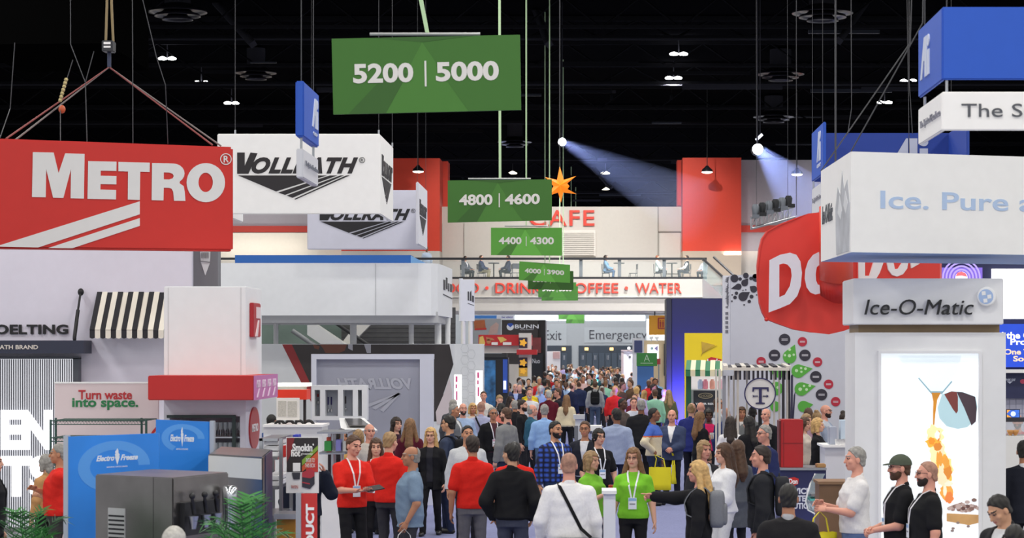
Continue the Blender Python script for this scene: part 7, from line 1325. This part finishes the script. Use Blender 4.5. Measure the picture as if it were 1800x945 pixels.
P('man in dark suit seen from behind at the right edge', 1800, 775, 1.79, 172, top='blazer', tc='#22242e', sc='#e4e4e6', hc='black', legs='#20212a', skin='tan', fat=.1)
# left stand
J = P('grey haired man in red polo in profile before the slatted lit wall', 103, 781, 1.72, -85, top='polo', tc='#d42a22', hc='grey', skin='tan', legs='#3c3a3a', fat=.5, arms=('cross', 'fold'))
P('person in patterned top half hidden left of the red polo man', 80, 822, 1.5, -120, top='shirt', tc='#b98a5a', female=True, hair='bob', hc='grey', legs='#1e1e20', D=31.2)
J = P('person in black jacket with a dark bag cut off by the left edge', -12, 800, 1.72, 90, top='jacket', tc='#1f1f22', hc='black', legs='#1e1e20', D=27.2)
J = P('bald grey headed man only just showing at the bottom edge', 307, 926, 1.7, 170, top='shirt', tc='#c9cdd2', hair='buzz', hc='silver', skin='pink', legs='#2a2a2e')
# behind the counters on the left
P('dark skinned woman with black hair at left end of the white counter', 483, 728, 1.62, -40, top='shirt', tc='#26304a', female=True, hair='bob', hc='black', skin='brown', D=41)
P('black haired man turned away behind the dark skinned woman', 478, 712, 1.7, 150, top='shirt', tc='#3c5688', hc='black', skin='tan', D=43)
P('dark haired man in dark green jacket seen from behind at the utensil rack', 564, 714, 1.68, 130, top='jacket', tc='#20413a', hc='dark', skin='fair', D=38.4)
P('long haired woman with dark skin near the steel display table', 601, 727, 1.62, 30, top='cardigan', tc='#2a2328', sc='#c9a060', female=True, hair='long', hc='black', skin='tan', D=37.4)
P('bearded man in grey suit turned left before the translucent panel', 633, 716, 1.74, -110, top='blazer', tc='#4a4e55', hc='black', bc='dark', skin='olive', legs='#2c2e34', D=41.4)
P('sandy haired woman low behind the tablet man', 630, 748, 1.6, 160, top='shirt', tc='#d9d8d4', female=True, hair='bob', hc='sandy', D=37.8)
P('man in dark navy jacket hidden behind the Smokin hot board', 537, 767, 1.72, 20, top='jacket', tc='#1f2433', hc='dark', skin='pink', arms=('down', (.2, -.2, 1.42)), legs='#1d1d22', D=28.8)
# right hand booth
P('long brown haired woman in grey print jacket seen from behind by the leaf tree', 1421, 698, 1.68, 175, top='jacket', tc='#8b8a8c', female=True, hair='wavy', hc='brown', D=48.2)
P('blonde bun woman half hidden behind the bearded bald man', 1436, 700, 1.64, 165, top='shirt', tc='#d0c8b8', female=True, hair='bun', hc='sandy', D=47.2)
P('bald bearded man with glasses in grey vest in profile', 1452, 699, 1.8, 70, top='vest', tc='#b4b9c2', sc='#9aa6ba', hair='bald', bc='dark', glasses=True, skin='pink', D=46.4, fat=.3, arms=('front', 'front'))
P('woman in red top with dark curly bun in profile', 1487, 711, 1.68, 80, top='tee', tc='#cf2230', female=True, hair='bun', hc='dark', skin='brown', D=45.0, arms=('table', 'table'))
P('man in navy suit in profile by the white tower edge', 1494, 735, 1.72, 60, top='blazer', tc='#2b3a5c', hc='grey', skin='tan', D=41.6)
P('blonde woman in black top in profile at the white counter', 1438, 734, 1.68, 75, top='shirt', tc='#1b1b1f', female=True, hair='bob', hc='blonde', legs='#1b1b1f', D=41.3)
P('brown haired woman in beige top left of the black topped blonde', 1415, 738, 1.66, 60, top='shirt', tc='#d3c6b8', female=True, hair='long', hc='brown', D=42.4)
P('curly blonde woman behind the red cabinet', 1418, 722, 1.66, 45, top='jacket', tc='#9d7f8f', female=True, hair='wavy', hc='sandy', D=44.6)
P('bald man with glasses in red shirt behind the right service counter', 1789, 698, 1.76, -15, top='shirt', tc='#b62832', hair='bald', bc='brown', glasses=True, skin='pink', D=41.2, arms=('table', 'table'))
# ------------------------------------------------------------------ the far crowd
random.seed(21)
protos = []
for k, kw in enumerate((dict(hair='short'), dict(hair='short', fat=.4), dict(hair='balding', fat=.3), dict(hair='buzz', arms=('front', 'down')), dict(hair='short', arms=('cup', 'down'), walk=.6), dict(hair='short', walk=-.6, top='blazer'), dict(hair='long', female=True), dict(hair='bob', female=True, arms=('down', 'front')), dict(hair='ponytail', female=True, walk=.6), dict(hair='wavy', female=True, fat=.35))):
    kw = dict(kw); fem = kw.get('female', False); out, J = figure(h=1.66 if fem else 1.77, cell=.026, top=kw.pop('top', 'shirt'), far=True, seed=k, **kw); parts = []
    for nm, (v, q, fm, ex) in out.items():
        if len(v): parts.append((nm, np_mesh(nm, v, q, [WHITE], None, ex if nm == 'body' else None)))
    protos.append((fem, kw['hair'], 'jacket' in out, parts))
TOPS = (('navy', '#2b3552'), ('black', '#1f1f22'), ('white', '#dfe0e4'), ('light blue', '#9fb9dc'), ('grey', '#84878b'), ('charcoal', '#3b3c40'), ('sky blue', '#7aa6c8'), ('maroon', '#6a2030'), ('beige', '#cbb898'), ('mint green', '#8fc4a8'), ('lilac', '#b6a8d2'), ('olive', '#5f6244'), ('teal', '#2f6a72'), ('pale pink', '#dcb9b6'), ('dark green', '#2c4a3a'), ('brown', '#5d4736'), ('bright red', '#c22a30'), ('turquoise', '#3fc0a8'))
WT = (16, 18, 14, 10, 10, 8, 5, 3, 5, 3, 3, 2, 2, 2, 2, 3, 2, 1)
HN = {'short': 'short', 'balding': 'balding', 'buzz': 'cropped', 'long': 'long', 'bob': 'bobbed', 'ponytail': 'tied', 'wavy': 'wavy'}
taken = [(o.location.x, o.location.y) for o in COL.objects if o.get('category') == 'person' and o.location.y > 50]; far = []; named = [(CX+a*F/b, b) for a, b in taken if 60 < b < 100]
obst = [(X_(1017, 56), 56.2), (X_(1043, 57), 57.3)]
tries = 0
while len(far) < 190 and tries < 40000:
    tries += 1; Dd = 62+106*random.random()**1.15; xr = X_(1172, Dd) if Dd > 75 else X_(1200, Dd); xl = -3.7+.0*Dd
    if Dd > 68: xl = max(-4.3, X_(893 if Dd < 95 else 930, Dd))
    xr = min(xr, 2.75 if Dd < 90 else X_(1118 if Dd > 92 else 1165, Dd)); x = random.uniform(xl+.2, xr-.2)
    md = .62 if Dd < 100 else .7
    if any(abs(x-a) < md and (x-a)**2+(Dd-b)**2 < md*md for a, b in taken+obst): continue
    if any(Dd < b+.1 and abs(CX+x*F/Dd-a) < 20 for a, b in named): continue
    taken.append((x, Dd)); far.append((x, Dd))
far.sort(key=lambda t: t[1]); seen = {}
for i, (x, Dd) in enumerate(far):
    fem, hair, jk, parts = random.choices(protos, (14, 10, 12, 8, 10, 12, 9, 8, 6, 6))[0]; tn, th = random.choices(TOPS, WT)[0]
    skn = random.choices(('fair', 'pink', 'tan', 'olive', 'brown', 'dark', 'asian'), (10, 10, 6, 5, 4, 3, 4))[0]; hn = random.choices(('black', 'dark', 'brown', 'light', 'blonde', 'grey', 'silver', 'sandy'), (6, 8, 8, 4, 4 if fem else 1, 2 if fem else 6, 3, 3))[0]
    fa = random.choice((0, 15, -15, 180, 170, 195, 180, 0, 90, -90, 60, -60, 140, -140)); look = 'facing out' if abs(fa) < 70 else 'in profile' if abs(fa) < 120 else 'seen from behind'
    px = CX+x*F/Dd; row = 'front rows' if Dd < 80 else 'middle rows' if Dd < 108 else 'back rows'; side_ = 'left' if px < 990 else 'centre' if px < 1075 else 'right'
    lab = '%s, %s %s, %s %s hair, %s, %s %s' % ('woman' if fem else 'man', tn, 'blazer' if jk else 'top', HN[hair], hn, look, side_, row)
    grp = 'far aisle crowd'
    seen.setdefault(lab, []).append(i)
    r = thing('person', lab, 'person', (x, Dd, 0), grp, math.radians(fa)); sc_ = random.uniform(.94, 1.05); r.scale = (sc_, sc_, sc_)
    r['_n'] = i
    for nm, me in parts:
        o = bpy.data.objects.new(nm, me); COL.objects.link(o); o.parent = r; s0 = o.material_slots[0]; s0.link = 'OBJECT'
        s0.material = mat(SKIN[skn], .55, var=.04, scale=9) if nm == 'body' else mat(HAIRC[hn], .6, var=.25, scale=30) if nm == 'hair' else fabric('#d4d6dc' if (nm == 'shirt' and jk) else th) if nm in ('shirt', 'jacket') else fabric(('#22232a', '#2e3444', '#4a5468', '#3a3a3e')[i % 4])
byl = {o['_n']: o for o in COL.objects if '_n' in o}
for lab, ids in seen.items():       # two of a look: told apart by which stands nearer
    for k, i in enumerate(ids):
        if len(ids) > 1: byl[i]['label'] = lab+(', %s of its look' % (('nearest', 'second', 'third', 'fourth')[k]))
for o in byl.values(): del o['_n']
# ------------------------------------------------------------------ cafe guests on the mezzanine
MZ = 6.5
def cafe_table(px, D, label):
    c = (X_(px, D), D, MZ); t = thing('cafe_table', label, 'table', c, 'cafe tables on the mezzanine'); obj('top', MB().lathe([(.28, .9), (.3, .91), (.3, .94), (.28, .95)], c, 22), DKMETAL, t); obj('post', MB().tube([(c[0], c[1], MZ+.02), (c[0], c[1], MZ+.9)], .04), DKMETAL, t); obj('base', MB().lathe([(.26, 0), (.25, .02), (.05, .04)], c, 18), DKMETAL, t)
def cafe_chair(px, D, rz, label, hx='#4a4c50'):
    a = math.radians(rz); c = Vector((X_(px, D), D, MZ)); t = thing('cafe_chair', label, 'chair', c, 'cafe chairs on the mezzanine', a); m = mat(hx, .4, .4)
    lobj('seat', MB().box(-.21, .21, -.2, .2, .37, .4), m, t, .01); lobj('backrest', MB().box(-.2, .2, .19, .215, .6, .88), m, t, .01)
    for sx in (-1, 1):
        for sy in (-1, 1): lobj('leg', MB().tube([(sx*.18, sy*.17, .37), (sx*.21, sy*.22, 0)], .013, 6), m, t)
        lobj('back_post', MB().tube([(sx*.18, .19, .37), (sx*.18, .21, .88)], .012, 6), m, t)
def guest(label, px, D, face, **k):
    h = k.pop('h', 1.76); a = math.radians(face); x = X_(px, D); J = P(label, px, 0, h, face, sit=1, z=MZ, D=D, **k); J['root'].location.x = x; J['root'].location.y = D; return J
for px, D, rz, lab in ((846, 127, 80, 'chair under the navy jacket guest, left'), (893, 127, -80, 'chair under the dark dressed guest at the laptop table'), (1065, 127, 85, 'chair under the denim jacket guest'), (1156, 127, 85, 'chair under the guest in pale shirt'), (1207, 127, -85, 'chair under the guest in black vest'), (1113, 127, -80, 'empty wire chair across from the denim jacket guest'), (818, 128, 60, 'chair under the guest in grey suit, far left'), (905, 126.2, 200, 'empty dark chair right of the laptop table')): cafe_chair(px, D, rz, lab)
for px, D, lab in ((868, 127, 'cafe table with the laptop'), (1088, 127, 'cafe table before the denim jacket guest'), (1181, 127, 'cafe table between the two right guests')): cafe_table(px, D, lab)
guest('seated guest in navy jacket at the laptop table on the mezzanine', 846, 127, 80, top='jacket', tc='#2c3550', hc='brown', arms=('table', 'table'), legs='#8c8468')
guest('seated guest in dark clothes right of the laptop table on the mezzanine', 893, 127, -80, top='jacket', tc='#25283c', hc='dark', arms=('table', 'table'), legs='#1e1e22')
guest('seated guest in grey suit at far left of the mezzanine', 818, 128, 60, top='blazer', tc='#5d6068', sc='#e6e6e6', hc='dark', arms=('table', 'table'))
guest('seated dark haired guest in denim jacket on the mezzanine', 1065, 127, 85, top='jacket', tc='#5d7f9f', hc='dark', female=True, hair='bob', arms=('table', 'table'), legs='#3c5470')
guest('seated red haired guest in pale shirt with lanyard on the mezzanine', 1156, 127, 85, top='shirt', tc='#b9c6c4', hc='red', arms=('table', 'table'), legs='#26262a', lanyard='#d8e6d8')
guest('seated guest in black vest over white tee on the mezzanine', 1207, 127, -85, top='vest', tc='#1f2024', sc='#e6e6e6', hc='dark', arms=('table', 'table'), legs='#23242c')
P('standing man in pale shirt with yellow bag behind the white fascia', 750, 0, 1.75, 10, top='shirt', tc='#b8c6d8', hc='dark', skin='brown', z=MZ, D=126)
P('bald guest seated by the escalator rail on the mezzanine', 1238, 0, 1.75, -40, top='shirt', tc='#b5b9c2', hair='balding', hc='grey', sit=1, z=MZ, D=129.5, arms=('table', 'table'))
tag(obj('laptop', MB().box(X_(858, 127), X_(866, 127), 126.9, 127.1, MZ+.95, MZ+.965).slab((X_(866, 127), 126.9, MZ+.965), (X_(866, 127), 127.1, MZ+.965), (X_(868, 127), 127.1, MZ+1.17), (X_(868, 127), 126.9, MZ+1.17), (1, 0, 0), .01), mat('#b9bcc2', .4, .5)), 'silver laptop open on the left cafe table', 'laptop')
